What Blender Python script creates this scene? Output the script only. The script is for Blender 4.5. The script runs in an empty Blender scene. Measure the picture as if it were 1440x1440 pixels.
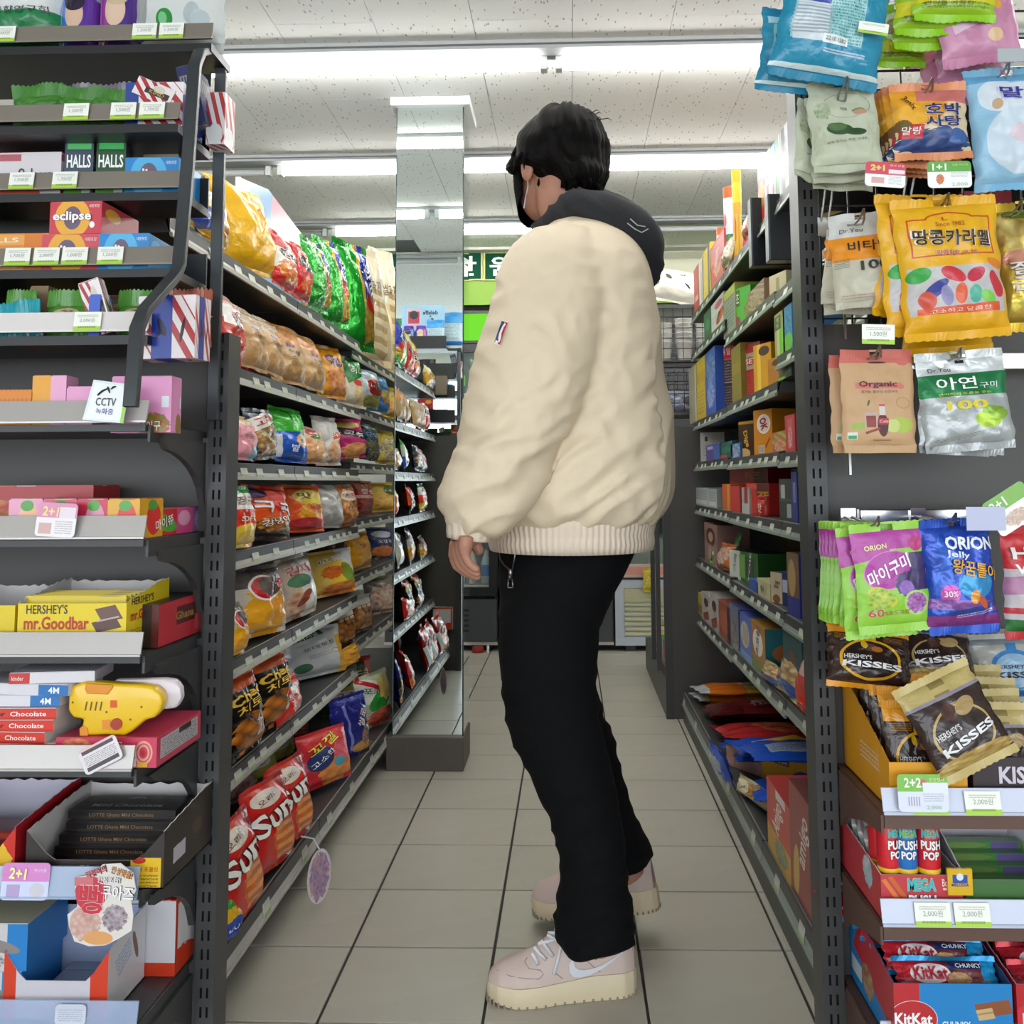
import bpy, bmesh, math, random
from mathutils import Vector, Matrix, noise
SC = bpy.context.scene
COL = SC.collection
PI = math.pi
R_ = math.radians
# ------------------------------------------------------------------ camera, light, exposure
F, CX, CY = 1420.0,754.0,540.0
CAM = Vector((0,0,1.0))
PITCH, YAW, ROLL = math.atan(138 / 1420.7), math.atan(47 / 1427.0),0.006
CROT = Matrix.Rotation(YAW, 3,'Z') @ Matrix.Rotation(PI / 2 + PITCH, 3,'X') @ Matrix.Rotation(-ROLL, 3,'Z')
cd = bpy.data.cameras.new('camera')
cd.sensor_width = 36.0
cd.lens = 36.0 * F / 1440.0
cd.shift_x = (720 - CX) / 1440.0
cd.shift_y = -(720 - CY) / 1440.0
cd.clip_start = 0.05
camo = bpy.data.objects.new('camera', cd)
COL.objects.link(camo)
camo.matrix_world = Matrix.Translation(CAM) @ CROT.to_4x4()
SC.camera = camo
W = bpy.data.worlds.new('daylight')
SC.world = W
W.use_nodes = True
bg = W.node_tree.nodes['Background']
bg.inputs[0].default_value = (0.86,0.93,1.0,1)
bg.inputs[1].default_value = 2.2
SC.view_settings.view_transform = 'Standard'
SC.view_settings.look = 'None'
SC.view_settings.gamma = 1.0
SC.view_settings.use_curve_mapping = False
SC.view_settings.exposure = 1.3
TUBE_STRENGTH = 20.0
SC.cycles.max_bounces = 6
SC.cycles.diffuse_bounces = 3
SC.cycles.glossy_bounces = 3
SC.cycles.transmission_bounces = 4
SC.cycles.transparent_max_bounces = 6
SC.cycles.sample_clamp_indirect = 4.0
SC.cycles.use_denoising = True
def ray(px, py):
 return CROT @ Vector(((px - CX) / F, -(py - CY) / F, -1.0))
def proj(p):
 v = CROT.transposed() @ (Vector(p) - CAM)
 return (CX + F * v.x / -v.z, CY - F * v.y / -v.z)
def at_y(px, py, y):
 d = ray(px, py)
 return CAM + d * (y / d.y)
def at_x(px, py, x):
 d = ray(px, py)
 return CAM + d * (x / d.x)
def at_z(px, py, z):
 d = ray(px, py)
 return CAM + d * ((z - 1.0) / d.z)
# ------------------------------------------------------------------ colours and materials
def lin(h):
 if not isinstance(h, str):
  return tuple(h) + (1.0,) if len(h) == 3 else tuple(h)
 h = h.lstrip('#')
 if len(h) == 3:
  h = ''.join(c * 2 for c in h)
 out = []
 for i in (0,2,4):
  c = int(h[i:i + 2],16) / 255.0
  out.append(c / 12.92 if c <= 0.04045 else ((c + 0.055) / 1.055) ** 2.4)
 return tuple(out) + (1.0,)
class NT:
 def __init__(s, tree):
  s.t, s.n, s.l = tree, tree.nodes, tree.links
 def new(s, typ, **kw):
  n = s.n.new(typ)
  for k, v in kw.items():
   setattr(n, k, v)
  return n
 def math(s, op, a, b=None):
  n = s.new('ShaderNodeMath', operation=op)
  for i, v in enumerate((a, b)):
   if v is None:
    continue
   if isinstance(v, (int, float)):
    n.inputs[i].default_value = v
   else:
    s.l.new(v, n.inputs[i])
  return n.outputs[0]
def make_group(kind):
 g = bpy.data.node_groups.new('print_' + kind, 'ShaderNodeTree')
 g.interface.new_socket('P', in_out='INPUT', socket_type='NodeSocketVector')
 g.interface.new_socket('K', in_out='INPUT', socket_type='NodeSocketFloat')
 g.interface.new_socket('Mask', in_out='OUTPUT', socket_type='NodeSocketFloat')
 g.interface.new_socket('Fac', in_out='OUTPUT', socket_type='NodeSocketFloat')
 t = NT(g)
 gi, go = t.new('NodeGroupInput'), t.new('NodeGroupOutput')
 P, K = gi.outputs[0], gi.outputs[1]
 sep = t.new('ShaderNodeSeparateXYZ')
 t.l.new(P, sep.inputs[0])
 x, y = sep.outputs[0], sep.outputs[1]
 rect = t.math('LESS_THAN', t.math('MAXIMUM', t.math('ABSOLUTE', x), t.math('ABSOLUTE', y)),1.0)
 ln = t.math('SQRT', t.math('ADD', t.math('MULTIPLY', x, x), t.math('MULTIPLY', y, y)))
 fac = None
 if kind == 'R':
  m = rect
 elif kind == 'E':
  m = t.math('LESS_THAN', ln, 1.0)
 elif kind == 'O':      # ring
  m = t.math('MULTIPLY', t.math('LESS_THAN', ln, 1.0), t.math('GREATER_THAN', ln, K))
 elif kind == 'F':      # food-like lumps
  v = t.new('ShaderNodeTexVoronoi')
  t.l.new(P, v.inputs['Vector'])
  t.l.new(K, v.inputs['Scale'])
  nz = t.new('ShaderNodeTexNoise')
  t.l.new(P, nz.inputs['Vector'])
  nz.inputs['Scale'].default_value = 2.2
  m = t.math('LESS_THAN', t.math('ADD', ln, t.math('MULTIPLY', t.math('SUBTRACT', nz.outputs[0],0.5),0.9)),0.92)
  fac = t.math('MULTIPLY', v.outputs['Distance'],1.15)
 elif kind == 'S':      # stripes
  m = t.math('MULTIPLY', rect, t.math('GREATER_THAN', t.math('SINE', t.math('MULTIPLY', x, K)),0.0))
 elif kind == 'T':      # rows of small print
  nz = t.new('ShaderNodeTexNoise')
  mp = t.new('ShaderNodeMapping')
  t.l.new(P, mp.inputs[0])
  mp.inputs['Scale'].default_value = (17,3,1)
  t.l.new(mp.outputs[0], nz.inputs['Vector'])
  nz.inputs['Scale'].default_value = 1.6
  row = t.math('LESS_THAN', t.math('FRACT', t.math('MULTIPLY', y, K)),0.55)
  m = t.math('MULTIPLY', t.math('MULTIPLY', rect, row), t.math('GREATER_THAN', nz.outputs[0],0.5))
 elif kind == 'Z':      # everything above a zigzag line
  z = t.math('PINGPONG', t.math('MULTIPLY', x, K),1.0)
  m = t.math('GREATER_THAN', t.math('SUBTRACT', y, z),0.0)
 t.l.new(m, go.inputs[0])
 if fac is not None:
  t.l.new(fac, go.inputs[1])
 return g
GROUPS = {}
MATS = {}
def mat(name, col, rough=0.5, metal=0.0, bump=0.0, bscale=40.0, coat=0.0, spec=0.5, var=0.0):
 if name in MATS:
  return MATS[name]
 m = bpy.data.materials.new(name)
 m.use_nodes = True
 t = NT(m.node_tree)
 b = t.n['Principled BSDF']
 b.inputs['Base Color'].default_value = lin(col)
 b.inputs['Roughness'].default_value = rough
 b.inputs['Metallic'].default_value = metal
 b.inputs['Specular IOR Level'].default_value = spec
 b.inputs['Coat Weight'].default_value = coat
 b.inputs['Coat Roughness'].default_value = 0.1
 if bump or var:
  tc = t.new('ShaderNodeTexCoord')
  nz = t.new('ShaderNodeTexNoise')
  nz.inputs['Scale'].default_value = bscale
  nz.inputs['Detail'].default_value = 3
  t.l.new(tc.outputs['Object'], nz.inputs['Vector'])
  if bump:
   bp = t.new('ShaderNodeBump')
   bp.inputs['Strength'].default_value = min(1.0, bump)
   bp.inputs['Distance'].default_value = 0.004
   t.l.new(nz.outputs[0], bp.inputs['Height'])
   t.l.new(bp.outputs[0], b.inputs['Normal'])
  if var:
   mx = t.new('ShaderNodeMix', data_type='RGBA')
   c = lin(col)
   mx.inputs[6].default_value = tuple(v * (1 - var) for v in c[:3]) + (1,)
   mx.inputs[7].default_value = tuple(min(1, v * (1 + var)) for v in c[:3]) + (1,)
   t.l.new(nz.outputs[0], mx.inputs[0])
   t.l.new(mx.outputs[2], b.inputs['Base Color'])
 MATS[name] = m
 return m
def emit(name, col, s):
 m = bpy.data.materials.new(name)
 m.use_nodes = True
 t = NT(m.node_tree)
 t.n.remove(t.n['Principled BSDF'])
 e = t.new('ShaderNodeEmission')
 e.inputs[0].default_value = lin(col)
 e.inputs[1].default_value = s
 t.l.new(e.outputs[0], t.n['Material Output'].inputs[0])
 MATS[name] = m
 return m
def pm(name, base, layers=(), rough=0.3, bump=0.0, metal=0.0, bscale=30.0, coat=0.0):
 """printed surface: flat shapes, stripes, lumps and small print laid over a base colour in UV space"""
 if name in MATS:
  return MATS[name]
 m = bpy.data.materials.new(name)
 m.use_nodes = True
 t = NT(m.node_tree)
 b = t.n['Principled BSDF']
 b.inputs['Roughness'].default_value = rough
 b.inputs['Metallic'].default_value = metal
 b.inputs['Coat Weight'].default_value = coat
 b.inputs['Coat Roughness'].default_value = 0.08
 tc = t.new('ShaderNodeTexCoord')
 cur = None
 for L in layers:
  k, cx, cy, rx, ry, rot = L[:6]
  cols = [v for v in L[6:] if isinstance(v, str)]
  nums = [v for v in L[6:] if not isinstance(v, str)]
  if k not in GROUPS:
   GROUPS[k] = make_group(k)
  mp = t.new('ShaderNodeMapping', vector_type='TEXTURE')
  mp.inputs['Location'].default_value = (cx, cy, 0)
  mp.inputs['Rotation'].default_value = (0,0, R_(rot))
  mp.inputs['Scale'].default_value = (rx, ry, 1)
  t.l.new(tc.outputs['UV'], mp.inputs[0])
  g = t.new('ShaderNodeGroup')
  g.node_tree = GROUPS[k]
  t.l.new(mp.outputs[0], g.inputs[0])
  g.inputs[1].default_value = nums[0] if nums else 3.0
  mx = t.new('ShaderNodeMix', data_type='RGBA')
  t.l.new(g.outputs[0], mx.inputs[0])
  if cur is None:
   mx.inputs[6].default_value = lin(base)
  else:
   t.l.new(cur, mx.inputs[6])
  if k == 'F':
   m2 = t.new('ShaderNodeMix', data_type='RGBA')
   t.l.new(g.outputs[1], m2.inputs[0])
   m2.inputs[6].default_value = lin(cols[0])
   m2.inputs[7].default_value = lin(cols[1])
   t.l.new(m2.outputs[2], mx.inputs[7])
  else:
   mx.inputs[7].default_value = lin(cols[0])
  cur = mx.outputs[2]
 if cur is None:
  b.inputs['Base Color'].default_value = lin(base)
 else:
  t.l.new(cur, b.inputs['Base Color'])
 if bump:
  nz = t.new('ShaderNodeTexNoise')
  nz.inputs['Scale'].default_value = bscale
  nz.inputs['Detail'].default_value = 2
  nz.inputs['Distortion'].default_value = 0.6
  t.l.new(tc.outputs['Object'], nz.inputs['Vector'])
  bp = t.new('ShaderNodeBump')
  bp.inputs['Strength'].default_value = bump
  bp.inputs['Distance'].default_value = 0.01
  t.l.new(nz.outputs[0], bp.inputs['Height'])
  t.l.new(bp.outputs[0], b.inputs['Normal'])
 MATS[name] = m
 return m
def clear(name, col, alpha=0.3, rough=0.05):
 m = bpy.data.materials.new(name)
 m.use_nodes = True
 t = NT(m.node_tree)
 b = t.n['Principled BSDF']
 b.inputs['Base Color'].default_value = lin(col)
 b.inputs['Roughness'].default_value = rough
 b.inputs['Alpha'].default_value = alpha
 b.inputs['Specular IOR Level'].default_value = 0.8
 MATS[name] = m
 return m
# ------------------------------------------------------------------ mesh building
class MB:
 """collects vertices, faces, uvs and material slots; .mesh() makes one mesh of them"""
 def __init__(s):
  s.v, s.f, s.uv, s.mi, s.mats = [],[],[],[],[]
 def slot(s, m):
  if m not in s.mats:
   s.mats.append(m)
  return s.mats.index(m)
 def face(s, pts, m, uv=None):
  i = len(s.v)
  s.v += [tuple(p) for p in pts]
  s.f.append(tuple(range(i, i + len(pts))))
  if uv is None:
   uv = [(0,0),(1,0),(1,1),(0,1)][:len(pts)]
   if len(pts) > 4:
    uv = [(0,0)] * len(pts)
  s.uv.append(uv)
  s.mi.append(s.slot(m))
  return s
 def box(s, x0, x1, y0, y1, z0, z1, m, front=None, top=None, side=None, back=None):
  a = [(x0, y0, z0),(x1, y0, z0),(x1, y1, z0),(x0, y1, z0),(x0, y0, z1),(x1, y0, z1),(x1, y1, z1),(x0, y1, z1)]
  q = lambda *k: [a[j] for j in k]
  s.face(q(0,1,5,4), front or m)
  s.face(q(1,2,6,5), side or m)
  s.face(q(2,3,7,6), back or m)
  s.face(q(3,0,4,7), side or m)
  s.face(q(4,5,6,7), top or m)
  s.face(q(3,2,1,0), m)
  return s
 def grid(s, fn, nu, nv, m, flip=False, closed=False):
  """fn(i,j)->point ; shared vertices"""
  b = len(s.v)
  for j in range(nv + 1):
   for i in range(nu + (0 if closed else 1)):
    s.v.append(tuple(fn(i / nu, j / nv)))
  w = nu if closed else nu + 1
  for j in range(nv):
   for i in range(nu):
    i2 = (i + 1) % w if closed else i + 1
    q = (b + j * w + i, b + j * w + i2, b + (j + 1) * w + i2, b + (j + 1) * w + i)
    u = [(i / nu, j / nv),((i + 1) / nu, j / nv),((i + 1) / nu, (j + 1) / nv),(i / nu, (j + 1) / nv)]
    if flip:
     q, u = q[::-1], u[::-1]
    s.f.append(q)
    s.uv.append(u)
    s.mi.append(s.slot(m))
  return s
 def tube(s, pts, r, m, n=8, cap=True):
  pts = [Vector(p) for p in pts]
  rr = r if isinstance(r, (list, tuple)) else [r] * len(pts)
  rings = []
  up = Vector((0,0,1))
  for k, p in enumerate(pts):
   d = (pts[min(k + 1, len(pts) - 1)] - pts[max(k - 1,0)])
   if d.length < 1e-9:
    d = Vector((0,0,1))
   d.normalize()
   a = d.cross(up)
   if a.length < 0.05:
    a = d.cross(Vector((1,0,0)))
   a.normalize()
   c = d.cross(a)
   i = len(s.v)
   for q in range(n):
    t = 2 * PI * q / n
    s.v.append(tuple(p + a * (math.cos(t) * rr[k]) + c * (math.sin(t) * rr[k])))
   rings.append(i)
  ms = s.slot(m)
  for k in range(len(pts) - 1):
   for q in range(n):
    q2 = (q + 1) % n
    s.f.append((rings[k] + q, rings[k] + q2, rings[k + 1] + q2, rings[k + 1] + q))
    s.uv.append([(q / n, k / (len(pts) - 1)),((q + 1) / n, k / (len(pts) - 1)),((q + 1) / n, (k + 1) / (len(pts) - 1)),(q / n, (k + 1) / (len(pts) - 1))])
    s.mi.append(ms)
  if cap:
   for k, rev in ((0, True),(-1, False)):
    f = [rings[k] + q for q in range(n)]
    s.f.append(tuple(f if rev else f[::-1]))
    s.uv.append([(0.5,0.5)] * n)
    s.mi.append(ms)
  return s
 def lathe(s, prof, m, n=20, cx=0, cy=0, mats=None):
  """prof: (r,z) from bottom to top; u runs round, v by profile index"""
  b = len(s.v)
  for (r, z) in prof:
   for q in range(n):
    t = 2 * PI * q / n
    s.v.append((cx + r * math.sin(t), cy - r * math.cos(t), z))
  for k in range(len(prof) - 1):
   mm = s.slot(mats[k] if mats else m)
   z0, z1 = prof[0][1], prof[-1][1]
   v0, v1 = [(prof[j][1] - z0) / max(1e-6, z1 - z0) for j in (k, k + 1)]
   for q in range(n):
    q2 = (q + 1) % n
    s.f.append((b + k * n + q, b + k * n + q2, b + (k + 1) * n + q2, b + (k + 1) * n + q))
    u0, u1 = ((q / n + 0.5) % 1.0),((q / n + 0.5) % 1.0) + 1 / n
    s.uv.append([(u0, v0),(u1, v0),(u1, v1),(u0, v1)])
    s.mi.append(mm)
  return s
 def prism(s, pts, axis, a0, a1, m):
  """extrude polygon pts (2D) along axis 'x','y' or 'z'"""
  def P(p, a):
   return {'x': (a, p[0], p[1]),'y': (p[0], a, p[1]),'z': (p[0], p[1], a)}[axis]
  n = len(pts)
  s.face([P(p, a0) for p in pts], m)
  s.face([P(p, a1) for p in pts][::-1], m)
  for k in range(n):
   p, q = pts[k], pts[(k + 1) % n]
   s.face([P(q, a0), P(p, a0), P(p, a1), P(q, a1)], m)
  return s
 def mesh(s, name, smooth=False, bevel=0.0, weld=False, seg=2):
  me = bpy.data.meshes.new(name)
  me.from_pydata(s.v, [], s.f)
  ul = me.uv_layers.new(name='UVMap')
  flat = [c for f in s.uv for p in f for c in p]
  ul.data.foreach_set('uv', flat)
  for m in s.mats:
   me.materials.append(m)
  me.polygons.foreach_set('material_index', s.mi)
  if bevel or weld:
   bm = bmesh.new()
   bm.from_mesh(me)
   bmesh.ops.remove_doubles(bm, verts=bm.verts, dist=1e-5)
   bmesh.ops.recalc_face_normals(bm, faces=bm.faces)
   if bevel:
    es = [e for e in bm.edges if len(e.link_faces) == 2 and e.calc_face_angle(0) > 0.6]
    bmesh.ops.bevel(bm, geom=es, offset=bevel, segments=seg, affect='EDGES', profile=0.5, clamp_overlap=True)
   bm.to_mesh(me)
   bm.free()
  if smooth:
   me.polygons.foreach_set('use_smooth',[True] * len(me.polygons))
   if bevel and not (smooth == 'all'):
    me.set_sharp_from_angle(angle=R_(40))
  me.update()
  return me
def obj(name, me, parent=None, loc=None, rot=None):
 o = bpy.data.objects.new(name, me)
 COL.objects.link(o)
 if parent is not None:
  o.parent = parent
 if loc is not None:
  o.location = loc
 if rot is not None:
  o.rotation_euler = rot
 return o
def tag(o, label, cat, group=None):
 o['label'] = ' '.join(label.split())
 o['category'] = cat
 if group:
  o['group'] = group
 return o
def empty(name, label, cat, loc=(0, 0, 0), rotz=0.0, group=None):
 o = bpy.data.objects.new(name, None)
 o.empty_display_size = 0.05
 COL.objects.link(o)
 o.location = loc
 o.rotation_euler = (0,0, rotz)
 return tag(o, label, cat, group)
def struct(name, me, parent=None, loc=None):
 o = obj(name, me, parent, loc)
 if parent is None:
  o['kind'] = 'structure'
 return o
# ------------------------------------------------------------------ lettering
_TX = {}
def text_geo(s, bold=0.0, shear=0.0, fine=False):
 if any(ord(c) > 0x3130 for c in s):
  bold *= 0.4
 k = (s, bold, shear, fine)
 if k in _TX:
  return _TX[k]
 c = bpy.data.curves.new('lettering','FONT')
 c.body = s
 c.size = 1.0
 c.align_x = 'CENTER'
 c.resolution_u = 2
 c.offset = bold
 c.shear = shear
 c.space_line = 0.85
 o = bpy.data.objects.new('lettering', c)
 COL.objects.link(o)
 me = bpy.data.meshes.new_from_object(o)
 bpy.data.objects.remove(o)
 bpy.data.curves.remove(c)
 if fine:
  bm = bmesh.new()
  bm.from_mesh(me)
  bmesh.ops.triangulate(bm, faces=bm.faces)
  for _ in range(3):
   es = [e for e in bm.edges if e.calc_length() > 0.16]
   if not es or len(bm.verts) > 4000:
    break
   bmesh.ops.subdivide_edges(bm, edges=es, cuts=1)
   bmesh.ops.triangulate(bm, faces=[f for f in bm.faces if len(f.verts) > 3])
  bm.to_mesh(me)
  bm.free()
 vs = [(v.co.x, v.co.y) for v in me.vertices]
 fs = [tuple(p.vertices) for p in me.polygons]
 bpy.data.meshes.remove(me)
 if vs:
  x0, x1 = min(v[0] for v in vs), max(v[0] for v in vs)
  y0, y1 = min(v[1] for v in vs), max(v[1] for v in vs)
  # centred, width and height reported
  vs = [(v[0] - (x0 + x1) / 2, v[1] - (y0 + y1) / 2) for v in vs]
  _TX[k] = (vs, fs, x1 - x0, y1 - y0)
 else:
  _TX[k] = ([],[],1,1)
 return _TX[k]
def add_text(mb, s, m, place, w, h=None, rot=0.0, bold=0.03, shear=0.0, arc=0.0, fine=False):
 """text fitted to width w (and height h) centred on 0; place(x,y)->3D point. rot in degrees"""
 vs, fs, tw, th = text_geo(s, bold, shear, fine)
 if not vs:
  return
 sx = w / tw
 sy = sx if h is None else h / th
 ca, sa = math.cos(R_(rot)), math.sin(R_(rot))
 b = len(mb.v)
 for x, y in vs:
  x, y = x * sx, y * sy
  if arc:
   y += arc * (1 - (2 * x / w) ** 2)
  mb.v.append(tuple(place(x * ca - y * sa, x * sa + y * ca)))
 sl = mb.slot(m)
 for f in fs:
  mb.f.append(tuple(b + i for i in f))
  mb.uv.append([(0.5,0.5)] * len(f))
  mb.mi.append(sl)
INK = {}
def ink(c):
 if c not in INK:
  INK[c] = mat('ink_' + c.strip('#'), c, rough=0.4)
 return INK[c]
# ================================================================== SETTING
CEIL = 2.43
GREY = mat('shelf_charcoal','#3a3a3b', rough=0.42, var=0.06, bscale=6)
GREY2 = mat('panel_charcoal','#4c4947', rough=0.45, var=0.05, bscale=3, spec=0.4)
DARK = mat('slot_black','#0a0a0b', rough=0.8)
ALU = mat('price_rail_silver','#b6b3ad', rough=0.36, metal=0.1, var=0.06, bscale=12)
TAUPE = mat('price_rail_taupe','#837a70', rough=0.35, metal=0.15, var=0.05, bscale=10)
BLUEALU = mat('price_rail_pale','#bfc4d6', rough=0.35, metal=0.1)
WHITE = mat('white_paint','#e9ebe8', rough=0.5)
CHROME = mat('chrome','#d8d8d8', rough=0.15, metal=1.0)
STEEL = mat('galvanised_wire','#9a9a98', rough=0.3, metal=0.9)
BLACKP = mat('black_plastic','#141416', rough=0.4)
BROWN = mat('shelf_brown','#5d4238', rough=0.5, var=0.1, bscale=8)
CARD = mat('raw_cardboard','#cfcac8', rough=0.8)
CARDW = mat('white_card','#eceaf0', rough=0.6)
MIRROR = mat('mirror','#e6f0ee', rough=0.008, metal=1.0)
# floor: slab of dark grout with each tile laid on it
PITCHT = 0.3095
ft = pm('floor_tile','#bbb6a9',[('F',0.3,0.7,0.9,0.5,20,'#bbb6a9','#c0bbae',2.0)], rough=0.3)
ft2 = pm('floor_tile_b','#b6b1a4',[('F',0.6,0.4,0.6,0.7,50,'#b6b1a4','#bbb6aa',2.0)], rough=0.33)
mb = MB().box(-5,5,-3.4,6.7,-0.12,-0.004, mat('grout','#383634', rough=0.9))
floor = struct('floor', mb.mesh('floor'))
tm = []
for m in (ft, ft2):
 g = 0.003
 tm.append(MB().box(g, PITCHT - g, g, PITCHT - g, -0.006,0.0, m).mesh('tile', bevel=0.0012, smooth=True, seg=1))
rnd = random.Random(4)
for j in range(-3,15):
 for i in range(-6,6):
  x, y = -0.172 + PITCHT * i, 2.283 + PITCHT * j
  if j < -1 and not (-3 < i < 3):
   continue
  o = obj('tile', tm[rnd.random() < 0.35], floor, (x, y, rnd.uniform(-0.0004,0.0004)))
bm_ = MB()
for (a, b, c, d) in ((-5,5,-3.4,2.283 - 3 * PITCHT),(-5,-0.172 - 6 * PITCHT, 1.35,6.7),(-0.172 + 6 * PITCHT, 5,1.35,6.7)):
 bm_.box(a, b, c, d, -0.006,-0.0005, ft)
o = obj('outer_tiling', bm_.mesh('outer_tiling'), floor)
o['kind'] = 'stuff'
# ceiling: boards with worm-hole pits
def ceiling_mat():
 m = bpy.data.materials.new('ceiling_board')
 m.use_nodes = True
 t = NT(m.node_tree)
 b = t.n['Principled BSDF']
 b.inputs['Roughness'].default_value = 0.85
 tc = t.new('ShaderNodeTexCoord')
 geo = t.new('ShaderNodeNewGeometry')
 mp = t.new('ShaderNodeMapping')
 mp.inputs['Scale'].default_value = (74,22,1)
 t.l.new(geo.outputs['Position'], mp.inputs[0])
 nz = t.new('ShaderNodeTexNoise')
 nz.inputs['Scale'].default_value = 0.9
 t.l.new(mp.outputs[0], nz.inputs['Vector'])
 mx = t.new('ShaderNodeMix', data_type='RGBA', blend_type='ADD')
 mx.inputs[0].default_value = 0.45
 t.l.new(mp.outputs[0], mx.inputs[6])
 t.l.new(nz.outputs['Color'], mx.inputs[7])
 v = t.new('ShaderNodeTexVoronoi')
 v.inputs['Scale'].default_value = 1.0
 t.l.new(mx.outputs[2], v.inputs['Vector'])
 spot = t.math('LESS_THAN', v.outputs['Distance'],0.19)
 keep = t.math('LESS_THAN', t.math('FRACT', t.math('MULTIPLY', v.outputs['Position'],7.31)),0.6)
 mk = t.math('MULTIPLY', spot, keep)
 c = t.new('ShaderNodeMix', data_type='RGBA')
 t.l.new(mk, c.inputs[0])
 c.inputs[6].default_value = lin('#e4e5e1')
 c.inputs[7].default_value = lin('#a5a39e')
 t.l.new(c.outputs[2], b.inputs['Base Color'])
 bp = t.new('ShaderNodeBump')
 bp.inputs['Strength'].default_value = 0.5
 bp.inputs['Distance'].default_value = 0.003
 bp.invert = True
 t.l.new(mk, bp.inputs['Height'])
 t.l.new(bp.outputs[0], b.inputs['Normal'])
 return m
CM = ceiling_mat()
ceiling = struct('ceiling', MB().box(-5,5,-3.4,6.7, CEIL + 0.006, CEIL + 0.12, mat('ceiling_void','#5b5a58', rough=0.9)).mesh('ceiling'))
g = 0.001
tm = MB().box(g, 0.31 - g, g, 0.62 - g, 0,0.012, CM).mesh('board')
for i in range(-9,8):
 off = 0.31 if i % 2 else 0.0
 for j in range(0,10):
  y = 1.45 + 0.62 * j - off
  if y + 0.62 > 6.72:
   continue
  obj('board', tm, ceiling, (0.02 + 0.31 * i, y, CEIL - 0.004))
o = obj('outer_boards', MB().box(-5,5,-3.4,1.1, CEIL - 0.004, CEIL + 0.004, CM).box(-5,-2.79,1.1,6.7, CEIL - 0.004, CEIL + 0.004, CM).box(2.5,5,1.1,6.7, CEIL - 0.004, CEIL + 0.004, CM).mesh('outer_boards'), ceiling)
o['kind'] = 'stuff'
wallm = mat('wall_paint','#cfd0c6', rough=0.7)
struct('wall_back', MB().box(-5,5,6.7,6.82,0, CEIL, wallm).mesh('wall_back'))
struct('wall_left', MB().box(-5.12,-5,-3.4,6.82,0, CEIL, wallm).mesh('wall_left'))
struct('wall_right', MB().box(5,5.12,-3.4,6.82,0, CEIL, wallm).mesh('wall_right'))
# shop front behind the camera: low sill, head beam and posts with glass between
front = struct('wall_front', MB().box(-5.12,5.12,-3.5,-3.4,0,0.12, wallm).box(-5.12,5.12,-3.5,-3.4,2.2, CEIL, wallm).mesh('wall_front'))
wm = mat('shopfront_frame','#55585a', rough=0.4, metal=0.4)
for k in range(4):
 x = -5.0 + 2.5 * k
 w = struct('window_%d' % (k + 1), MB().box(x, x + 0.06,-3.48,-3.42,0.12,2.2, wm).box(x + 2.44, x + 2.5,-3.48,-3.42,0.12,2.2, wm).box(x + 0.06, x + 2.44,-3.48,-3.42,0.12,0.18, wm).box(x + 0.06, x + 2.44,-3.48,-3.42,2.14,2.2, wm).mesh('window_frame'))
 obj('pane', MB().box(x + 0.06, x + 2.44,-3.452,-3.448,0.18,2.14, clear('pane_glass_%d' % k, '#ffffff',0.06,0.0)).mesh('pane'), w)
pd = bpy.data.lights.new('daylight_portal','AREA')
pd.shape = 'RECTANGLE'
pd.size, pd.size_y = 9.8,1.96
pd.cycles.is_portal = True
po = bpy.data.objects.new('daylight_portal', pd)
COL.objects.link(po)
po.location = (0,-3.40,1.16)
po.rotation_euler = (R_(90),0,0)
struct('trim_1', MB().box(-5,5,6.02,6.7,2.41, CEIL, mat('beam_paint','#c9cabd', rough=0.7)).mesh('trim_1'))
# tube lights in rows
TUBE = emit('tube_glow','#fbfaf6', TUBE_STRENGTH)
TUBEOFF = mat('tube_off','#c9ccca', rough=0.3)
FIX = mat('batten_white','#9c9f9f', rough=0.6)
ENDC = mat('tube_end_cap','#cfd2d0', rough=0.5)
L_T = 1.26
for r, (y, x0, n, offs, word) in enumerate(((1.05,-3.25,5,(0,1,2,3,4),'unlit row over the shop front'),(2.15,-3.30,5,(),'row over the end displays'),
          (3.252,-3.95,6,(),'row just before the pillar'),(4.352,-3.90,5,(0,1),'row just behind the pillar'),
          (5.47,-3.92,5,(0,1,3),'row nearest the back wall'))):
 for k in range(n):
  xa = x0 + L_T * 1.035 * k
  on = k not in offs
  t = empty('tube_light', '%s ceiling tube, %s from the left in the %s' % ('glowing' if on else 'unlit', ('first', 'second', 'third', 'fourth', 'fifth', 'sixth')[k], word), 'ceiling light', (xa, y, CEIL - 0.004))
  b = MB().box(0, L_T * 1.035,-0.016,0.016,-0.016,0, FIX)
  b.box(0, L_T * 1.035,-0.095,-0.035,-0.022,0, FIX).box(0, L_T * 1.035,-0.112,-0.095,-0.012,0, FIX)
  obj('batten', b.mesh('batten'), t)
  for xe in (0.014, L_T + 0.006):
   obj('end_cap', MB().box(xe - 0.012, xe + 0.012,-0.02,0.02,-0.062,-0.016, ENDC).mesh('end_cap', bevel=0.003), t)
  tb = MB().tube([(0.030,0,-0.044),(L_T - 0.012,0,-0.044)],0.0145, TUBE if on else TUBEOFF, n=10)
  obj('tube', tb.mesh('tube', smooth=True), t)
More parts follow.
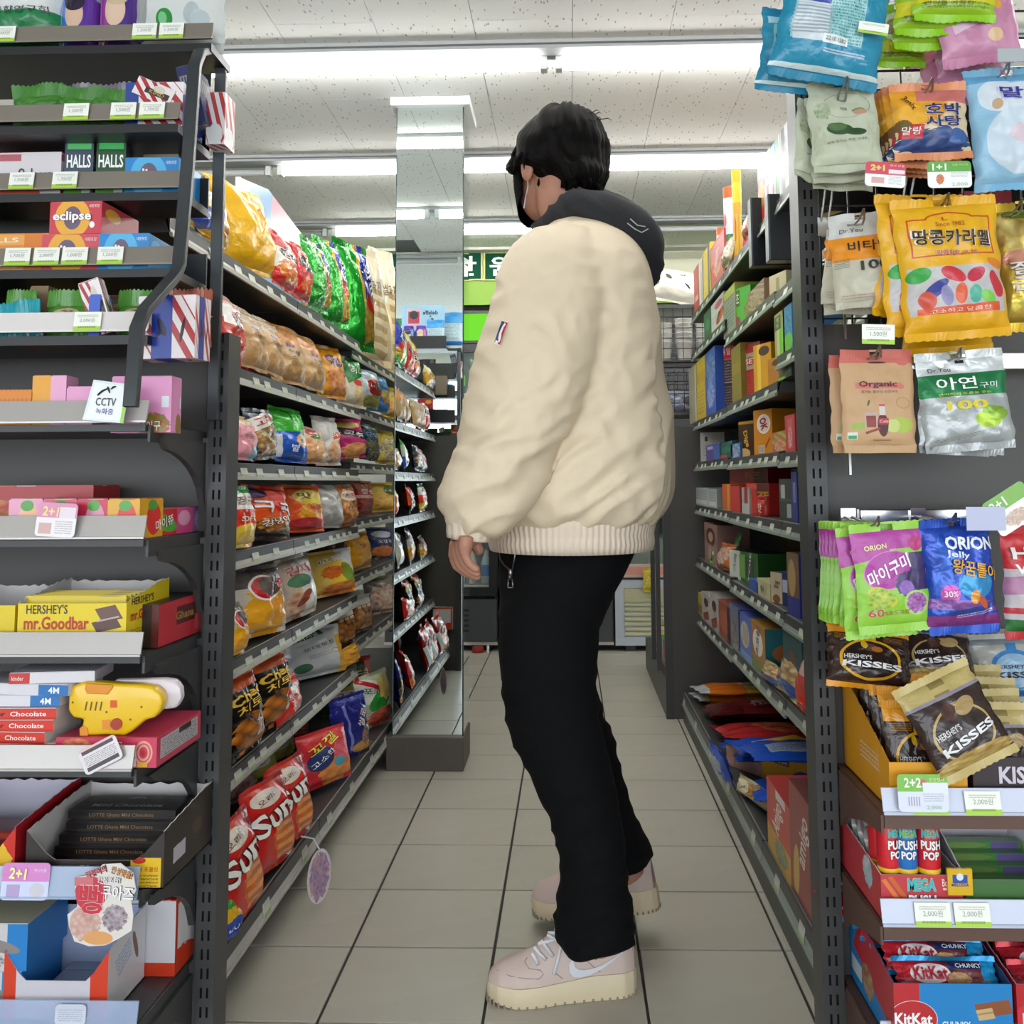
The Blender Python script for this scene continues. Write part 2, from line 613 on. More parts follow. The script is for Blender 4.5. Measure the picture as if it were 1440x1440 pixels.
# mirrored pillar
PX0, PX1, PY0, PY1 = -0.632,-0.384,3.635,3.84
pl = struct('trim_2', MB().box(PX0 - 0.02, PX1 + 0.004,3.612,3.845,0,0.115, mat('pillar_plinth','#5b5450', rough=0.55, var=0.06)).mesh('pillar_plinth', bevel=0.003))
pe = empty('mirror_pillar', 'square pillar clad in tall mirror glass at the end of the left aisle', 'pillar', (0, 0, 0.115))
obj('core', MB().box(PX0 + 0.005, PX1 - 0.005, PY0 + 0.005, PY1,0, CEIL - 0.15, BLACKP).mesh('core'), pe)
obj('front_mirror', MB().box(PX0, PX1, PY0, PY0 + 0.004,0, CEIL - 0.15, MIRROR).mesh('front_mirror'), pe)
obj('side_mirror', MB().box(PX1 - 0.004, PX1, PY0 + 0.0045, PY1,0, CEIL - 0.15, MIRROR).mesh('side_mirror'), pe)
obj('edge_bead', MB().box(PX1 - 0.003, PX1 + 0.002, PY0 - 0.002, PY0 + 0.0,0, CEIL - 0.15, mat('mirror_edge','#1f3330', rough=0.2)).box(PX0 - 0.003, PX0, PY0 - 0.002, PY0 + 0.004,0, CEIL - 0.15, mat('mirror_edge','#1f3330')).mesh('edge_bead'), pe)
obj('cap', MB().box(PX0 - 0.022, PX1 + 0.026, PY0 - 0.03, PY1 + 0.03, CEIL - 0.152, CEIL - 0.12, WHITE).mesh('cap', bevel=0.002), pe)
# ================================================================== SHELVING
TAGM = pm('price_tag_print','#efefe6',[('R',0.5,0.11,0.6,0.12,0,'#a6cf3a'),('T',0.5,0.8,0.38,0.09,0,1.0,'#8d8f88'),('S',0.5,0.2,0.33,0.05,0,55.0,'#55623a')], rough=0.45)
TAGG = pm('price_tag_print_small','#c3c6bf',[('R',0.5,0.12,0.6,0.13,0,'#9ab56c'),('T',0.5,0.66,0.36,0.16,0,1.5,'#8f928c')], rough=0.4)
TAGINK = '#9a9a94'
PRICES = ['1,000원','1,200원','1,500원','1,700원','2,000원']
def plate(w, h, m, d=0.0012):
 """thin upright plate, front towards -y, centred in x, base on z=0"""
 b = MB()
 b.box(-w / 2, w / 2,-d, 0,0, h, mat('tag_edge','#d5d7cf'), front=m)
 return b
_tagmesh = {}
def price_tag(parent, loc, rot, w=0.042, h=0.03, text=True, m=None, k=0):
 key = (round(w, 3), round(h, 3), text, k % len(PRICES), m)
 if key not in _tagmesh:
  b = plate(w, h, m or TAGM)
  if text:
   add_text(b, PRICES[k % len(PRICES)], ink(TAGINK), lambda x, y: (x, -0.0016, h * 0.55 + y), w * 0.55, bold=0.0)
  _tagmesh[key] = b.mesh('price_tag')
 return obj('price_tag', _tagmesh[key], parent, loc, rot)
def upright_mesh(w, d, h, z0=0.0, pitch=0.03, two=True):
 """perforated post: slotted face towards -y"""
 b = MB()
 b.face([(0, d, z0),(0,0, z0),(0,0, h),(0, d, h)], GREY)
 b.face([(w, 0, z0),(w, d, z0),(w, d, h),(w, 0, h)], GREY)
 b.face([(w, d, z0),(0, d, z0),(0, d, h),(w, d, h)], GREY)
 b.face([(0,0, h),(w, 0, h),(w, d, h),(0, d, h)], GREY)
 b.face([(0,0.006, z0),(w, 0.006, z0),(w, 0.006, h),(0,0.006, h)], DARK)
 sw, sl = 0.0038,0.0165
 cs = (w * 0.34, w * 0.66) if two else (w * 0.5,)
 xs = [0.0]
 for c in cs:
  xs += [c - sw / 2, c + sw / 2]
 xs.append(w)
 for k in range(0, len(xs) - 1,2):     # solid bands
  b.face([(xs[k],0, z0),(xs[k + 1],0, z0),(xs[k + 1],0, h),(xs[k],0, h)], GREY)
 z = z0
 while z < h:
  zt = min(h, z + pitch - sl)
  for k in range(1, len(xs) - 1,2):
   b.face([(xs[k],0, z),(xs[k + 1],0, z),(xs[k + 1],0, zt),(xs[k],0, zt)], GREY)
  z += pitch
 return b.mesh('upright')
def aisle_bay(side, ya, yb, levels, xf, xb, xbase, zbase, label, tags, top, joints=0.006, rail=0.036, railm=None, shelf_depth=None):
 """one bay of aisle shelving facing +X (side=1, left of the aisle) or -X (side=-1)"""
 railm = railm or ALU
 t = empty('shelving_bay', label, 'shelving', (0, 0, 0))
 s = side
 lo, hi = (min(xb, xb - s * 0.03), max(xb, xb - s * 0.03))
 obj('back_panel', MB().box(lo, hi, ya, yb, 0.0, top, GREY2).mesh('back_panel'), t)
 L = levels + [('base', zbase)]
 for n, (kind, z) in enumerate(L):
  x1 = xbase if kind == 'base' else xf
  a, b_ = sorted((x1 - s * 0.004, xb))
  pr = MB().box(a, b_, ya + joints / 2, yb - joints / 2, z - 0.03, z - 0.001, GREY)
  if kind == 'base':
   xk = x1 - s * (0.26 if s > 0 else 0.004)
   a2, b2 = sorted((xk, xb))
   pr.box(a2, b2, ya, yb, 0.0, z - 0.03, GREY)
  sh = obj('base_deck' if kind == 'base' else 'shelf', pr.mesh('shelf'), t)
  # price rail: thin plate, leaning back a little, lip at the bottom
  hh = 0.052 if kind == 'base' else rail
  lean = 0.010
  prof = [(x1 - s * lean, z),(x1, z - hh),(x1 - s * 0.003, z - hh - 0.002),(x1 - s * (lean + 0.004), z - 0.001)]
  rl = MB().prism(prof if s > 0 else prof[::-1],'y', ya + joints / 2, yb - joints / 2, railm)
  lip = [(x1 + s * 0.002, z - hh + 0.006),(x1 + s * 0.002, z - hh - 0.002),(x1 - s * 0.002, z - hh - 0.002),(x1 - s * 0.002, z - hh + 0.006)]
  rl.prism(lip, 'y', ya + joints / 2, yb - joints / 2, railm)
  obj('price_rail', rl.mesh('price_rail'), sh)
  ang = math.atan2(lean, hh)
  r2 = random.Random(int(ya * 100) + n * 7 + (3 if s < 0 else 0))
  y = ya + 0.05 + r2.random() * 0.1
  while y < yb - 0.06:
   price_tag(sh, (x1 + s * 0.0008, y, z - hh + 0.003),(-ang, 0, s * PI / 2),0.046, hh * 0.82, False, TAGG)
   y += r2.uniform(0.085,0.2) * (2.6 if kind == 'base' else 1)
 return t
LBAYS = [(1.80,2.68,0),(2.68,3.50,0),(3.50,5.40,1)]
LX, LB, LBASE = -0.73,-1.16,-0.65
LEV = [('S',1.493),('S',1.258),('S',1.047),('S',0.852),('S',0.62),('S',0.386)]
LEV3 = [('S',1.475),('S',1.275),('S',1.075),('S',0.872),('S',0.672),('S',0.44)]
SB = 0.137
aisle_bay(1,1.80,2.68, LEV, LX, LB, LBASE, SB, 'near bay of dark snack shelving on the left, beside the slotted post', True, 1.52)
aisle_bay(1,2.68,3.50, LEV, LX, LB, LBASE, SB, 'middle bay of dark snack shelving on the left, in front of the mirror pillar', True, 1.52)
aisle_bay(1,3.50,5.40, LEV3, LX - 0.03, LB, LBASE, SB, 'far bay of dark snack shelving on the left, beside the mirror pillar', True, 1.52)
RX, RB, RBASE = 0.53,0.97,0.46
RLEV1 = [('S',1.712),('S',1.482),('S',1.318),('S',1.07),('S',0.898),('S',0.668),('S',0.462)]
RLEV2 = [('S',1.712),('S',1.49),('S',1.255),('S',1.075),('S',0.898),('S',0.672),('S',0.448)]
RLEV3 = [('S',1.712),('S',1.552),('S',1.252),('S',1.08),('S',0.90),('S',0.68),('S',0.438)]
RALU = mat('price_rail_greenish','#8d9691', rough=0.35, metal=0.2, var=0.06, bscale=12)
aisle_bay(-1,1.80,2.60, RLEV1, RX, RB, RBASE, 0.12,'near bay of dark biscuit shelving on the right, beside the tall slotted post', True, 1.75, railm=RALU)
aisle_bay(-1,2.60,3.44, RLEV2, RX, RB, RBASE, 0.12,'middle bay of dark biscuit shelving on the right aisle side', True, 1.75, railm=RALU)
aisle_bay(-1,3.44,4.36, RLEV3, RX, RB, RBASE, 0.12,'far bay of dark biscuit shelving on the right, ending at the grey end panel', True, 1.75, railm=RALU)
# ---------------------------------------------------------------- left end display
ULX0, ULX1, UY0, UY1 = -0.622,-0.590,1.72,1.782
el = empty('end_shelf_unit', 'grey end-of-aisle shelf unit on the left holding chocolate boxes', 'shelving', (0, 0, 0))
o = obj('upright', upright_mesh(ULX1 - ULX0, UY1 - UY0,1.262), el, (ULX0, UY0,0))
obj('upright', o.data, el, (-1.55, UY0,0))
obj('back_panel', MB().box(-1.52, ULX0 - 0.001, UY0 + 0.03, UY0 + 0.045,0,1.255, GREY2).mesh('back_panel'), el)
EX = -0.632      # right-hand end of the end shelves
ELEV = []        # (z, yfront, x right end)
for (px, py) in ((205,562),(202,725),(197,890),(185,1050),(192,1222),(190,1412)):
 p = at_x(px, py, EX)
 ELEV.append((p.z, p.y))
PLAST = clear('clear_rail_plastic','#b9cdf0',0.45,0.12)
MAGS = mat('price_rail_end_silver','#b3adaa', rough=0.3, metal=0.35, var=0.05, bscale=10)
ENDSHELF = []
for k, (z, yf) in enumerate(ELEV):
 sh = obj('shelf', MB().box(-1.52, EX - 0.0045, yf + 0.012, UY0 + 0.03, z - 0.046, z - 0.036, GREY).box(EX - 0.004, EX, yf + 0.02, UY0, z - 0.062, z - 0.037, GREY).mesh('shelf'), el)
 ENDSHELF.append(sh)
 prof = [(yf + 0.010, z),(yf, z - 0.034),(yf - 0.0015, z - 0.036),(yf + 0.0075, z)]
 rm = PLAST if k >= 4 else MAGS
 hh = 0.042 if k >= 4 else 0.034
 b = MB().prism([(yf + 0.010, z),(yf + 0.001, z - hh),(yf - 0.002, z - hh),(yf + 0.007, z)],'x',-1.52, EX + 0.002, rm)
 b.prism([(yf + 0.001, z - hh + 0.004),(yf + 0.001, z - hh),(yf - 0.003, z - hh),(yf - 0.003, z - hh + 0.003)],'x',-1.52, EX + 0.002, rm)
 obj('price_rail', b.mesh('price_rail'), sh)
 # curved bracket at the right end
 n = 8
 y1, zt = UY0 + 0.002, z - 0.055
 pts = [(yf + 0.05, zt),(y1, zt),(y1, zt - 0.115)]
 for q in range(1, n):
  a = PI / 2 * q / n
  pts.append((y1 - 0.005 - 0.20 * (1 - math.cos(a)) * 1.0, zt - 0.115 + 0.1 * math.sin(a)))
 obj('bracket', MB().prism(pts, 'x', EX - 0.004, EX + 0.006, GREY).mesh('bracket'), sh)
# tiered topper rack over it
tp = empty('tiered_topper_rack', 'black tiered rack with bent side frame standing over the left end shelves', 'shelving', (0, 0, 0))
TLEV = []
for (px, py, xx) in ((297,30,-0.60),(250,142, EX),(258,238, EX),(243,345, EX),(207,437, EX)):
 p = at_x(px, py, xx)
 TLEV.append((p.z, p.y, xx))
TAGPX = [(3,202,240),(110,176,216),(38,98),(37,77,116,165),(137,)]
PLASTW = mat('white_rail_card','#d9d2d0', rough=0.25)
for k, (z, yf, xe) in enumerate(TLEV):
 yb = min(UY0, yf + (0.16 if k else 0.2)) if k else yf + 0.2
 b = MB().box(-1.52, xe, yf + 0.004, min(yb, yf + 0.1) if k == 0 else yb, z - 0.05, z - 0.036, BLACKP)
 if k == 0:
  b.box(-1.52,-0.67, yf + 0.1, yb, z - 0.05, z - 0.036, BLACKP)
 b.box(-1.52,-0.67 if k == 0 else xe, yb - 0.004, yb, z - 0.036, z + 0.02, BLACKP)
 sh = obj('tier', b.mesh('tier'), tp)
 hh = 0.031
 b = MB().prism([(yf + 0.008, z),(yf + 0.002, z - hh),(yf - 0.001, z - hh),(yf + 0.005, z)],'x',-1.52, xe + 0.002, PLASTW if k == 4 else TAUPE)
 b.prism([(yf + 0.002, z - hh + 0.003),(yf + 0.002, z - hh),(yf - 0.003, z - hh),(yf - 0.003, z - hh + 0.003)],'x',-1.52, xe + 0.002, PLASTW if k == 4 else TAUPE)
 obj('price_rail', b.mesh('price_rail'), sh)
 for q, px in enumerate(TAGPX[k]):
  p = at_y(px, 100, yf)
  price_tag(sh, (p.x, yf - 0.0035, z - hh + 0.001),(R_(-9),0,0),0.0415,0.0295, True, TAGM, k + q)
# side frame: flat bar bent into a narrow loop
def bar(path, w, th, m, x):
 """flat bar in the plane x, path of (y,z); th across the path in-plane, w along x"""
 b = MB()
 P = [Vector(p) for p in path]
 n = len(P)
 o_, i_ = [],[]
 for k in range(n):
  d = (P[min(k + 1, n - 1)] - P[max(k - 1,0)]).normalized()
  nn = Vector((-d.y, d.x))
  o_.append(P[k] + nn * th / 2)
  i_.append(P[k] - nn * th / 2)
 for k in range(n - 1):
  for (A, B, xa, xb_) in ((o_[k], o_[k + 1], x, x + w),(i_[k + 1], i_[k], x, x + w)):
   b.face([(xa, A.x, A.y),(xb_, A.x, A.y),(xb_, B.x, B.y),(xa, B.x, B.y)], m)
  b.face([(x, i_[k].x, i_[k].y),(x, o_[k].x, o_[k].y),(x, o_[k + 1].x, o_[k + 1].y),(x, i_[k + 1].x, i_[k + 1].y)], m)
  b.face([(x + w, o_[k].x, o_[k].y),(x + w, i_[k].x, i_[k].y),(x + w, i_[k + 1].x, i_[k + 1].y),(x + w, o_[k + 1].x, o_[k + 1].y)], m)
 return b
path = []
for (px, py) in ((307,592),(309,470),(308,300),(311,105),(306,82),(293,71),(281,74),(274,92),(264,235),(252,372),(246,388),(203,437),(193,462),(184,572)):
 p = at_x(px, py, -0.612)
 path.append((p.y, p.z))
for k in range(3):
 path[k] = (path[3][0] + 0.002, path[k][1])
FR = mat('frame_bar','#3f4245', rough=0.38, metal=0.3)
obj('side_frame', bar(path, 0.020,0.012, FR, -0.622).mesh('side_frame', bevel=0.0015, smooth=True, seg=1), tp)
obj('side_frame', bar(path, 0.020,0.012, FR, -1.55).mesh('side_frame'), tp)
yb = path[3][0]
obj('cross_rail', MB().box(-1.53,-0.615, yb - 0.006, yb + 0.006,1.23,1.25, BLACKP).box(-1.53,-0.615, yb - 0.006, yb + 0.006,1.64,1.66, BLACKP).mesh('cross_rail'), tp)
# ---------------------------------------------------------------- right end display
URX0, URX1 = 0.398,0.432
er = empty('end_shelf_unit', 'tall slotted end-of-aisle unit on the right hung with sweet bags', 'shelving', (0, 0, 0))
o = obj('upright', upright_mesh(URX1 - URX0,0.066,1.80), er, (URX0, UY0,0))
obj('upright', o.data, er, (1.36, UY0,0))
obj('back_panel', MB().box(URX1 + 0.001,1.36, UY0 + 0.035, UY0 + 0.05,0,1.27, GREY2).mesh('back_panel'), er)
# wire grid above the panel
gb = MB()
for k in range(20):
 x = URX1 + 0.01 + k * 0.05
 if x < 1.36:
  gb.box(x - 0.0015, x + 0.0015, UY0 + 0.03, UY0 + 0.033,1.27,1.80, BLACKP)
for k in range(12):
 z = 1.28 + k * 0.05
 gb.box(URX1,1.36, UY0 + 0.033, UY0 + 0.036, z - 0.0015, z + 0.0015, BLACKP)
obj('wire_grid', gb.mesh('wire_grid'), er)
RLV = []
for (px, py) in ((1250,1110),(1249,1267),(1249,1440)):
 p = at_x(px, py, 0.445)
 RLV.append((p.z, p.y))
for k, (z, yf) in enumerate(RLV):
 sh = obj('shelf', MB().box(URX1 + 0.0065,1.36, yf + 0.004, UY0 + 0.035, z - 0.055, z - 0.036, BROWN).prism([(yf + 0.006, z - 0.037),(yf + 0.006, z - 0.062),(UY0 - 0.13, z - 0.075),(UY0 - 0.04, z - 0.10),(UY0 - 0.001, z - 0.125),(UY0 - 0.001, z - 0.037)],'x', URX1 + 0.002, URX1 + 0.006, BROWN).mesh('shelf'), er)
 b = MB().prism([(yf + 0.010, z),(yf + 0.001, z - 0.034),(yf - 0.002, z - 0.034),(yf + 0.007, z)],'x', URX1 + 0.004,1.36, BLUEALU)
 b.prism([(yf + 0.001, z - 0.030),(yf + 0.001, z - 0.034),(yf - 0.004, z - 0.034),(yf - 0.004, z - 0.030)],'x', URX1 + 0.004,1.36, BLUEALU)
 obj('price_rail', b.mesh('price_rail'), sh)
 for q, px in enumerate(((1308,1382),(1305,1360),())[k]):
  p = at_y(px, 1130, yf)
  price_tag(sh, (p.x, yf - 0.004, z - 0.033),(R_(-14),0,0),0.05,0.031, True, TAGM, 4)
# ================================================================== PERSON
from mathutils.bvhtree import BVHTree
SKIN = mat('skin','#b07c66', rough=0.5, var=0.08, bscale=60)
JACK = mat('jacket_cream','#e0ceb2', rough=0.6, bump=0.12, bscale=70)
RIB = mat('jacket_rib_cream','#dfcdb9', rough=0.7)
HOODM = mat('hood_black','#222226', rough=0.85, bump=0.2, bscale=160)
TROU = mat('trousers_black','#07080a', rough=0.9, bump=0.15, bscale=120, spec=0.2)
def remesh(mb, voxel, smooth_it=2, disp=None, name='m'):
 me = mb.mesh(name)
 o = bpy.data.objects.new('tmp', me)
 COL.objects.link(o)
 md = o.modifiers.new('r','REMESH')
 md.mode = 'VOXEL'
 md.voxel_size = voxel
 md.use_smooth_shade = True
 if smooth_it:
  s = o.modifiers.new('s','SMOOTH')
  s.iterations = smooth_it
  s.factor = 0.5
 dg = bpy.context.evaluated_depsgraph_get()
 me2 = bpy.data.meshes.new_from_object(o.evaluated_get(dg))
 bpy.data.objects.remove(o)
 bpy.data.meshes.remove(me)
 me2.name = name
 if disp:
  me2.update()
  nn = [Vector(v.normal) for v in me2.vertices]
  for v, n in zip(me2.vertices, nn):
   v.co = v.co + n * disp(v.co, n)
 me2.polygons.foreach_set('use_smooth',[True] * len(me2.polygons))
 me2.update()
 return me2
def ell_loft(rings, m, n=48, mb=None, caps=True, power=2.0):
 """rings: (x, y, z, rx, ry, rot)"""
 mb = mb or MB()
 b = len(mb.v)
 for (x, y, z, rx, ry, ro) in rings:
  c, s_ = math.cos(ro), math.sin(ro)
  for q in range(n):
   t = 2 * PI * q / n
   u, v = math.cos(t), math.sin(t)
   u = math.copysign(abs(u) ** (2 / power), u) * rx
   v = math.copysign(abs(v) ** (2 / power), v) * ry
   mb.v.append((x + u * c - v * s_, y + u * s_ + v * c, z))
 sl = mb.slot(m)
 R = len(rings)
 for k in range(R - 1):
  for q in range(n):
   q2 = (q + 1) % n
   f = (b + k * n + q, b + k * n + q2, b + (k + 1) * n + q2, b + (k + 1) * n + q)
   mb.f.append(f if rings[-1][2] > rings[0][2] else f[::-1])
   uv = [(q / n, k / (R - 1)),((q + 1) / n, k / (R - 1)),((q + 1) / n, (k + 1) / (R - 1)),(q / n, (k + 1) / (R - 1))]
   mb.uv.append(uv if rings[-1][2] > rings[0][2] else uv[::-1])
   mb.mi.append(sl)
 if caps:
  up = rings[-1][2] > rings[0][2]
  for k, rev in ((0, up),(R - 1, not up)):
   f = [b + k * n + q for q in range(n)]
   mb.f.append(tuple(f[::-1] if rev else f))
   mb.uv.append([(0.5,0.5)] * n)
   mb.mi.append(sl)
 return mb
def pr(py, l, r, y, ry, rot=0.0):
 a, b = at_y(l, py, y), at_y(r, py, y)
 return ((a.x + b.x) / 2, y, (a.z + b.z) / 2,(b.x - a.x) / 2, ry, rot)
def spline(rings, k):
 """smooth interpolation of ring tuples"""
 out = []
 n = len(rings)
 for i in range(n - 1):
  p0, p1, p2, p3 = rings[max(i - 1,0)], rings[i], rings[i + 1], rings[min(i + 2, n - 1)]
  for j in range(k):
   t = j / k
   out.append(tuple(0.5 * (2 * b + (c - a) * t + (2 * a - 5 * b + 4 * c - d) * t * t + (3 * b - a - 3 * c + d) * t ** 3) for a, b, c, d in zip(p0, p1, p2, p3)))
 out.append(rings[-1])
 return out
def limb(pts, m, mb, n=20, sy=1.0):
 """pts: (px, py, Y, r) ; round tube"""
 P, Rr = [],[]
 for (px, py, y, r) in spline(pts, 4):
  P.append(at_y(px, py, y))
  Rr.append(max(0.002, r))
 mb.tube(P, Rr, m, n=n)
 return mb
PS = 1.045     # built at 1/PS size, then scaled up about the eye point so the soles meet the floor
person = empty('person', 'person in a cream jacket with black hood and trousers standing in the aisle', 'person', (0.0, 1.97, 0.043))
PLOC = person.location.copy()
person.location = CAM + (PLOC - CAM) * PS
person.scale = (PS, PS, PS)
def ppart(name, me, parent=None):
 o = obj(name, me, parent or person)
 if parent is None:
  o.location = -PLOC
 return o
TY = 2.03
# ---- body: head, neck, arms, hands, legs as one surface
bd = MB()
hc = at_y(784,226, TY + 0.02)
fx = Vector((-0.67,0.74,0))
lx = Vector((-0.74,-0.67,0))
rot = math.atan2(fx.y, fx.x)
def headpt(f, l, z):
 return hc + fx * f + lx * l + Vector((0,0, z))
def ellipsoid(mb, c, rx, ry, rz, rot_, m, n=24, k=14):
 rings = []
 for j in range(k + 1):
  a = -PI / 2 + PI * j / k
  s_ = max(0.02, math.cos(a))
  rings.append((c.x, c.y, c.z + math.sin(a) * rz, rx * s_, ry * s_, rot_))
 return ell_loft(rings, m, n=n, mb=mb)
ellipsoid(bd, headpt(0.0,0,0.01),0.094,0.074,0.10, rot, SKIN)
ellipsoid(bd, headpt(0.028,0,-0.055),0.068,0.060,0.075, rot, SKIN)
ellipsoid(bd, headpt(0.085,0,-0.022),0.016,0.014,0.026, rot, SKIN)
for sgn in (-1,1):
 e = headpt(0.004, sgn * 0.079,-0.028)
 ellipsoid(bd, e, 0.018,0.010,0.031, rot, SKIN, n=12, k=8)
limb([(812,345, TY, 0.056),(800,310, TY, 0.054),(790,280, TY, 0.054),(786,245, TY + 0.01,0.056)], SKIN, bd)
ell_loft(spline([pr(760,715,890, TY, 0.15), pr(640,735,900, TY, 0.14), pr(450,745,895, TY, 0.16), pr(370,765,880, TY, 0.15), pr(335,785,840, TY, 0.08)],3), SKIN, mb=bd, n=24)
def arm_body(y0, y1, dx):
 limb([(800 + dx, 385,(y0 + TY) / 2,0.05),(775 + dx, 440, y0,0.05),(735 + dx, 590, y1,0.043),(700 + dx, 660, y1,0.040),(660 + dx, 740, y1,0.030),(650 + dx, 758, y1,0.027)], SKIN, bd, n=14)
 s_ = -1 if y1 < TY else 1
 # palm and fingers: back of the hand towards the camera's left, little finger nearest
 for k, (ln, sp, ox) in enumerate(((0.84,-0.036,11.5),(0.98,-0.012,5.5),(1.05,0.012,0.0),(0.96,0.035,-4.5))):
  yy = y1 + 0.002 + sp
  q = lambda px, py: at_y(px + dx, py, yy)
  kn = Vector((642 + ox, 783 - 0.4 * ox))
  bd.tube([q(650 + ox * 0.5,753), q(645 + ox * 0.8,767), q(*kn)],[0.0135,0.0140,0.0105], SKIN, n=10)
  c1, c2, c3 = kn + Vector((4.5,12)), kn + Vector((15 - ox * 0.3,21)), kn + Vector((29 - ox * 0.7,27))
  f = lambda c: kn + (c - kn) * ln
  bd.tube([q(*kn), q(*f(c1)), q(*f(c2)), q(*f(c3)), q(*(f(c3) + Vector((4,-0.5))))],[0.0092,0.0084,0.0078,0.0072,0.0042], SKIN, n=10)
 ty = y1 + 0.045 * (-s_)
 q = lambda px, py: at_y(px + dx, py, ty)
 bd.tube([q(657,753), q(665,760), q(670,768), q(674,776), q(675,780)],[0.014,0.0128,0.0112,0.0100,0.006], SKIN, n=10)
AY = 1.80
arm_body(1.83, AY, 0)
arm_body(2.25,2.28,78)
for (y, pts) in ((1.97,[(790,740),(775,960),(830,1215),(838,1340)]),(2.17,[(795,740),(786,960),(830,1090),(872,1200),(890,1235)])):
 limb([(a, b, y, r) for (a, b), r in zip(pts, (0.085,0.055,0.040,0.03,0.028))], SKIN, bd, n=14)
body = ppart('body', remesh(bd, 0.0036,1, name='body'))
# ---- jacket
jk = MB()
tor = [pr(735,706,906, TY, 0.178), pr(728,692,918, TY, 0.196), pr(716,685,928, TY, 0.212), pr(692,680,941, TY, 0.222), pr(640,684,945, TY, 0.226), pr(570,694,936, TY, 0.226), pr(500,704,929, TY, 0.226), pr(430,714,921, TY, 0.224), pr(385,727,913, TY, 0.205), pr(350,744,896, TY, 0.155), pr(330,760,872, TY, 0.118), pr(318,772,858, TY, 0.092), pr(312,786,845, TY, 0.07)]
ell_loft(spline(tor, 4), JACK, mb=jk, n=64, power=2.25)
SLV = [(800,368,1.93,0.085),(778,400,1.87,0.102),(766,450,1.835,0.105),(748,520,1.81,0.104),(726,590,1.80,0.090),(708,640, AY, 0.078),(690,680, AY, 0.070),(672,712, AY, 0.064),(662,734, AY, 0.050),(660,744, AY, 0.034)]
limb(SLV, JACK, jk, n=28)
limb([(815,368,2.14,0.085),(808,400,2.22,0.10),(800,450,2.26,0.10),(792,520,2.28,0.098),(784,590,2.29,0.086),(772,640,2.29,0.076),(756,700,2.28,0.066),(742,734,2.28,0.048),(738,744,2.28,0.033)], JACK, jk, n=28)
def jdisp(p, n):
 v = CROT.transposed() @ (p - CAM)
 px, py = CX + F * v.x / -v.z, CY - F * v.y / -v.z
 d = 0.0
 arm = p.y < 1.885
 nz = noise.noise
 # soft broad undulation
 d += 0.006 * nz(Vector((p.x * 7, p.y * 7, p.z * 5)))
 if arm:
  # folds running across the sleeve, strongest from the elbow down
  t = min(1.0, max(0.0,(py - 470) / 170))
  a = (px - 660) * 0.55 + (py - 560) * 1.0 + 14 * nz(Vector((px * 0.02, py * 0.02,3)))
  r = 1 - abs(nz(Vector((a * 0.034,(px - py * 0.5) * 0.006,1.7)))) * 2.2
  d += t * 0.010 * max(-0.3, r)
  b = (px + py * 0.8) * 0.02
  d += 0.005 * (1 - 2.0 * abs(nz(Vector((px * 0.012 + py * 0.03, px * 0.03 - py * 0.012,9)))))
 else:
  # gathered vertical folds rising from the waistband
  ang = math.atan2(p.y - TY, p.x)
  t = min(1.0, max(0.0,(1.10 - p.z) / 0.18))
  d += t * t * 0.008 * nz(Vector((ang * 9, p.z * 5,2))) + t ** 4 * 0.004 * math.sin(ang * 46 + 3 * nz(Vector((ang * 5, p.z * 8,1))))
  # drape lines from the armhole down the back
  w = 1 - abs(nz(Vector((px * 0.022 + py * 0.004, py * 0.004,5)))) * 2.5
  d += 0.009 * max(-0.2, w) * min(1, max(0,(py - 380) / 120))
  # crumples beneath the arm
  u = math.exp(-((px - 800) / 60) ** 2 - ((py - 650) / 90) ** 2)
  d += u * 0.012 * nz(Vector((px * 0.045, py * 0.05,8)))
 return d
jme = remesh(jk, 0.0075,3, jdisp, 'jacket')
jme.materials.clear()
jme.materials.append(JACK)
jacket = ppart('jacket', jme)
JB = BVHTree.FromPolygons([v.co for v in jme.vertices],[p.vertices for p in jme.polygons])
def cast(bvh, px, py, off=0.002):
 d = ray(px, py).normalized()
 h = bvh.ray_cast(CAM, d)
 if h[0] is None:
  return None
 n = h[1] if h[1].dot(d) < 0 else -h[1]
 return h[0] + n * off
def rib_band(rings, n, ridges, amp, m):
 mb = MB()
 R = len(rings)
 b = 0
 for k, (x, y, z, rx, ry, ro) in enumerate(rings):
  for q in range(n):
   t = 2 * PI * q / n
   dd = 1 + amp * math.sin(ridges * t + 0.8 * math.sin(k * 1.3 + t * 5)) * (1 if 0 < k < R - 1 else 0.4)
   mb.v.append((x + math.cos(t) * rx * dd, y + math.sin(t) * ry * dd, z))
 sl = mb.slot(m)
 for k in range(R - 1):
  for q in range(n):
   q2 = (q + 1) % n
   mb.f.append((k * n + q, k * n + q2,(k + 1) * n + q2,(k + 1) * n + q))
   mb.uv.append([(0,0)] * 4)
   mb.mi.append(sl)
 return mb
wb = rib_band([pr(772,700,910, TY, 0.172), pr(772,690,918, TY, 0.190), pr(760,687,920, TY, 0.198), pr(751,688,919, TY, 0.195), pr(748,688,919, TY, 0.195), pr(738,686,921, TY, 0.200), pr(726,688,920, TY, 0.199), pr(718,696,912, TY, 0.188)],600,92,0.006, RIB)
ppart('waistband', wb.mesh('waistband', smooth=True))
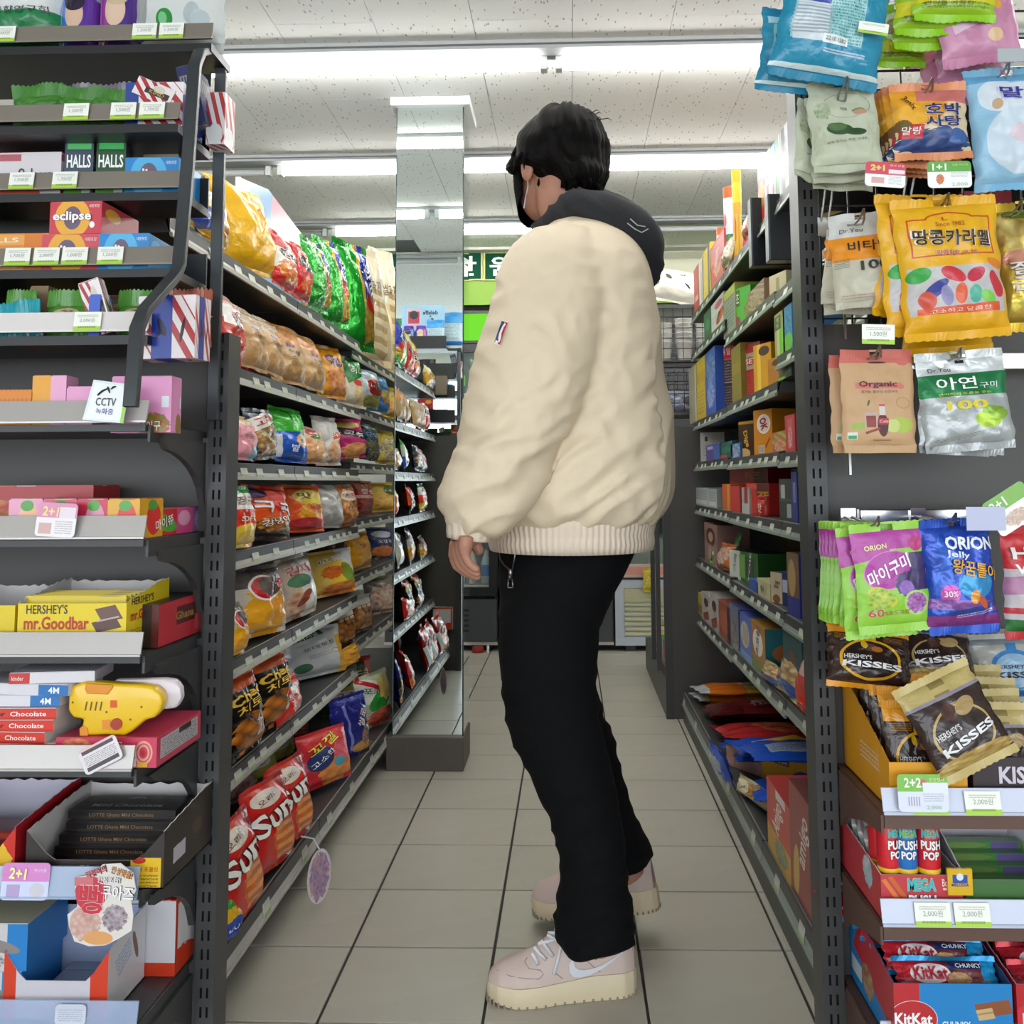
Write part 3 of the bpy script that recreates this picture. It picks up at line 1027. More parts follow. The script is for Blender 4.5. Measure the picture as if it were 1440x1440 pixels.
for (dx, yy) in ((0, AY),(78,2.28)):
 cf = MB()
 P = [(663,733, .050),(661,738, .043),(660,745, .040),(659,752, .0385),(658,759, .0365),(658,760, .031)]
 pts = [at_y(a + dx, b, yy) for a, b, r in P]
 n = 60
 cf.tube(pts, [r for a, b, r in P], RIB, n=n, cap=False)
 for i, v in enumerate(cf.v):
  k, q = divmod(i, n)
  c = pts[k]
  s_ = 1 + 0.035 * math.sin(q * 2 * PI / n * 15 + 0.5 * k)
  cf.v[i] = (c.x + (v[0] - c.x) * s_, c.y + (v[1] - c.y) * s_, v[2])
 ppart('cuff', cf.mesh('cuff', smooth=True))
# ---- sleeve patch (league emblem: blue and red halves with a white figure)
PATCH = pm('sleeve_patch_print','#f0efec',[('R',0.25,0.5,0.25,0.47,0,'#20305f'),('R',0.75,0.5,0.22,0.47,0,'#b3242f'),('E',0.45,0.55,0.17,0.33,-12,'#f2f0ee'),('E',0.62,0.30,0.15,0.2,30,'#f2f0ee'),('E',0.62,0.86,0.10,0.07,0,'#f2f0ee'),('E',0.24,0.28,0.12,0.16,20,'#20305f'),('R',0.3,0.09,0.2,0.05,0,'#f2f0ee')], rough=0.5)
def px_grid(bvh, q, nu, nv, m, off):
 """patch laid on a surface; q = bottom-left, bottom-right, top-right, top-left pixels"""
 mb = MB()
 def fn(u, v):
  a = [(q[0][i] * (1 - u) + q[1][i] * u) * (1 - v) + (q[3][i] * (1 - u) + q[2][i] * u) * v for i in (0,1)]
  return cast(bvh, a[0], a[1], off) or Vector((0,2,1))
 return mb.grid(fn, nu, nv, m)
ppart('sleeve_patch', px_grid(JB, [(696,484),(704,487.5),(715.5,454),(707.5,451)],4,6, PATCH, 0.003).mesh('sleeve_patch', smooth=True))
# ---- hood
hd = MB()
for off, rr in ((0,1.0),):
 limb([(768,319, TY + 0.0,0.020),(785,306, TY - 0.05,0.027),(812,296, TY - 0.07,0.036),(843,308, TY - 0.055,0.054),(872,330, TY - 0.03,0.064),(893,358, TY - 0.01,0.054),(905,384, TY, 0.036),(911,402, TY, 0.018)], HOODM, hd, n=20)
 limb([(778,314, TY + 0.10,0.022),(804,296, TY + 0.12,0.030),(842,300, TY + 0.10,0.05),(872,325, TY + 0.06,0.06),(895,356, TY + 0.03,0.05),(908,392, TY, 0.026)], HOODM, hd, n=20)
limb([(835,290, TY, 0.03),(862,296, TY, 0.034),(886,309, TY, 0.030),(899,320, TY, 0.026),(914,345, TY, 0.022),(917,380, TY, 0.02)], HOODM, hd, n=16)
limb([(763,322, TY - 0.01,0.016),(762,322, TY + 0.05,0.020),(775,318, TY + 0.09,0.022)], HOODM, hd, n=12)
def hdisp(p, n):
 v = CROT.transposed() @ (p - CAM)
 px, py = CX + F * v.x / -v.z, CY - F * v.y / -v.z
 s_ = (px - 770) * 0.62 - (py - 290) * 0.78
 return 0.006 * noise.noise(Vector((px * 0.02, py * 0.02,2))) + 0.006 * max(-0.3,1 - 2.4 * abs(noise.noise(Vector((s_ * 0.045,(px + py) * 0.004,4)))))
hme = remesh(hd, 0.007,3, hdisp, 'hood')
hood = ppart('hood', hme)
HB = BVHTree.FromPolygons([v.co for v in hme.vertices],[p.vertices for p in hme.polygons])
st = MB()
for pts in ([(882,314),(892,322),(902,327),(911,322)],[(886,308),(896,317),(907,319)]):
 q = [c for c in (cast(HB, a, b, 0.001) for a, b in pts) if c is not None]
 if len(q) > 1:
  st.tube(q, 0.0012, mat('hood_stitch','#a9aaa8', rough=0.6), n=5)
if st.v:
 ppart('hood_stitching', st.mesh('hood_stitching'))
# ---- hair
def hair_mat():
 m = bpy.data.materials.new('hair')
 m.use_nodes = True
 t = NT(m.node_tree)
 b = t.n['Principled BSDF']
 b.inputs['Roughness'].default_value = 0.6
 b.inputs['Specular IOR Level'].default_value = 0.12
 tc = t.new('ShaderNodeTexCoord')
 mp = t.new('ShaderNodeMapping')
 mp.inputs['Scale'].default_value = (70,3,1)
 t.l.new(tc.outputs['UV'], mp.inputs[0])
 nz = t.new('ShaderNodeTexNoise')
 nz.inputs['Scale'].default_value = 1.0
 nz.inputs['Detail'].default_value = 4
 t.l.new(mp.outputs[0], nz.inputs['Vector'])
 r = t.new('ShaderNodeMix', data_type='RGBA')
 r.inputs[6].default_value = lin('#030202')
 r.inputs[7].default_value = lin('#130d0a')
 t.l.new(t.math('POWER', nz.outputs[0],1.8), r.inputs[0])
 t.l.new(r.outputs[2], b.inputs['Base Color'])
 bp = t.new('ShaderNodeBump')
 bp.inputs['Strength'].default_value = 0.9
 bp.inputs['Distance'].default_value = 0.004
 t.l.new(nz.outputs[0], bp.inputs['Height'])
 t.l.new(bp.outputs[0], b.inputs['Normal'])
 return m
HAIR = hair_mat()
hy = TY + 0.02
hr = [pr(279,798,834, hy, 0.03), pr(277,782,840, hy, 0.055), pr(270,767,846, hy, 0.082), pr(258,755,851, hy, 0.094), pr(249,743,854, hy, 0.098), pr(242,722,855, hy + 0.005,0.100), pr(236,713,856, hy + 0.008,0.102), pr(222,716,857, hy + 0.008,0.104), pr(205,723,856, hy, 0.104), pr(188,733,850, hy, 0.099), pr(172,746,839, hy, 0.086), pr(161,761,823, hy, 0.066), pr(155,777,803, hy, 0.036), pr(153,788,792, hy, 0.006)]
hm_ = ell_loft(spline(hr, 4), HAIR, n=120)
R = len(hm_.v) // 120
wh = at_y(822,160, hy)
for i, v in enumerate(hm_.v):
 k, q = divmod(i, 120)
 p = Vector(v)
 d = (p - hc)
 dr = Vector((d.x, d.y, d.z * 0.8)).normalized()
 a = math.atan2(p.x - wh.x, p.y - wh.y) + 0.9 * (p - wh).length * 6
 s_ = max(-0.5,1 - 2.6 * abs(noise.noise(Vector((a * 3.4,(p - wh).length * 2.5,1)))))
 amp = 0.0065 * min(1,(R - k) / 6)
 hm_.v[i] = tuple(p + dr * (amp * (s_ - 0.35) + 0.003 * noise.noise(p * 30)))
hair = ppart('hair', hm_.mesh('hair', smooth=True))
HRB = BVHTree.FromPolygons([Vector(v) for v in hm_.v], hm_.f)
lk = MB()
rnd = random.Random(8)
for k in range(46):          # loose locks: fringe, nape and crown
 if k < 12:
  a, b = rnd.uniform(716,742), rnd.uniform(205,226)
  e = (a - rnd.uniform(2,9), b + rnd.uniform(14,24))
 elif k < 34:
  a, b = rnd.uniform(758,842), rnd.uniform(250,262)
  e = (a + rnd.uniform(-4,3), b + rnd.uniform(9,15))
 else:
  a, b = rnd.uniform(800,850), rnd.uniform(158,172)
  e = (a + rnd.uniform(8,20), b + rnd.uniform(-8,6))
 p0 = cast(HRB, a, b, -0.002)
 if p0 is None:
  continue
 p2 = at_y(e[0], e[1], p0.y + (0.0 if k < 34 else 0.03))
 pm_ = (p0 + p2) / 2 + (p0 - hc).normalized() * 0.006
 r = 0.005 if k < 34 else 0.0012
 lk.tube([p0, pm_, p2],[r, r * 0.8, r * 0.12], HAIR, n=6)
ppart('hair_locks', lk.mesh('hair_locks', smooth=True))['kind'] = 'stuff'
# ---- face mask and its strap
mk = MB()
for sgn in (1,):
 def mfn(u, v):
  a = -1.28 + 2.56 * u           # round the face
  zt = 0.0 - 0.012 * abs(a)
  zb = -0.125 + 0.045 * (abs(a) / 1.28) ** 1.5
  z = zb + (zt - zb) * v
  rf = 0.108 - 0.02 * (1 - v) + 0.012 * math.cos(a) * (1 - abs(v - 0.6))
  return headpt(math.cos(a) * rf, math.sin(a) * 0.078, z)
 mk.grid(mfn, 24,10, mat('mask_black','#040405', rough=0.9, spec=0.05))
mko = ppart('face_mask', mk.mesh('face_mask', smooth=True))
sd_ = mko.modifiers.new('thickness','SOLIDIFY')
sd_.thickness = 0.002
BB = BVHTree.FromPolygons([v.co for v in body.data.vertices],[p.vertices for p in body.data.polygons])
lp = MB()
q = [cast(BB, a, b, 0.002) for a, b in ((742,246),(743.5,262),(740,278),(738,292),(741,306),(746,318))]
q = [c for c in q if c is not None]
if len(q) > 2:
 lp.tube(q, 0.0014, mat('mask_strap','#dcdcda', rough=0.6), n=6)
 ppart('mask_strap', lp.mesh('mask_strap', smooth=True))
eb = MB()
for sgn in (-1,1):      # brows and eyes
 e = headpt(0.082, sgn * 0.030,0.012)
 ellipsoid(eb, e, 0.012,0.012,0.008, rot, mat('eye_dark','#1b1513', rough=0.2), n=10, k=6)
ppart('eyes', eb.mesh('eyes', smooth=True))
# ---- trousers
tr = MB()
NY, FY = 1.955,2.17
near = [pr(752,706,900, TY + 0.01,0.150), pr(775,704,892, TY + 0.005,0.153), pr(800,702,880, TY - 0.005,0.155), pr(840,702,856, TY - 0.02,0.145), pr(880,701,842, NY + 0.03,0.125), pr(930,704,836, NY, 0.10), pr(970,709,836, NY, 0.095), pr(1010,715,842, NY, 0.092), pr(1050,727,852, NY, 0.09), pr(1080,743,860, NY, 0.086), pr(1130,764,868, NY, 0.080), pr(1180,782,874, NY, 0.076), pr(1225,792,878, NY, 0.076), pr(1262,786,882, NY, 0.078), pr(1282,787,885, NY, 0.076), pr(1300,783,888, NY, 0.080), pr(1318,786,889, NY, 0.082), pr(1326,792,886, NY, 0.076)]
ell_loft(spline(near, 3), TROU, mb=tr, n=36)
far = [pr(775,712,886, TY + 0.05,0.14), pr(840,716,858, FY - 0.04,0.12), pr(900,722,838, FY, 0.105), pr(960,735,836, FY, 0.095), pr(1000,748,846, FY, 0.09), pr(1040,768,862, FY, 0.085), pr(1090,788,875, FY, 0.078), pr(1140,808,888, FY, 0.072), pr(1175,822,906, FY, 0.068), pr(1196,832,916, FY, 0.068), pr(1206,838,912, FY, 0.066), pr(1216,842,914, FY, 0.066)]
ell_loft(spline(far, 3), TROU, mb=tr, n=36)
def tdisp(p, n):
 v = CROT.transposed() @ (p - CAM)
 px, py = CX + F * v.x / -v.z, CY - F * v.y / -v.z
 d = 0.005 * noise.noise(Vector((p.x * 9, p.y * 9, p.z * 7)))
 low = min(1, max(0,(py - 1130) / 120))
 a = py + 0.35 * px
 d += (0.003 + 0.006 * low) * max(-0.4,1 - 2.3 * abs(noise.noise(Vector((a * 0.03, px * 0.008, p.y * 3)))))
 kn = math.exp(-((py - 1000) / 60) ** 2)
 d += 0.005 * kn * noise.noise(Vector((px * 0.02, py * 0.06,6)))
 return d
tme = remesh(tr, 0.0075,2, tdisp, 'trousers')
trousers = ppart('trousers', tme)
TB = BVHTree.FromPolygons([v.co for v in tme.vertices],[p.vertices for p in tme.polygons])
pk = MB()
def pkfn(u, v):
 px, py = 699 + 26 * u + 6 * v, 897 + 60 * v
 p = at_y(px, py, NY + 0.02 - 0.05 * u - 0.006)
 e = min(u, 1 - u, v * 1.2,(1 - v)) * 5
 return p + Vector((-0.006,-0.012,0)) * min(1.0, e)
pk.grid(pkfn, 8,10, TROU)
ppart('cargo_pocket', pk.mesh('cargo_pocket', smooth=True))
zp = MB()
for pts in ([(704,770),(705,785),(711,795),(720,803)],[(727,772),(725,788),(722,803)]):
 q = [c for c in (cast(TB, a, b, 0.003) for a, b in pts) if c is not None]
 if len(q) > 1:
  zp.tube(q, 0.0016, STEEL, n=6)
c0, c1, c2 = (cast(TB, 721.5, y_, 0.006) for y_ in (802,814,826))
if c0 and c1 and c2:
 zp.tube([c0, c1],0.0042, STEEL, n=8)
 for s_ in (-1,1):
  zp.tube([c1 + Vector((0.004 * s_, 0,0)), c2 + Vector((0.0045 * s_, 0,0))],0.0014, STEEL, n=6)
 zp.tube([c2 + Vector((-0.0045,0,0)), c2 + Vector((0.0045,0,0))],0.0014, STEEL, n=6)
ppart('zip_pull', zp.mesh('zip_pull', smooth=True))
# ---- shoes
UPM = mat('shoe_upper_pink','#cdb8af', rough=0.55, bump=0.05, bscale=200)
SOLEM = mat('shoe_sole_cream','#d8c8a8', rough=0.5)
OUTS = mat('shoe_outsole','#8d7f68', rough=0.7)
LACE = mat('shoe_lace','#dfe0e4', rough=0.6)
SWM = mat('shoe_swoosh','#d7d9de', rough=0.45)
SEAM = mat('shoe_seam','#a8938b', rough=0.7)
def interp(tab, s_):
 for (a, b),(c, d) in zip(tab, tab[1:]):
  if s_ <= c:
   t = (s_ - a) / (c - a)
   t = t * t * (3 - 2 * t) * 0.5 + t * 0.5
   return b + (d - b) * t
 return tab[-1][1]
SW = [(0,0.012),(0.03,0.024),(0.1,0.035),(0.3,0.036),(0.5,0.040),(0.7,0.049),(0.82,0.047),(0.93,0.034),(0.985,0.016),(1.0,0.006)]
SH = [(0,0.100),(0.06,0.118),(0.2,0.116),(0.38,0.122),(0.48,0.126),(0.58,0.108),(0.68,0.090),(0.8,0.076),(0.9,0.068),(0.96,0.056),(1.0,0.040)]
SOLT = [(0,0.044),(0.3,0.044),(0.55,0.037),(0.8,0.034),(1.0,0.036)]
SLEN = 0.281
def shoe_meshes():
 n, k = 40,28
 up = MB()
 def ufn(u, v):      # v: heel to toe; u: round the cross-section from -y over the top to +y
  s_ = 0.012 + 0.976 * v
  w = interp(SW, s_) * 0.93
  H = interp(SH, s_)
  zb = interp(SOLT, s_) - 0.006
  t = PI * u
  cx_, sz = math.cos(t), math.sin(t)
  nar = 1 - 0.42 * sz ** 2 * (1 if s_ < 0.66 else max(0.2,1 - (s_ - 0.66) * 3))
  yy = -cx_ * w * nar if abs(cx_) < 1 else -cx_ * w
  zz = zb + (H - zb) * sz ** 0.75
  return Vector((-s_ * SLEN, yy, zz))
 up.grid(ufn, k, n, UPM, flip=True)
 so = MB()
 def sfn(u, v):
  # u round the outline, v up the side wall
  t = u * 2.0
  s_, sd = (t, -1) if t <= 1 else (2 - t, 1)
  s2 = 0.5 - 0.5 * math.cos(PI * s_)
  w = interp(SW, s2) if 0 < s2 < 1 else 0.0
  bul = 0.0035 * math.sin(PI * v)
  toe = 0.010 * max(0,(s2 - 0.8) / 0.2) ** 2 * (1 - v)
  return Vector((-(s2 * SLEN), sd * (w + bul), interp(SOLT, s2) * v + toe + 0.001))
 so.grid(sfn, 96,6, SOLEM, closed=True, flip=True)
 ring = [so.v[i] for i in range(96)]
 so.face(ring, OUTS)
 ring = [so.v[6 * 96 + i] for i in range(96)]
 so.face(ring[::-1], SOLEM)
 ol = MB()
 for i in range(96):
  p = Vector(so.v[i])
  if i % 2 == 0:
   ol.box(p.x - 0.0018, p.x + 0.0018, p.y - 0.0018, p.y + 0.0018,0.0,0.006 + max(0, p.z - 0.002), OUTS)
 return up, so, ol
up, so, ol = shoe_meshes()
ume, sme, ome = up.mesh('upper', smooth=True), so.mesh('sole', smooth=True), ol.mesh('tread')
def shoe(heel, toe, pitch, roll=0.0, detail=True):
 r = obj('shoe', ume, person)
 ang = math.atan2(-(toe.y - heel.y),-(toe.x - heel.x))
 r.rotation_euler = (roll, pitch, ang)
 r.location = heel - PLOC
 obj('sole', sme, r)
 t = obj('tread', ome, r)
 t['kind'] = 'stuff'
 M = Matrix.Translation(heel) @ r.rotation_euler.to_matrix().to_4x4()
 if detail:
  vs = [M @ v.co for v in ume.vertices]
  B = BVHTree.FromPolygons(vs, [p.vertices for p in ume.polygons])
  inv = M.inverted()
  C = lambda cx_, cy_: (640 + cx_ / 4.234,1100 + cy_ / 4.234)
  def line(pts, rad, m, name, off=0.001):
   q = [cast(B, *C(a, b), off) for a, b in pts]
   q = [inv @ c for c in q if c is not None]
   if len(q) > 1:
    return MB().tube(q, rad, m, n=6)
   return None
  sw = []
  topc = [(700,1042),(678,1082),(680,1130),(702,1158),(745,1160),(800,1146),(870,1112),(940,1062),(1010,1000)]
  botc = [(712,1046),(706,1075),(716,1100),(735,1114),(765,1118),(810,1110),(870,1090),(940,1050),(1010,998)]
  s_ = MB()
  def swf(u, v):
   i = u * 8
   k = min(7, int(i))
   f = i - k
   a = [topc[k][j] * (1 - f) + topc[k + 1][j] * f for j in (0,1)]
   b = [botc[k][j] * (1 - f) + botc[k + 1][j] * f for j in (0,1)]
   c = cast(B, *C(a[0] * (1 - v) + b[0] * v, a[1] * (1 - v) + b[1] * v),0.0018)
   return inv @ c if c is not None else Vector((-0.1,0,0.06))
  s_.grid(swf, 24,3, SWM)
  obj('swoosh', s_.mesh('swoosh', smooth=True), r)
  lc = MB()
  for pts in ([(600,880),(650,905),(690,935)],[(555,915),(610,945),(680,985),(700,1005)],[(520,950),(545,985),(585,1040)],[(475,990),(510,1030),(545,1060)],[(460,1025),(480,1060),(495,1092)],[(640,920),(628,980),(612,1050),(585,1145)],[(500,965),(560,950),(620,930)],[(560,905),(600,900),(640,910)],[(690,960),(712,985),(690,1015)]):
   l_ = line(pts, 0.0032, LACE, 'lace',0.0025)
   if l_:
    b0 = len(lc.v)
    lc.v += l_.v
    lc.f += [tuple(b0 + i for i in f) for f in l_.f]
    lc.uv += l_.uv
    sl = lc.slot(LACE)
    lc.mi += [sl] * len(l_.f)
  if lc.v:
   obj('laces', lc.mesh('laces', smooth=True), r)
  se = MB()
  for pts in ([(250,1120),(330,1155),(420,1170),(500,1172),(525,1145),(510,1120),(440,1110),(415,1070),(430,1045)],[(595,1135),(640,1170),(680,1210),(700,1235)],[(865,1130),(880,1180),(885,1190)],[(1055,985),(1062,1050),(1068,1130)],[(770,1050),(830,1105),(865,1130)]):
   l_ = line(pts, 0.0009, SEAM, 'seam',0.0004)
   if l_:
    b0 = len(se.v)
    se.v += l_.v
    se.f += [tuple(b0 + i for i in f) for f in l_.f]
    se.uv += l_.uv
    se.mi += [se.slot(SEAM)] * len(l_.f)
  if se.v:
   obj('stitching', se.mesh('stitching'), r)
 return r
he, to = at_z(893,1391,0.0), at_z(690,1405,0.0)
unS = lambda p: CAM + (p - CAM) / PS
shoe(unS(he), unS(to),0.0)
h2, t2 = at_y(928,1276,2.34), at_y(780,1300,2.40)
shoe(unS(h2), unS(t2),-0.15,0.0, detail=False)
# ================================================================== PRODUCT BUILDERS
class Proto:
 def __init__(s, w, h, d):
  s.w, s.h, s.d, s.parts = w, h, d, []
 def add(s, name, mesh, subs=(), label=None):
  s.parts.append((name, mesh, subs, label))
  return s
def spawn(p, name, label, cat, loc, rotz=0.0, tilt=0.0, roll=0.0, scale=(1, 1, 1), group=None, pre=None):
 """one thing: an Empty at its base with copies of its parts; local -y is its front"""
 M = Matrix.Rotation(R_(rotz),3,'Z') @ Matrix.Rotation(R_(-tilt),3,'X') @ Matrix.Rotation(R_(roll),3,'Y')
 if pre is not None:
  M = M @ pre
 o = bpy.data.objects.new(name, None)
 o.empty_display_size = 0.03
 COL.objects.link(o)
 o.location = loc
 o.rotation_euler = M.to_euler()
 o.scale = scale
 tag(o, label, cat, group)
 for (n, me, subs, lb) in p.parts:
  c = obj(n, me, o)
  if lb:
   c['label'] = lb
  for (n2, me2) in subs:
   obj(n2, me2, c)
 return o
def nz1(a, b, c):
 return noise.noise(Vector((a, b, c)))
def bag(key, m, w=0.2, h=0.27, d=0.07, texts=(), seal=None, wr=1.0, flat=0.0, top=None, hs=0.016, hole=False, back=None, res=20, gusset=False):
 """sealed snack bag / pouch. texts: (string, u, v, width, height, rot, colour[, bold[, outline]]) in 0..1 of the face"""
 P = Proto(w, h, d)
 sd = (hash_(key) % 977) * 0.37
 b0, b1 = hs, h - hs
 def S(u, v, side=-1):      # u,v in 0..1
  a, c = 2 * u - 1,2 * v - 1
  c2 = min(1, max(-1, c + (0.12 if not gusset else 0.0)))
  if gusset:      # pouch: flat at the top, full at the bottom
   pf = (1 - abs(a) ** 3) ** 0.6 * (0.10 + 0.90 * (1 - v) ** 0.8) * min(1,(1 - abs(c) ** 6 * 0.8))
  else:
   pf = max(0.0,1 - abs(a) ** 2.6) ** 0.6 * max(0.0,1 - abs(c) ** 3.2) ** 0.55 * (1 - 0.18 * c)
  e = max(0.0,1 - abs(a) ** 6) * max(0.0,1 - abs(c) ** 8)
  wk = wr * d * (0.10 * nz1(a * 2.2 + sd, c * 2.2, sd * side) + 0.055 * nz1(a * 5 + sd, c * 4, sd + 3 * side)
      + 0.07 * abs(c) ** 4 * math.sin(a * 11 + sd + 2 * nz1(a * 3, c, sd)) - 0.09 * max(0,1 - 3.5 * abs(nz1(a * 1.5 + sd, c * 1.5 - sd, 5 + side))) * (0.4 + 0.6 * abs(c)))
  y = side * (d / 2 * pf * (1 if side < 0 else 0.75)) + side * wk * e
  x = a * w / 2 * (1 - (0.05 if not gusset else 0.0) * (1 - c * c) * (1 - flat)) + wr * 0.006 * abs(a) ** 3 * nz1(c * 3, sd, a)
  return Vector((x, y, b0 + v * (b1 - b0)))
 mb = MB()
 mb.grid(lambda u, v: S(u, v), res, res + 4, m)
 mb.grid(lambda u, v: S(1 - u, v, 1),10,12, back or m)
 P.add('body', mb.mesh('bag_body', smooth=True))
 sm = seal or m
 for nm, zz, sg in (('top_seal', b1,1),('bottom_seal', b0,-1)):
  sb = MB()
  n = 24
  for q in range(n):
   x0, x1 = -w / 2 + w * q / n, -w / 2 + w * (q + 1) / n
   wv = lambda x: 0.004 * wr * math.sin(x / w * 9 + sd)
   for f in (0,1):
    ya, yb = (-0.0008,0.0008) if f == 0 else (0.0008,-0.0008)
    pts = [(x0, wv(x0) * 0 + ya, zz - sg * 0.001),(x1, ya, zz - sg * 0.001),(x1, wv(x1) + ya, zz + sg * hs),(x0, wv(x0) + ya, zz + sg * hs)]
    if q % 2 and not gusset:
     pts[2], pts[3] = (x1, wv(x1) + ya, zz + sg * hs * 0.88), pts[3]
    elif not gusset:
     pts[3] = (x0, wv(x0) + ya, zz + sg * hs * 0.88)
    if hole and sg > 0 and abs((x0 + x1) / 2) < w * 0.09:
     continue
    v0, v1 = (0.985,0.999) if sg > 0 else (0.015,0.001)
    uv = [(q / n, v0),((q + 1) / n, v0),((q + 1) / n, v1),(q / n, v1)]
    if f == 1:
     pts, uv = pts[::-1], uv[::-1]
    if sg < 0:
     pts, uv = pts[::-1], uv[::-1]
    sb.face(pts, sm, uv)
  if hole and sg > 0:
   sb.box(-w * 0.09, w * 0.09,-0.0008,0.0008, zz + hs * 0.72, zz + hs, sm)
  P.add(nm, sb.mesh('bag_seal'))
 lettering(P, texts, lambda u, v: S(u, v), w, b1 - b0, lambda u, v: Vector((0, -1, 0)), key)
 P.S = S
 return P
def hash_(s):
 r = 7
 for c in str(s):
  r = (r * 131 + ord(c)) % 1000003
 return r
def lettering(P, texts, S, w, h, nfn, key, part='lettering', off=0.0018):
 """one part per ink colour"""
 by = {}
 for n, T in enumerate(texts):
  s, cu, cv, tw, th, rot, col = T[:7]
  bold = (T[7] if len(T) > 7 else 0.03) * 0.5
  outl = T[8] if len(T) > 8 else None
  if outl:
   by.setdefault((outl, 0),[]).append((s, cu, cv, tw, th, rot, bold + 0.03, off, 1.0 + 0.04))
  by.setdefault((col, 1),[]).append((s, cu, cv, tw, th, rot, bold, off + (0.0012 if outl else 0),1.0))
 for (col, _), L in sorted(by.items(), key=lambda k: k[0][1]):
  mb = MB()
  for (s, cu, cv, tw, th, rot, bold, of, k) in L:
   def pl(x, y, cu=cu, cv=cv, of=of):
    u, v = cu + x / w, cv + y / h
    q = S(min(1, max(0, u)), min(1, max(0, v)))
    return q + nfn(u, v) * of
   add_text(mb, s, ink(col), pl, tw * w * k, (th * h * k) if th else None, rot, bold, fine=off > 0.001)
  if mb.f:
   P.add(part, mb.mesh('lettering'))
def boxp(key, w, h, d, front, side=None, top=None, texts=(), stexts=(), ttexts=(), bevel=0.0012, back=None):
 """closed carton, base on z=0, front at y=-d/2"""
 P = Proto(w, h, d)
 m = front
 b = MB().box(-w / 2, w / 2,-d / 2, d / 2,0, h, side or m, front=front, top=top or side or m, side=side or m, back=back)
 P.add('carton', b.mesh('carton', bevel=bevel, seg=1) if False else b.mesh('carton'))
 fl = MB()
 # lid flap edge lines proud of the carton
 fl.box(-w / 2 + 0.001, w / 2 - 0.001,-d / 2 + 0.001, d / 2 - 0.001, h, h + 0.0008, top or side or m)
 P.add('flap', fl.mesh('flap'))
 lettering(P, texts, lambda u, v: Vector(((u - 0.5) * w, -d / 2, v * h)), w, h, lambda u, v: Vector((0, -1, 0)), key, off=0.0006)
 lettering(P, stexts, lambda u, v: Vector((w / 2, (u - 0.5) * d, v * h)), d, h, lambda u, v: Vector((1, 0, 0)), key, off=0.0006)
 lettering(P, ttexts, lambda u, v: Vector(((u - 0.5) * w, (v - 0.5) * d, h + 0.0008)), w, d, lambda u, v: Vector((0, 0, 1)), key, off=0.0006)
 return P
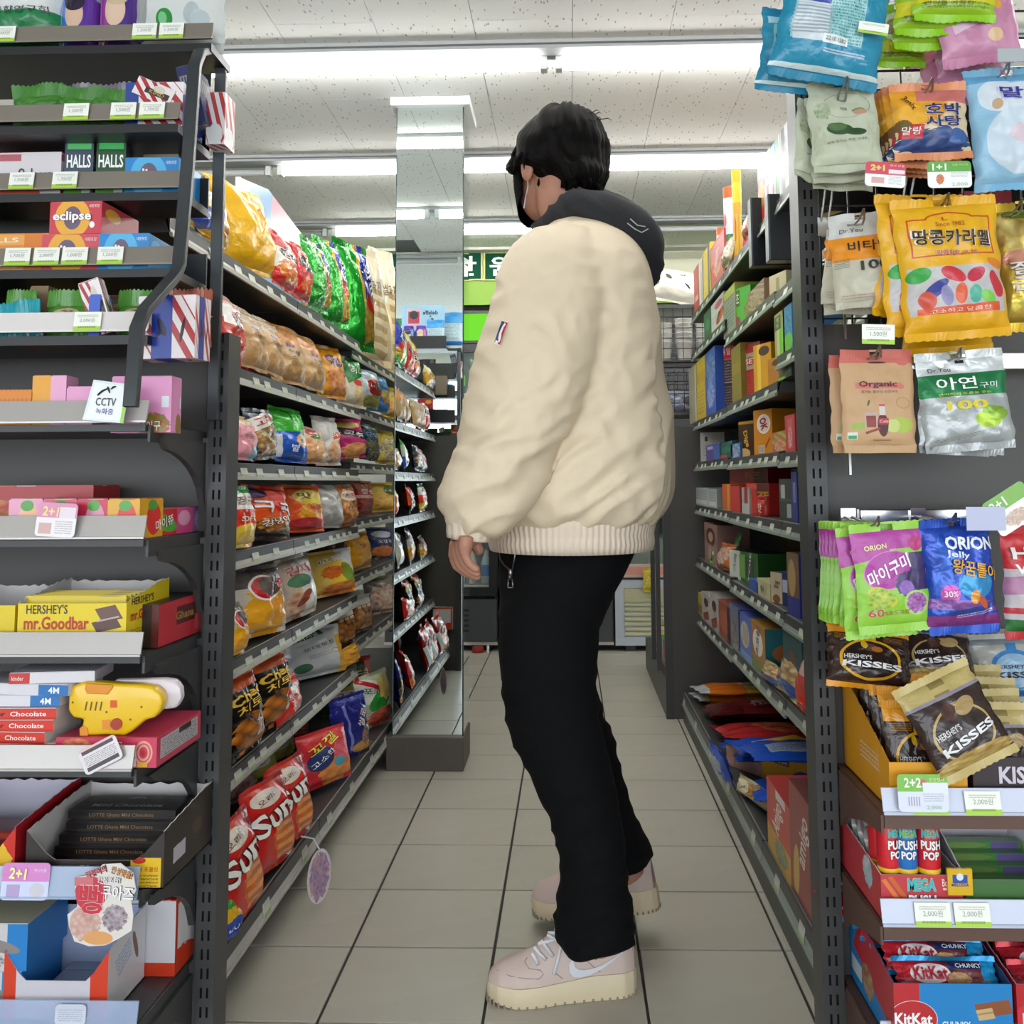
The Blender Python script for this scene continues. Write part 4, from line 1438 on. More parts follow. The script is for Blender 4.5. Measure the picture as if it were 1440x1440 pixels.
def tray(key, w, h, d, outer, inner, front_h=0.5, texts=(), stexts=(), cut='curve', frontm=None, sidem=None, back_h=1.0, rear_torn=True, seed=1):
 """open display box; side walls slope from the full height at the back to the cut front"""
 P = Proto(w, h, d)
 t = 0.0018
 fm, sm = frontm or outer, sidem or outer
 b = MB()
 b.box(-w / 2, w / 2,-d / 2, d / 2,0,0.002, inner)
 P.add('base', b.mesh('tray_base'))
 fh = h * front_h
 n = 14
 # front wall
 b = MB()
 for q in range(n):
  u0, u1 = q / n, (q + 1) / n
  def zt(u):
   if cut == 'curve':
    e = abs(2 * u - 1)
    return fh + (h - fh) * 0.75 * max(0,(e - 0.62) / 0.38) ** 1.0
   return fh
  x0, x1 = (u0 - 0.5) * w, (u1 - 0.5) * w
  z0, z1 = zt(u0), zt(u1)
  b.face([(x0,-d / 2,0),(x1,-d / 2,0),(x1,-d / 2, z1),(x0,-d / 2, z0)], fm, [(u0,0),(u1,0),(u1, z1 / h),(u0, z0 / h)])
  b.face([(x1,-d / 2 + t, 0),(x0,-d / 2 + t, 0),(x0,-d / 2 + t, z0),(x1,-d / 2 + t, z1)], inner)
  b.face([(x0,-d / 2, z0),(x1,-d / 2, z1),(x1,-d / 2 + t, z1),(x0,-d / 2 + t, z0)], inner)
 P.add('front_wall', b.mesh('tray_front'))
 r = random.Random(seed)
 zf = zt(0.0)
 for sg in (-1,1):
  b = MB()
  for q in range(n):
   v0, v1 = q / n, (q + 1) / n
   def zs(v):
    z = zf + (h * back_h - zf) * min(1, v * 1.25)
    return z
   y0, y1 = -d / 2 + d * v0,-d / 2 + d * v1
   z0, z1 = zs(v0), zs(v1)
   jag = 0.0015 * (q % 2)
   f = [(sg * w / 2, y0,0),(sg * w / 2, y1,0),(sg * w / 2, y1, z1 + jag),(sg * w / 2, y0, z0)]
   uv = [(v0,0),(v1,0),(v1, z1 / h),(v0, z0 / h)]
   b.face(f if sg > 0 else f[::-1], sm, uv if sg > 0 else uv[::-1])
   xi = sg * (w / 2 - t)
   f = [(xi, y0,0.002),(xi, y1,0.002),(xi, y1, z1 + jag),(xi, y0, z0)]
   b.face(f[::-1] if sg > 0 else f, inner)
   f = [(sg * w / 2, y0, z0),(sg * w / 2, y1, z1 + jag),(xi, y1, z1 + jag),(xi, y0, z0)]
   b.face(f if sg > 0 else f[::-1], inner)
  P.add('side_wall', b.mesh('tray_side'))
 b = MB()
 for q in range(n):
  x0, x1 = (q / n - 0.5) * w, ((q + 1) / n - 0.5) * w
  tear = lambda k: h * back_h * (1 - (0.045 * abs(math.sin(k * 1.7 + seed)) * (0 < k < n) if rear_torn else 0))
  z0, z1 = tear(q), tear(q + 1)
  b.face([(x0, d / 2 - t, 0),(x1, d / 2 - t, 0),(x1, d / 2 - t, z1),(x0, d / 2 - t, z0)], inner)
  b.face([(x1, d / 2,0),(x0, d / 2,0),(x0, d / 2, z0),(x1, d / 2, z1)], outer)
 P.add('rear_wall', b.mesh('tray_rear'))
 lettering(P, texts, lambda u, v: Vector(((u - 0.5) * w, -d / 2, v * h)), w, h, lambda u, v: Vector((0, -1, 0)), key, off=0.0006)
 lettering(P, stexts, lambda u, v: Vector((w / 2, (u - 0.5) * d, v * h)), d, h, lambda u, v: Vector((1, 0, 0)), key, off=0.0006)
 return P
def canister(key, r, h, m, lid=None, lidh=0.014, texts=(), shoulder=0.0, lidr=1.0):
 P = Proto(2 * r, h, 2 * r)
 b = MB()
 hb = h - lidh
 prof = [(0.001,0),(r * 0.97,0),(r, 0.004)]
 if shoulder:
  prof += [(r, hb - shoulder),(r * 0.78, hb)]
 else:
  prof += [(r, hb * 0.5),(r, hb)]
 prof += [(0.001, hb)]
 b.lathe(prof, m, n=28)
 P.add('body', b.mesh('canister_body', smooth=True, weld=False))
 lr = (r * 0.78 if shoulder else r * 1.03) * lidr
 P.add('lid', MB().lathe([(0.001, hb),(lr, hb),(lr, h - 0.002),(lr * 0.95, h),(0.001, h)], lid or m, n=28).mesh('canister_lid', smooth=False))
 def S(u, v):
  a = (u - 0.5) * 2 * PI
  return Vector((math.sin(a) * (r + 0.0008),-math.cos(a) * (r + 0.0008), v * hb))
 lettering(P, texts, S, 2 * PI * r, hb, lambda u, v: Vector(((u - 0.5), -1, 0)).normalized(), key, off=0.0003)
 return P
def card(key, w, h, top_col, texts, body='#f3f3f1', frac=0.42, extra=(), r=0.006):
 """promotion card with rounded corners, two colours, front at -y"""
 P = Proto(w, h, 0.0015)
 m = pm('card_' + key, body, [('R',0.5,1 - frac / 2,0.6, frac / 2,0, top_col)] + list(extra), rough=0.35)
 b = MB()
 pts = []
 for (cx_, cz, a0) in ((w / 2 - r, r, -90),(w / 2 - r, h - r, 0),(-w / 2 + r, h - r, 90),(-w / 2 + r, r, 180)):
  for k in range(5):
   a = R_(a0 + 90 * k / 4)
   pts.append((cx_ + r * math.cos(a), cz + r * math.sin(a)))
 uv = [(p[0] / w + 0.5, p[1] / h) for p in pts]
 b.face([(p[0],-0.0006, p[1]) for p in pts], m, uv)
 b.face([(p[0],0.0006, p[1]) for p in pts][::-1], CARDW, uv[::-1])
 for k in range(len(pts)):
  p, q = pts[k], pts[(k + 1) % len(pts)]
  b.face([(p[0],-0.0006, p[1]),(p[0],0.0006, p[1]),(q[0],0.0006, q[1]),(q[0],-0.0006, q[1])], CARDW)
 P.add('card', b.mesh('card'))
 lettering(P, texts, lambda u, v: Vector(((u - 0.5) * w, -0.0006, v * h)), w, h, lambda u, v: Vector((0, -1, 0)), key, off=0.0006)
 return P
def levels_at(side, y):
 if side > 0:
  return sorted(z for _, z in (LEV if y < 3.5 else LEV3))
 return sorted(z for _, z in (RLEV1 if y < 2.6 else RLEV2 if y < 3.44 else RLEV3))
ORD = ['first','second','third','fourth','fifth','sixth','seventh','eighth','ninth','tenth','eleventh','twelfth','thirteenth','fourteenth','fifteenth','sixteenth','seventeenth','eighteenth']
def solve_side(px0, px1, PYM, X1, wt, sgn, yaw=None):
 """yaw and width of a pack whose front right/left corner touches x=X1 and which spans px0..px1 in the photo"""
 best = None
 for k in (range(0,55,3) if yaw is None else (yaw,)):
  ph = R_(k)
  s_, c_ = math.sin(ph), math.cos(ph)
  if sgn > 0:     # left of the aisle: near-aisle corner is the far (right-hand) one
   Y1 = at_x(px1, PYM, X1).y
   d0 = ray(px0, PYM)
   den = c_ * d0.x - s_ * d0.y
   if abs(den) < 1e-6:
    continue
   w = (Y1 * d0.x - X1 * d0.y) / den
   cx_, cy_ = X1 - w / 2 * s_, Y1 - w / 2 * c_
  else:           # right of the aisle: near-aisle corner is the far (left-hand) one
   Y1 = at_x(px0, PYM, X1).y
   d0 = ray(px1, PYM)
   # right corner = (X1 + w s, Y1 - w c)
   den = -c_ * d0.x - s_ * d0.y
   w = (X1 * d0.y - Y1 * d0.x) / den
   cx_, cy_ = X1 + w / 2 * s_, Y1 - w / 2 * c_
  if w <= 0:
   continue
  e = abs(w - wt)
  if best is None or e < best[0]:
   best = (e, k, w, cx_, cy_)
 return best
def put_aisle(side, z0, px0, px1, ytop, P, name, label, cat, group=None, tilt=10, setb=0.03, roll=0.0, X=None, wt=None, yaw=None, dscale=None, back=0.0):
 X1 = (X if X is not None else (LX if side > 0 else RX)) - side * setb
 py = 680
 for _ in (0,1):
  b = solve_side(px0, px1, py, X1, wt or P.w, side, yaw)
  py = (ytop + proj((X1, b[4], z0))[1]) / 2
 e, k, w, cx_, cy_ = b
 # height from the top row of pixels, measured on the pack's middle
 d = ray((px0 + px1) / 2, ytop)
 t = (cy_) / d.y
 zt = CAM.z + d.z * t
 h = max(0.03,(zt - z0) / max(0.5, math.cos(R_(tilt))))
 lv = min(levels_at(side, cy_), key=lambda q: abs(q - z0))
 if abs(lv - z0) < 0.045:
  z0 = lv
 nxt = min([q for q in levels_at(side, cy_) if q > z0 + 0.10] or [9])
 sx, sz = w / P.w, h / P.h
 sy = dscale or min(1.25, max(0.7,(sx + sz) / 2))
 dep = P.d * sy / 2
 ph = R_(k)
 if side > 0:
  rz = 90 - k
  n = Vector((math.cos(ph),-math.sin(ph),0))
 else:
  rz = -90 + k
  n = Vector((-math.cos(ph),-math.sin(ph),0))
 lift = dep * abs(math.sin(R_(tilt))) + w / 2 * abs(math.sin(R_(roll))) + 0.0006
 if nxt < 9:
  sz = min(sz, (nxt - 0.05 - z0 - lift) / P.h)
 loc = Vector((cx_, cy_, z0 + lift)) - n * dep * back
 return spawn(P, name, label, cat, loc, rz, tilt, roll, (sx, sy, sz), group)
# ================================================================== LEFT AISLE: SNACK BAGS
G = dict(rough=0.22, bump=0.25, bscale=45)
def B(key, base, layers, texts=(), w=0.21, h=0.27, d=0.075, **k):
 kw = dict(G)
 for q in ('rough','bump','metal'):
  if q in k:
   kw[q] = k.pop(q)
 return bag(key, pm('print_' + key, base, layers, **kw), w, h, d, texts, **k)
SILV = pm('foil_silver','#b9bcc0',(), rough=0.2, metal=0.85, bump=0.4, bscale=30)
bags = {}
bags['honey'] = B('honey','#d6a21c',[('R',0.5,0.85,0.6,0.18,0,'#e9d9a2'),('F',0.5,0.35,0.45,0.3,0,'#8a4a14','#d99a2c',4.0),('E',0.5,0.72,0.28,0.1,0,'#f2efe2')],[('꿀',0.5,0.72,0.3,0.12,0,'#6b3a10')])
bags['bigyellow'] = B('bigyellow','#e5b010',[('R',0.92,0.5,0.09,0.6,0,'#e9d98c'),('F',0.75,0.2,0.25,0.2,0,'#d98a1c','#efc845',3.0),('O',0.7,0.5,0.05,0.04,0,'#b06a10',0.75)],[('고구마',0.62,0.68,0.3,0.07,-60,'#c8342a',0.02)], w=0.24, h=0.32, d=0.11)
bags['potstick'] = B('potstick','#c9201f',[('R',0.5,0.5,0.6,0.22,0,'#efeae0'),('F',0.5,0.28,0.5,0.25,0,'#e8b14a','#c8281e',3.0),('E',0.5,0.62,0.4,0.12,0,'#2a1a14')],[('감자',0.5,0.62,0.62,0.17,0,'#f5f3ee',0.05)], w=0.18, h=0.26)
bags['redstick'] = B('redstick','#c41c1d',[('F',0.55,0.22,0.4,0.2,0,'#e2862e','#b81c1a',3.0),('E',0.5,0.66,0.36,0.16,0,'#37160f')],[('새우',0.5,0.66,0.5,0.15,0,'#f5efe6',0.05)], w=0.18, h=0.26)
bags['greenring'] = B('greenring','#1f9a2c',[('E',0.75,0.55,0.3,0.5,10,'#e0b84a'),('E',0.8,0.6,0.26,0.42,10,'#22309a'),('F',0.75,0.22,0.3,0.2,0,'#e6c35a','#a9761c',2.5),('E',0.78,0.4,0.2,0.09,-20,'#c2261f')],[('양파',0.76,0.66,0.4,0.15,-62,'#f4f4ee',0.06)], metal=0.45, rough=0.18, bump=0.6)
bags['beige'] = B('beige','#d8ccb0',[('R',0.5,0.28,0.6,0.28,0,'#cdbb95'),('S',0.5,0.25,0.4,0.22,85,22.0,'#a98f63'),('R',0.85,0.6,0.06,0.3,10,'#f0efe8')],[('쌀과자',0.42,0.68,0.5,0.1,0,'#5d4a30')], rough=0.15)
bags['redwhite'] = B('redwhite','#d9a9a0',[('R',0.5,0.3,0.6,0.3,0,'#c93a30'),('R',0.55,0.68,0.42,0.17,0,'#f1eeea'),('S',0.65,0.68,0.3,0.14,25,14.0,'#1f1c1c')],[('쿠크',0.6,0.68,0.5,0.16,0,'#b02a2a',0.05)])
bags['kraft'] = B('kraft','#b98f5a',[('R',0.5,0.88,0.6,0.14,0,'#c9b79c'),('F',0.5,0.88,0.5,0.13,0,'#7a5230','#d9c4a0',4.0),('R',0.38,0.66,0.13,0.025,0,'#5b3a86'),('T',0.6,0.28,0.2,0.03,0,2.0,'#5b4326')],[('누룽지',0.46,0.52,0.42,0.07,0,'#4a3722',0.01),('스낵',0.55,0.42,0.3,0.07,0,'#4a3722',0.01),('HEY',0.38,0.66,0.18,0.03,0,'#f0e9f5')], rough=0.35)
bags['kraftnut'] = B('kraftnut','#b48d58',[('R',0.4,0.87,0.6,0.2,-12,'#d98a3a'),('F',0.4,0.87,0.5,0.2,0,'#b85c1c','#e9b060',5.0),('R',0.46,0.62,0.13,0.025,0,'#5b3a86'),('T',0.6,0.26,0.2,0.03,0,2.0,'#5b4326')],[('먹태',0.55,0.50,0.34,0.08,0,'#4a3722',0.01),('스낵',0.55,0.38,0.34,0.08,0,'#4a3722',0.01),('HEY',0.46,0.62,0.18,0.03,0,'#f0e9f5')], rough=0.3)
bags['orangesweet'] = B('orangesweet','#e39a1c',[('F',0.55,0.3,0.45,0.3,0,'#7c2414','#e8952c',3.5),('E',0.5,0.7,0.3,0.12,-10,'#5a1c5c')],[('고구마',0.5,0.7,0.46,0.1,-10,'#f0d04a',0.04)])
bags['navygrape'] = B('navygrape','#22283e',[('F',0.5,0.4,0.4,0.3,0,'#5b2430','#2b3358',4.0),('R',0.5,0.8,0.5,0.12,0,'#a9afc2')],[('콘칩',0.5,0.62,0.5,0.14,0,'#e6e4ee',0.04)])
bags['greenwhite'] = B('greenwhite','#e2dac4',[('R',0.62,0.8,0.5,0.24,20,'#1c7a30'),('F',0.7,0.25,0.3,0.24,0,'#e0b04a','#d8d0b4',3.0),('E',0.6,0.45,0.2,0.07,0,'#c93a34')],[('허니',0.62,0.72,0.5,0.12,0,'#e8f0e4',0.04)])
bags['redball'] = B('redball','#c9d9e4',[('E',0.6,0.52,0.38,0.30,0,'#f4f4f2'),('E',0.6,0.50,0.34,0.25,0,'#c92a26'),('F',0.6,0.12,0.5,0.16,0,'#7a9a3a','#e0cf72',3.0)],[('자갈',0.6,0.54,0.5,0.2,0,'#1c1414',0.05,'#f4f4f2')])
bags['pineapple'] = B('pineapple','#2a6db8',[('F',0.5,0.62,0.5,0.3,0,'#e5c34a','#8f7a2a',3.0),('E',0.5,0.85,0.5,0.16,0,'#3c8a34'),('E',0.4,0.4,0.25,0.1,0,'#c43a3a'),('Z',0.5,0.1,0.16,0.06,0,'#2a6db8',2.0),('R',0.5,0.1,0.6,0.12,0,'#2f7fcf'),('F',0.62,0.4,0.3,0.22,0,'#d9b450','#a8863a',3.0)],[('콘',0.6,0.66,0.3,0.14,0,'#1c4a8a',0.05)])
bags['pink'] = B('pink','#e79aa8',[('F',0.5,0.9,0.4,0.12,0,'#d8b080','#efd9b8',5.0),('E',0.8,0.14,0.25,0.16,0,'#6cb8d0'),('T',0.5,0.5,0.2,0.06,0,2.0,'#7a4450')],[('우유',0.45,0.5,0.4,0.11,0,'#6f3a48',0.0)])
bags['navywhale'] = B('navywhale','#1c2740',[('F',0.5,0.35,0.5,0.36,0,'#e5b050','#20304e',3.6),('R',0.45,0.78,0.42,0.14,16,'#efece6')],[('고래',0.45,0.79,0.66,0.2,16,'#b8222c',0.06)])
bags['darkred'] = B('darkred','#5d1016',[('F',0.5,0.5,0.3,0.25,0,'#9a2a24','#5d1016',3.0)],[('매운',0.5,0.55,0.5,0.16,0,'#e6d8c8',0.03)])
bags['greenblue'] = B('greenblue','#2cb025',[('R',0.5,0.26,0.6,0.27,0,'#1c5ac4'),('Z',0.5,0.55,0.2,0.05,0,'#2cb025',2.0),('R',0.08,0.25,0.05,0.22,0,'#dfe6ee'),('F',0.68,0.36,0.24,0.15,0,'#e0a05c','#f2d2a0',2.0),('E',0.68,0.36,0.08,0.05,0,'#1c4aa0'),('E',0.95,0.6,0.14,0.2,0,'#d8d2c4')],[('별',0.4,0.2,0.24,0.14,0,'#f0f4ff',0.05)], w=0.19, h=0.3, metal=0.15)
bags['clearorange'] = B('clearorange','#c9a98a',[('F',0.5,0.35,0.5,0.36,0,'#c8641c','#ecc48c',2.6),('E',0.5,0.82,0.26,0.13,0,'#c62a24'),('E',0.5,0.68,0.2,0.05,0,'#3c7a30')],[('꽈배기',0.5,0.8,0.4,0.08,0,'#f4ece0',0.03)], rough=0.12)
bags['whiteorange'] = B('whiteorange','#cfcdca',[('F',0.6,0.25,0.42,0.26,0,'#c8682a','#e8c494',3.0),('R',0.75,0.62,0.3,0.07,10,'#c93a26')],[('닭다리',0.62,0.62,0.5,0.09,8,'#fff4dc',0.03)])
bags['magenta'] = B('magenta','#c22c74',[('R',0.5,0.62,0.5,0.1,-14,'#31222e'),('F',0.5,0.16,0.45,0.2,0,'#c9702e','#e8b070',3.0),('E',0.4,0.88,0.4,0.1,0,'#e8c83a')],[('고추',0.5,0.62,0.62,0.14,-14,'#f4f0f0',0.05)])
bags['navygold'] = B('navygold','#1b2848',[('F',0.5,0.3,0.5,0.32,0,'#a89a3a','#243864',5.0),('F',0.5,0.7,0.4,0.2,0,'#3a5a98','#1b2848',5.0)],[('오잉',0.5,0.68,0.6,0.16,0,'#8fa6d4',0.04)])
bags['yellowblue'] = B('yellowblue','#c9ae3a',[('F',0.5,0.4,0.5,0.4,0,'#2c4488','#d8c460',5.0)],[('초코',0.5,0.7,0.5,0.14,0,'#f0ead0',0.04)])
bags['redmilk'] = B('redmilk','#d8321f',[('R',0.5,0.82,0.6,0.2,0,'#e9e2dc'),('E',0.5,0.16,0.6,0.2,0,'#e2c03a'),('R',0.5,0.98,0.6,0.06,0,'#3aa044')],[('짱구',0.5,0.78,0.7,0.16,0,'#5a2a1c',0.05),('SOFT',0.5,0.45,0.6,0.09,0,'#f4e6c8',0.05)])
bags['orangekk'] = B('orangekk','#e2521c',[('E',0.5,0.1,0.7,0.22,0,'#241410'),('F',0.45,0.22,0.4,0.16,0,'#e89030','#2a1610',3.0),('R',0.68,0.8,0.3,0.3,35,'#c81e16'),('E',0.2,0.88,0.2,0.12,0,'#3a2a5c')],[('ㅋㅋ',0.5,0.56,0.8,0.24,-6,'#f6f4f0',0.07,'#241410'),('강냉이',0.5,0.28,0.66,0.14,12,'#f6f4f0',0.05,'#241410')], w=0.24, h=0.28)
bags['orangeyellow'] = B('orangeyellow','#e0541e',[('E',0.6,0.75,0.4,0.2,0,'#e2cc46'),('F',0.6,0.36,0.4,0.24,0,'#e8cc40','#d8601c',3.0),('E',0.5,0.14,0.5,0.12,0,'#b8323a')],[('맛',0.45,0.78,0.3,0.16,0,'#4a1c10',0.05),('매콤',0.62,0.5,0.4,0.12,0,'#c62a4c',0.05)], w=0.24, h=0.28)
bags['silverback'] = B('silverback','#c4c3c2',[('E',0.4,0.16,0.3,0.12,0,'#a9a8a7'),('R',0.97,0.5,0.08,0.6,0,'#b8622c')],[], metal=0.3, w=0.2, h=0.27)
bags['nutorange'] = B('nutorange','#b06a30',[('F',0.5,0.5,0.55,0.5,0,'#d89a50','#7a3416',4.0),('E',0.5,0.75,0.4,0.14,0,'#e8dfd0')],[('땅콩',0.5,0.75,0.6,0.13,0,'#9a2c1c',0.04)], rough=0.12)
bags['redbag'] = B('redbag','#9c1f22',[('F',0.5,0.25,0.5,0.26,0,'#c05a4a','#7a1416',4.0),('R',0.5,0.52,0.6,0.05,0,'#d8b0a0')],[('쫄병',0.5,0.68,0.6,0.16,0,'#f0d8c4',0.04)])
bags['yellowgreen'] = B('yellowgreen','#d9b42c',[('F',0.5,0.3,0.5,0.3,0,'#d8641c','#e8d060',3.0),('E',0.75,0.75,0.3,0.2,0,'#3f5a20')],[('옥수수',0.5,0.72,0.6,0.1,0,'#f4efdc',0.04,'#5a3a10')])
bags['cornchip'] = B('cornchip','#cfc4b4',[('R',0.5,0.86,0.6,0.16,0,'#544a4a'),('F',0.5,0.28,0.55,0.34,0,'#f0b81c','#e0901a',2.0),('F',0.45,0.62,0.4,0.1,0,'#f2cc3c','#d8941c',5.0),('E',0.45,0.68,0.30,0.21,0,'#f6f4f2'),('E',0.45,0.68,0.26,0.18,0,'#c81f2c'),('E',0.56,0.70,0.24,0.16,0,'#5a4a48')],[('콘',0.84,0.74,0.24,0.15,0,'#c81f2c',0.07,'#f6f4f2'),('CO',0.86,0.57,0.16,0.06,0,'#20345a',0.05,'#f6f4f2')], w=0.25, h=0.28)
bags['redpotato'] = B('redpotato','#b9a898',[('F',0.5,0.24,0.5,0.28,0,'#9a4a24','#d8c0a0',2.6),('R',0.7,0.5,0.3,0.5,12,'#d0ccc6'),('E',0.4,0.6,0.3,0.12,0,'#4a7a58'),('E',0.45,0.28,0.22,0.09,30,'#8a3416')],[('감자',0.45,0.80,0.66,0.17,0,'#a92234',0.05,'#f0ece6'),('알칩',0.72,0.6,0.4,0.12,20,'#2a3a6a',0.04)], rough=0.12, w=0.22, h=0.27)
bags['sweetcorn'] = B('sweetcorn','#e3bf5a',[('R',0.9,0.6,0.18,0.5,14,'#d8d8d8'),('E',0.6,0.42,0.3,0.34,30,'#ecc22c'),('E',0.78,0.38,0.14,0.36,24,'#7a9a34'),('F',0.4,0.5,0.26,0.16,0,'#e8842a','#cf5a1c',2.0),('F',0.6,0.1,0.5,0.14,0,'#d8541c','#e8a050',3.0)],[('꼬불',0.4,0.82,0.6,0.14,12,'#f8f6f0',0.06,'#1a1a1a')], w=0.23, h=0.28)
bags['plainyellow'] = B('plainyellow','#d9971c',[('F',0.6,0.2,0.4,0.2,0,'#b8701c','#e8b84a',4.0)],[('치즈',0.5,0.66,0.4,0.12,0,'#8a3c10',0.04)])
bags['navyorange'] = B('navyorange','#1f2f6a',[('F',0.5,0.2,0.5,0.2,0,'#d88a30','#c8602a',2.4),('E',0.5,0.8,0.4,0.12,0,'#c8ccd8')],[('오감자',0.55,0.55,0.6,0.13,0,'#e6dcd0',0.05)])
bags['cheet'] = B('cheet','#0f0c0b',[('R',0.5,0.93,0.6,0.1,0,'#d8541a'),('R',0.5,0.72,0.6,0.14,0,'#1a1210'),('F',0.5,0.25,0.5,0.26,0,'#e2862a','#0f0c0b',2.0),('E',0.6,0.2,0.1,0.05,0,'#d8d4d0')],[('Cheel',0.5,0.76,0.9,0.14,6,'#f0c23a',0.06,'#241208'),('치토',0.5,0.60,0.7,0.12,6,'#f0c23a',0.05)], w=0.22, h=0.28)
bags['redwhitewrap'] = B('redwhitewrap','#d3271f',[('F',0.6,0.3,0.3,0.24,0,'#e8dcd0','#d8382a',3.0),('E',0.6,0.75,0.2,0.14,0,'#d8d0c8')],[('토토',0.5,0.62,0.5,0.14,0,'#f6ece0',0.05)])
bags['whitebig'] = B('whitebig','#cdd0d2',[('R',0.95,0.4,0.1,0.4,0,'#d8a83a'),('R',0.3,0.86,0.34,0.07,14,'#3a6a4a'),('T',0.5,0.4,0.2,0.05,8,2.0,'#7a7f80'),('O',0.8,0.44,0.09,0.06,0,'#9a8f3a',0.8),('E',0.2,0.16,0.14,0.1,0,'#4a7a5c')],[('오리지널',0.3,0.84,0.5,0.09,14,'#dfe8e0',0.03),('포테토칩',0.5,0.6,0.6,0.09,12,'#3a5a4a',0.02)], w=0.26, h=0.27, metal=0.1)
bags['brownnut'] = B('brownnut','#5d3a22',[('F',0.5,0.42,0.5,0.45,0,'#c8843a','#5a2e14',3.0),('R',0.5,0.9,0.5,0.12,0,'#c4c0ba')],[('꿀땅콩',0.5,0.72,0.6,0.09,0,'#efe0c8',0.03)], rough=0.14)
bags['silvermix'] = B('silvermix','#8f8880',[('F',0.5,0.4,0.5,0.45,0,'#b8642a','#c8c4bc',4.0)],[('믹스',0.5,0.76,0.5,0.12,0,'#3a2a20',0.04)], metal=0.4)
bags['greenletter'] = B('greenletter','#2d4a22',[('R',0.5,0.82,0.6,0.2,0,'#1c2a16'),('F',0.65,0.3,0.4,0.3,0,'#d8a83a','#9ab050',3.0),('E',0.4,0.34,0.36,0.12,0,'#dfe2da')],[('맛있는',0.5,0.80,0.8,0.16,8,'#a6c83a',0.06),('고소',0.4,0.36,0.5,0.12,0,'#8a2a20',0.04)], w=0.23)
bags['sun'] = B('sun','#c9201c',[('R',0.95,0.5,0.12,0.6,8,'#a01612'),('F',0.6,0.28,0.3,0.28,0,'#d8782a','#b8501c',1.2),('S',0.62,0.3,0.22,0.24,88,12.0,'#e29048'),('E',0.4,0.86,0.3,0.1,0,'#e8d8c8'),('R',0.9,0.3,0.06,0.3,-8,'#c8e4e4')],[('Sun',0.40,0.62,0.74,0.28,14,'#f6f2ea',0.05,'#3a1410'),('오리온',0.4,0.86,0.4,0.07,14,'#3a1a14',0.03)], w=0.23, h=0.31)
bags['cone'] = B('cone','#cf2a35',[('F',0.6,0.22,0.45,0.26,0,'#e8a04a','#d8702a',2.0),('F',0.75,0.55,0.28,0.22,0,'#e07a8c','#d8404c',2.0),('E',0.28,0.5,0.26,0.2,40,'#2a3a6c'),('E',0.6,0.35,0.12,0.1,0,'#4a9aa8')],[('꼬깔',0.4,0.78,0.7,0.18,22,'#e8d43a',0.06,'#3a1418'),('고소한',0.3,0.5,0.5,0.1,30,'#f0f0f4',0.04)], w=0.26, h=0.29, d=0.09)
bags['navyfish'] = B('navyfish','#232a8c',[('R',0.9,0.3,0.16,0.3,0,'#3a2f20'),('E',0.7,0.12,0.34,0.1,0,'#d8a050'),('R',0.3,0.5,0.03,0.4,6,'#8a93d8'),('F',0.8,0.3,0.2,0.18,0,'#d8a858','#3a3a6a',3.0)],[('쌀로',0.68,0.62,0.44,0.15,60,'#e8e4f0',0.05,'#b82a44')], w=0.21, h=0.32, metal=0.35, bump=0.5)
bags['greenpoca'] = B('greenpoca','#b8bfa0',[('E',0.3,0.7,0.5,0.26,-18,'#dfe0da'),('E',0.55,0.5,0.4,0.18,20,'#2c8a34'),('F',0.75,0.7,0.3,0.26,0,'#e0a83a','#c8c080',3.0),('F',0.6,0.14,0.5,0.18,0,'#b82a2c','#c86a50',3.0),('R',0.3,0.86,0.3,0.05,-30,'#b82a30')],[('포카',0.34,0.7,0.5,0.14,-18,'#2a6a34',0.05)], w=0.22)
bags['clearpink'] = B('clearpink','#a8929a',[('F',0.5,0.5,0.5,0.45,0,'#c85a6a','#e8dcd8',4.0)],[('젤리',0.5,0.7,0.5,0.13,0,'#f4f0f0',0.04)], rough=0.12)
bags['yelblue'] = B('yelblue','#e2ae24',[('E',0.4,0.25,0.5,0.25,0,'#2a4aa8'),('E',0.5,0.85,0.4,0.12,0,'#3c8a30')],[('바나나',0.45,0.26,0.6,0.1,0,'#f4f2ea',0.04)])
SHN = {1.493: 'top',1.475: 'top',1.258: 'second',1.275: 'second',1.047: 'third',1.075: 'third',0.852: 'fourth',0.872: 'fourth',0.62: 'fifth',0.672: 'fifth',0.386: 'sixth',0.44: 'sixth',0.137: 'bottom'}
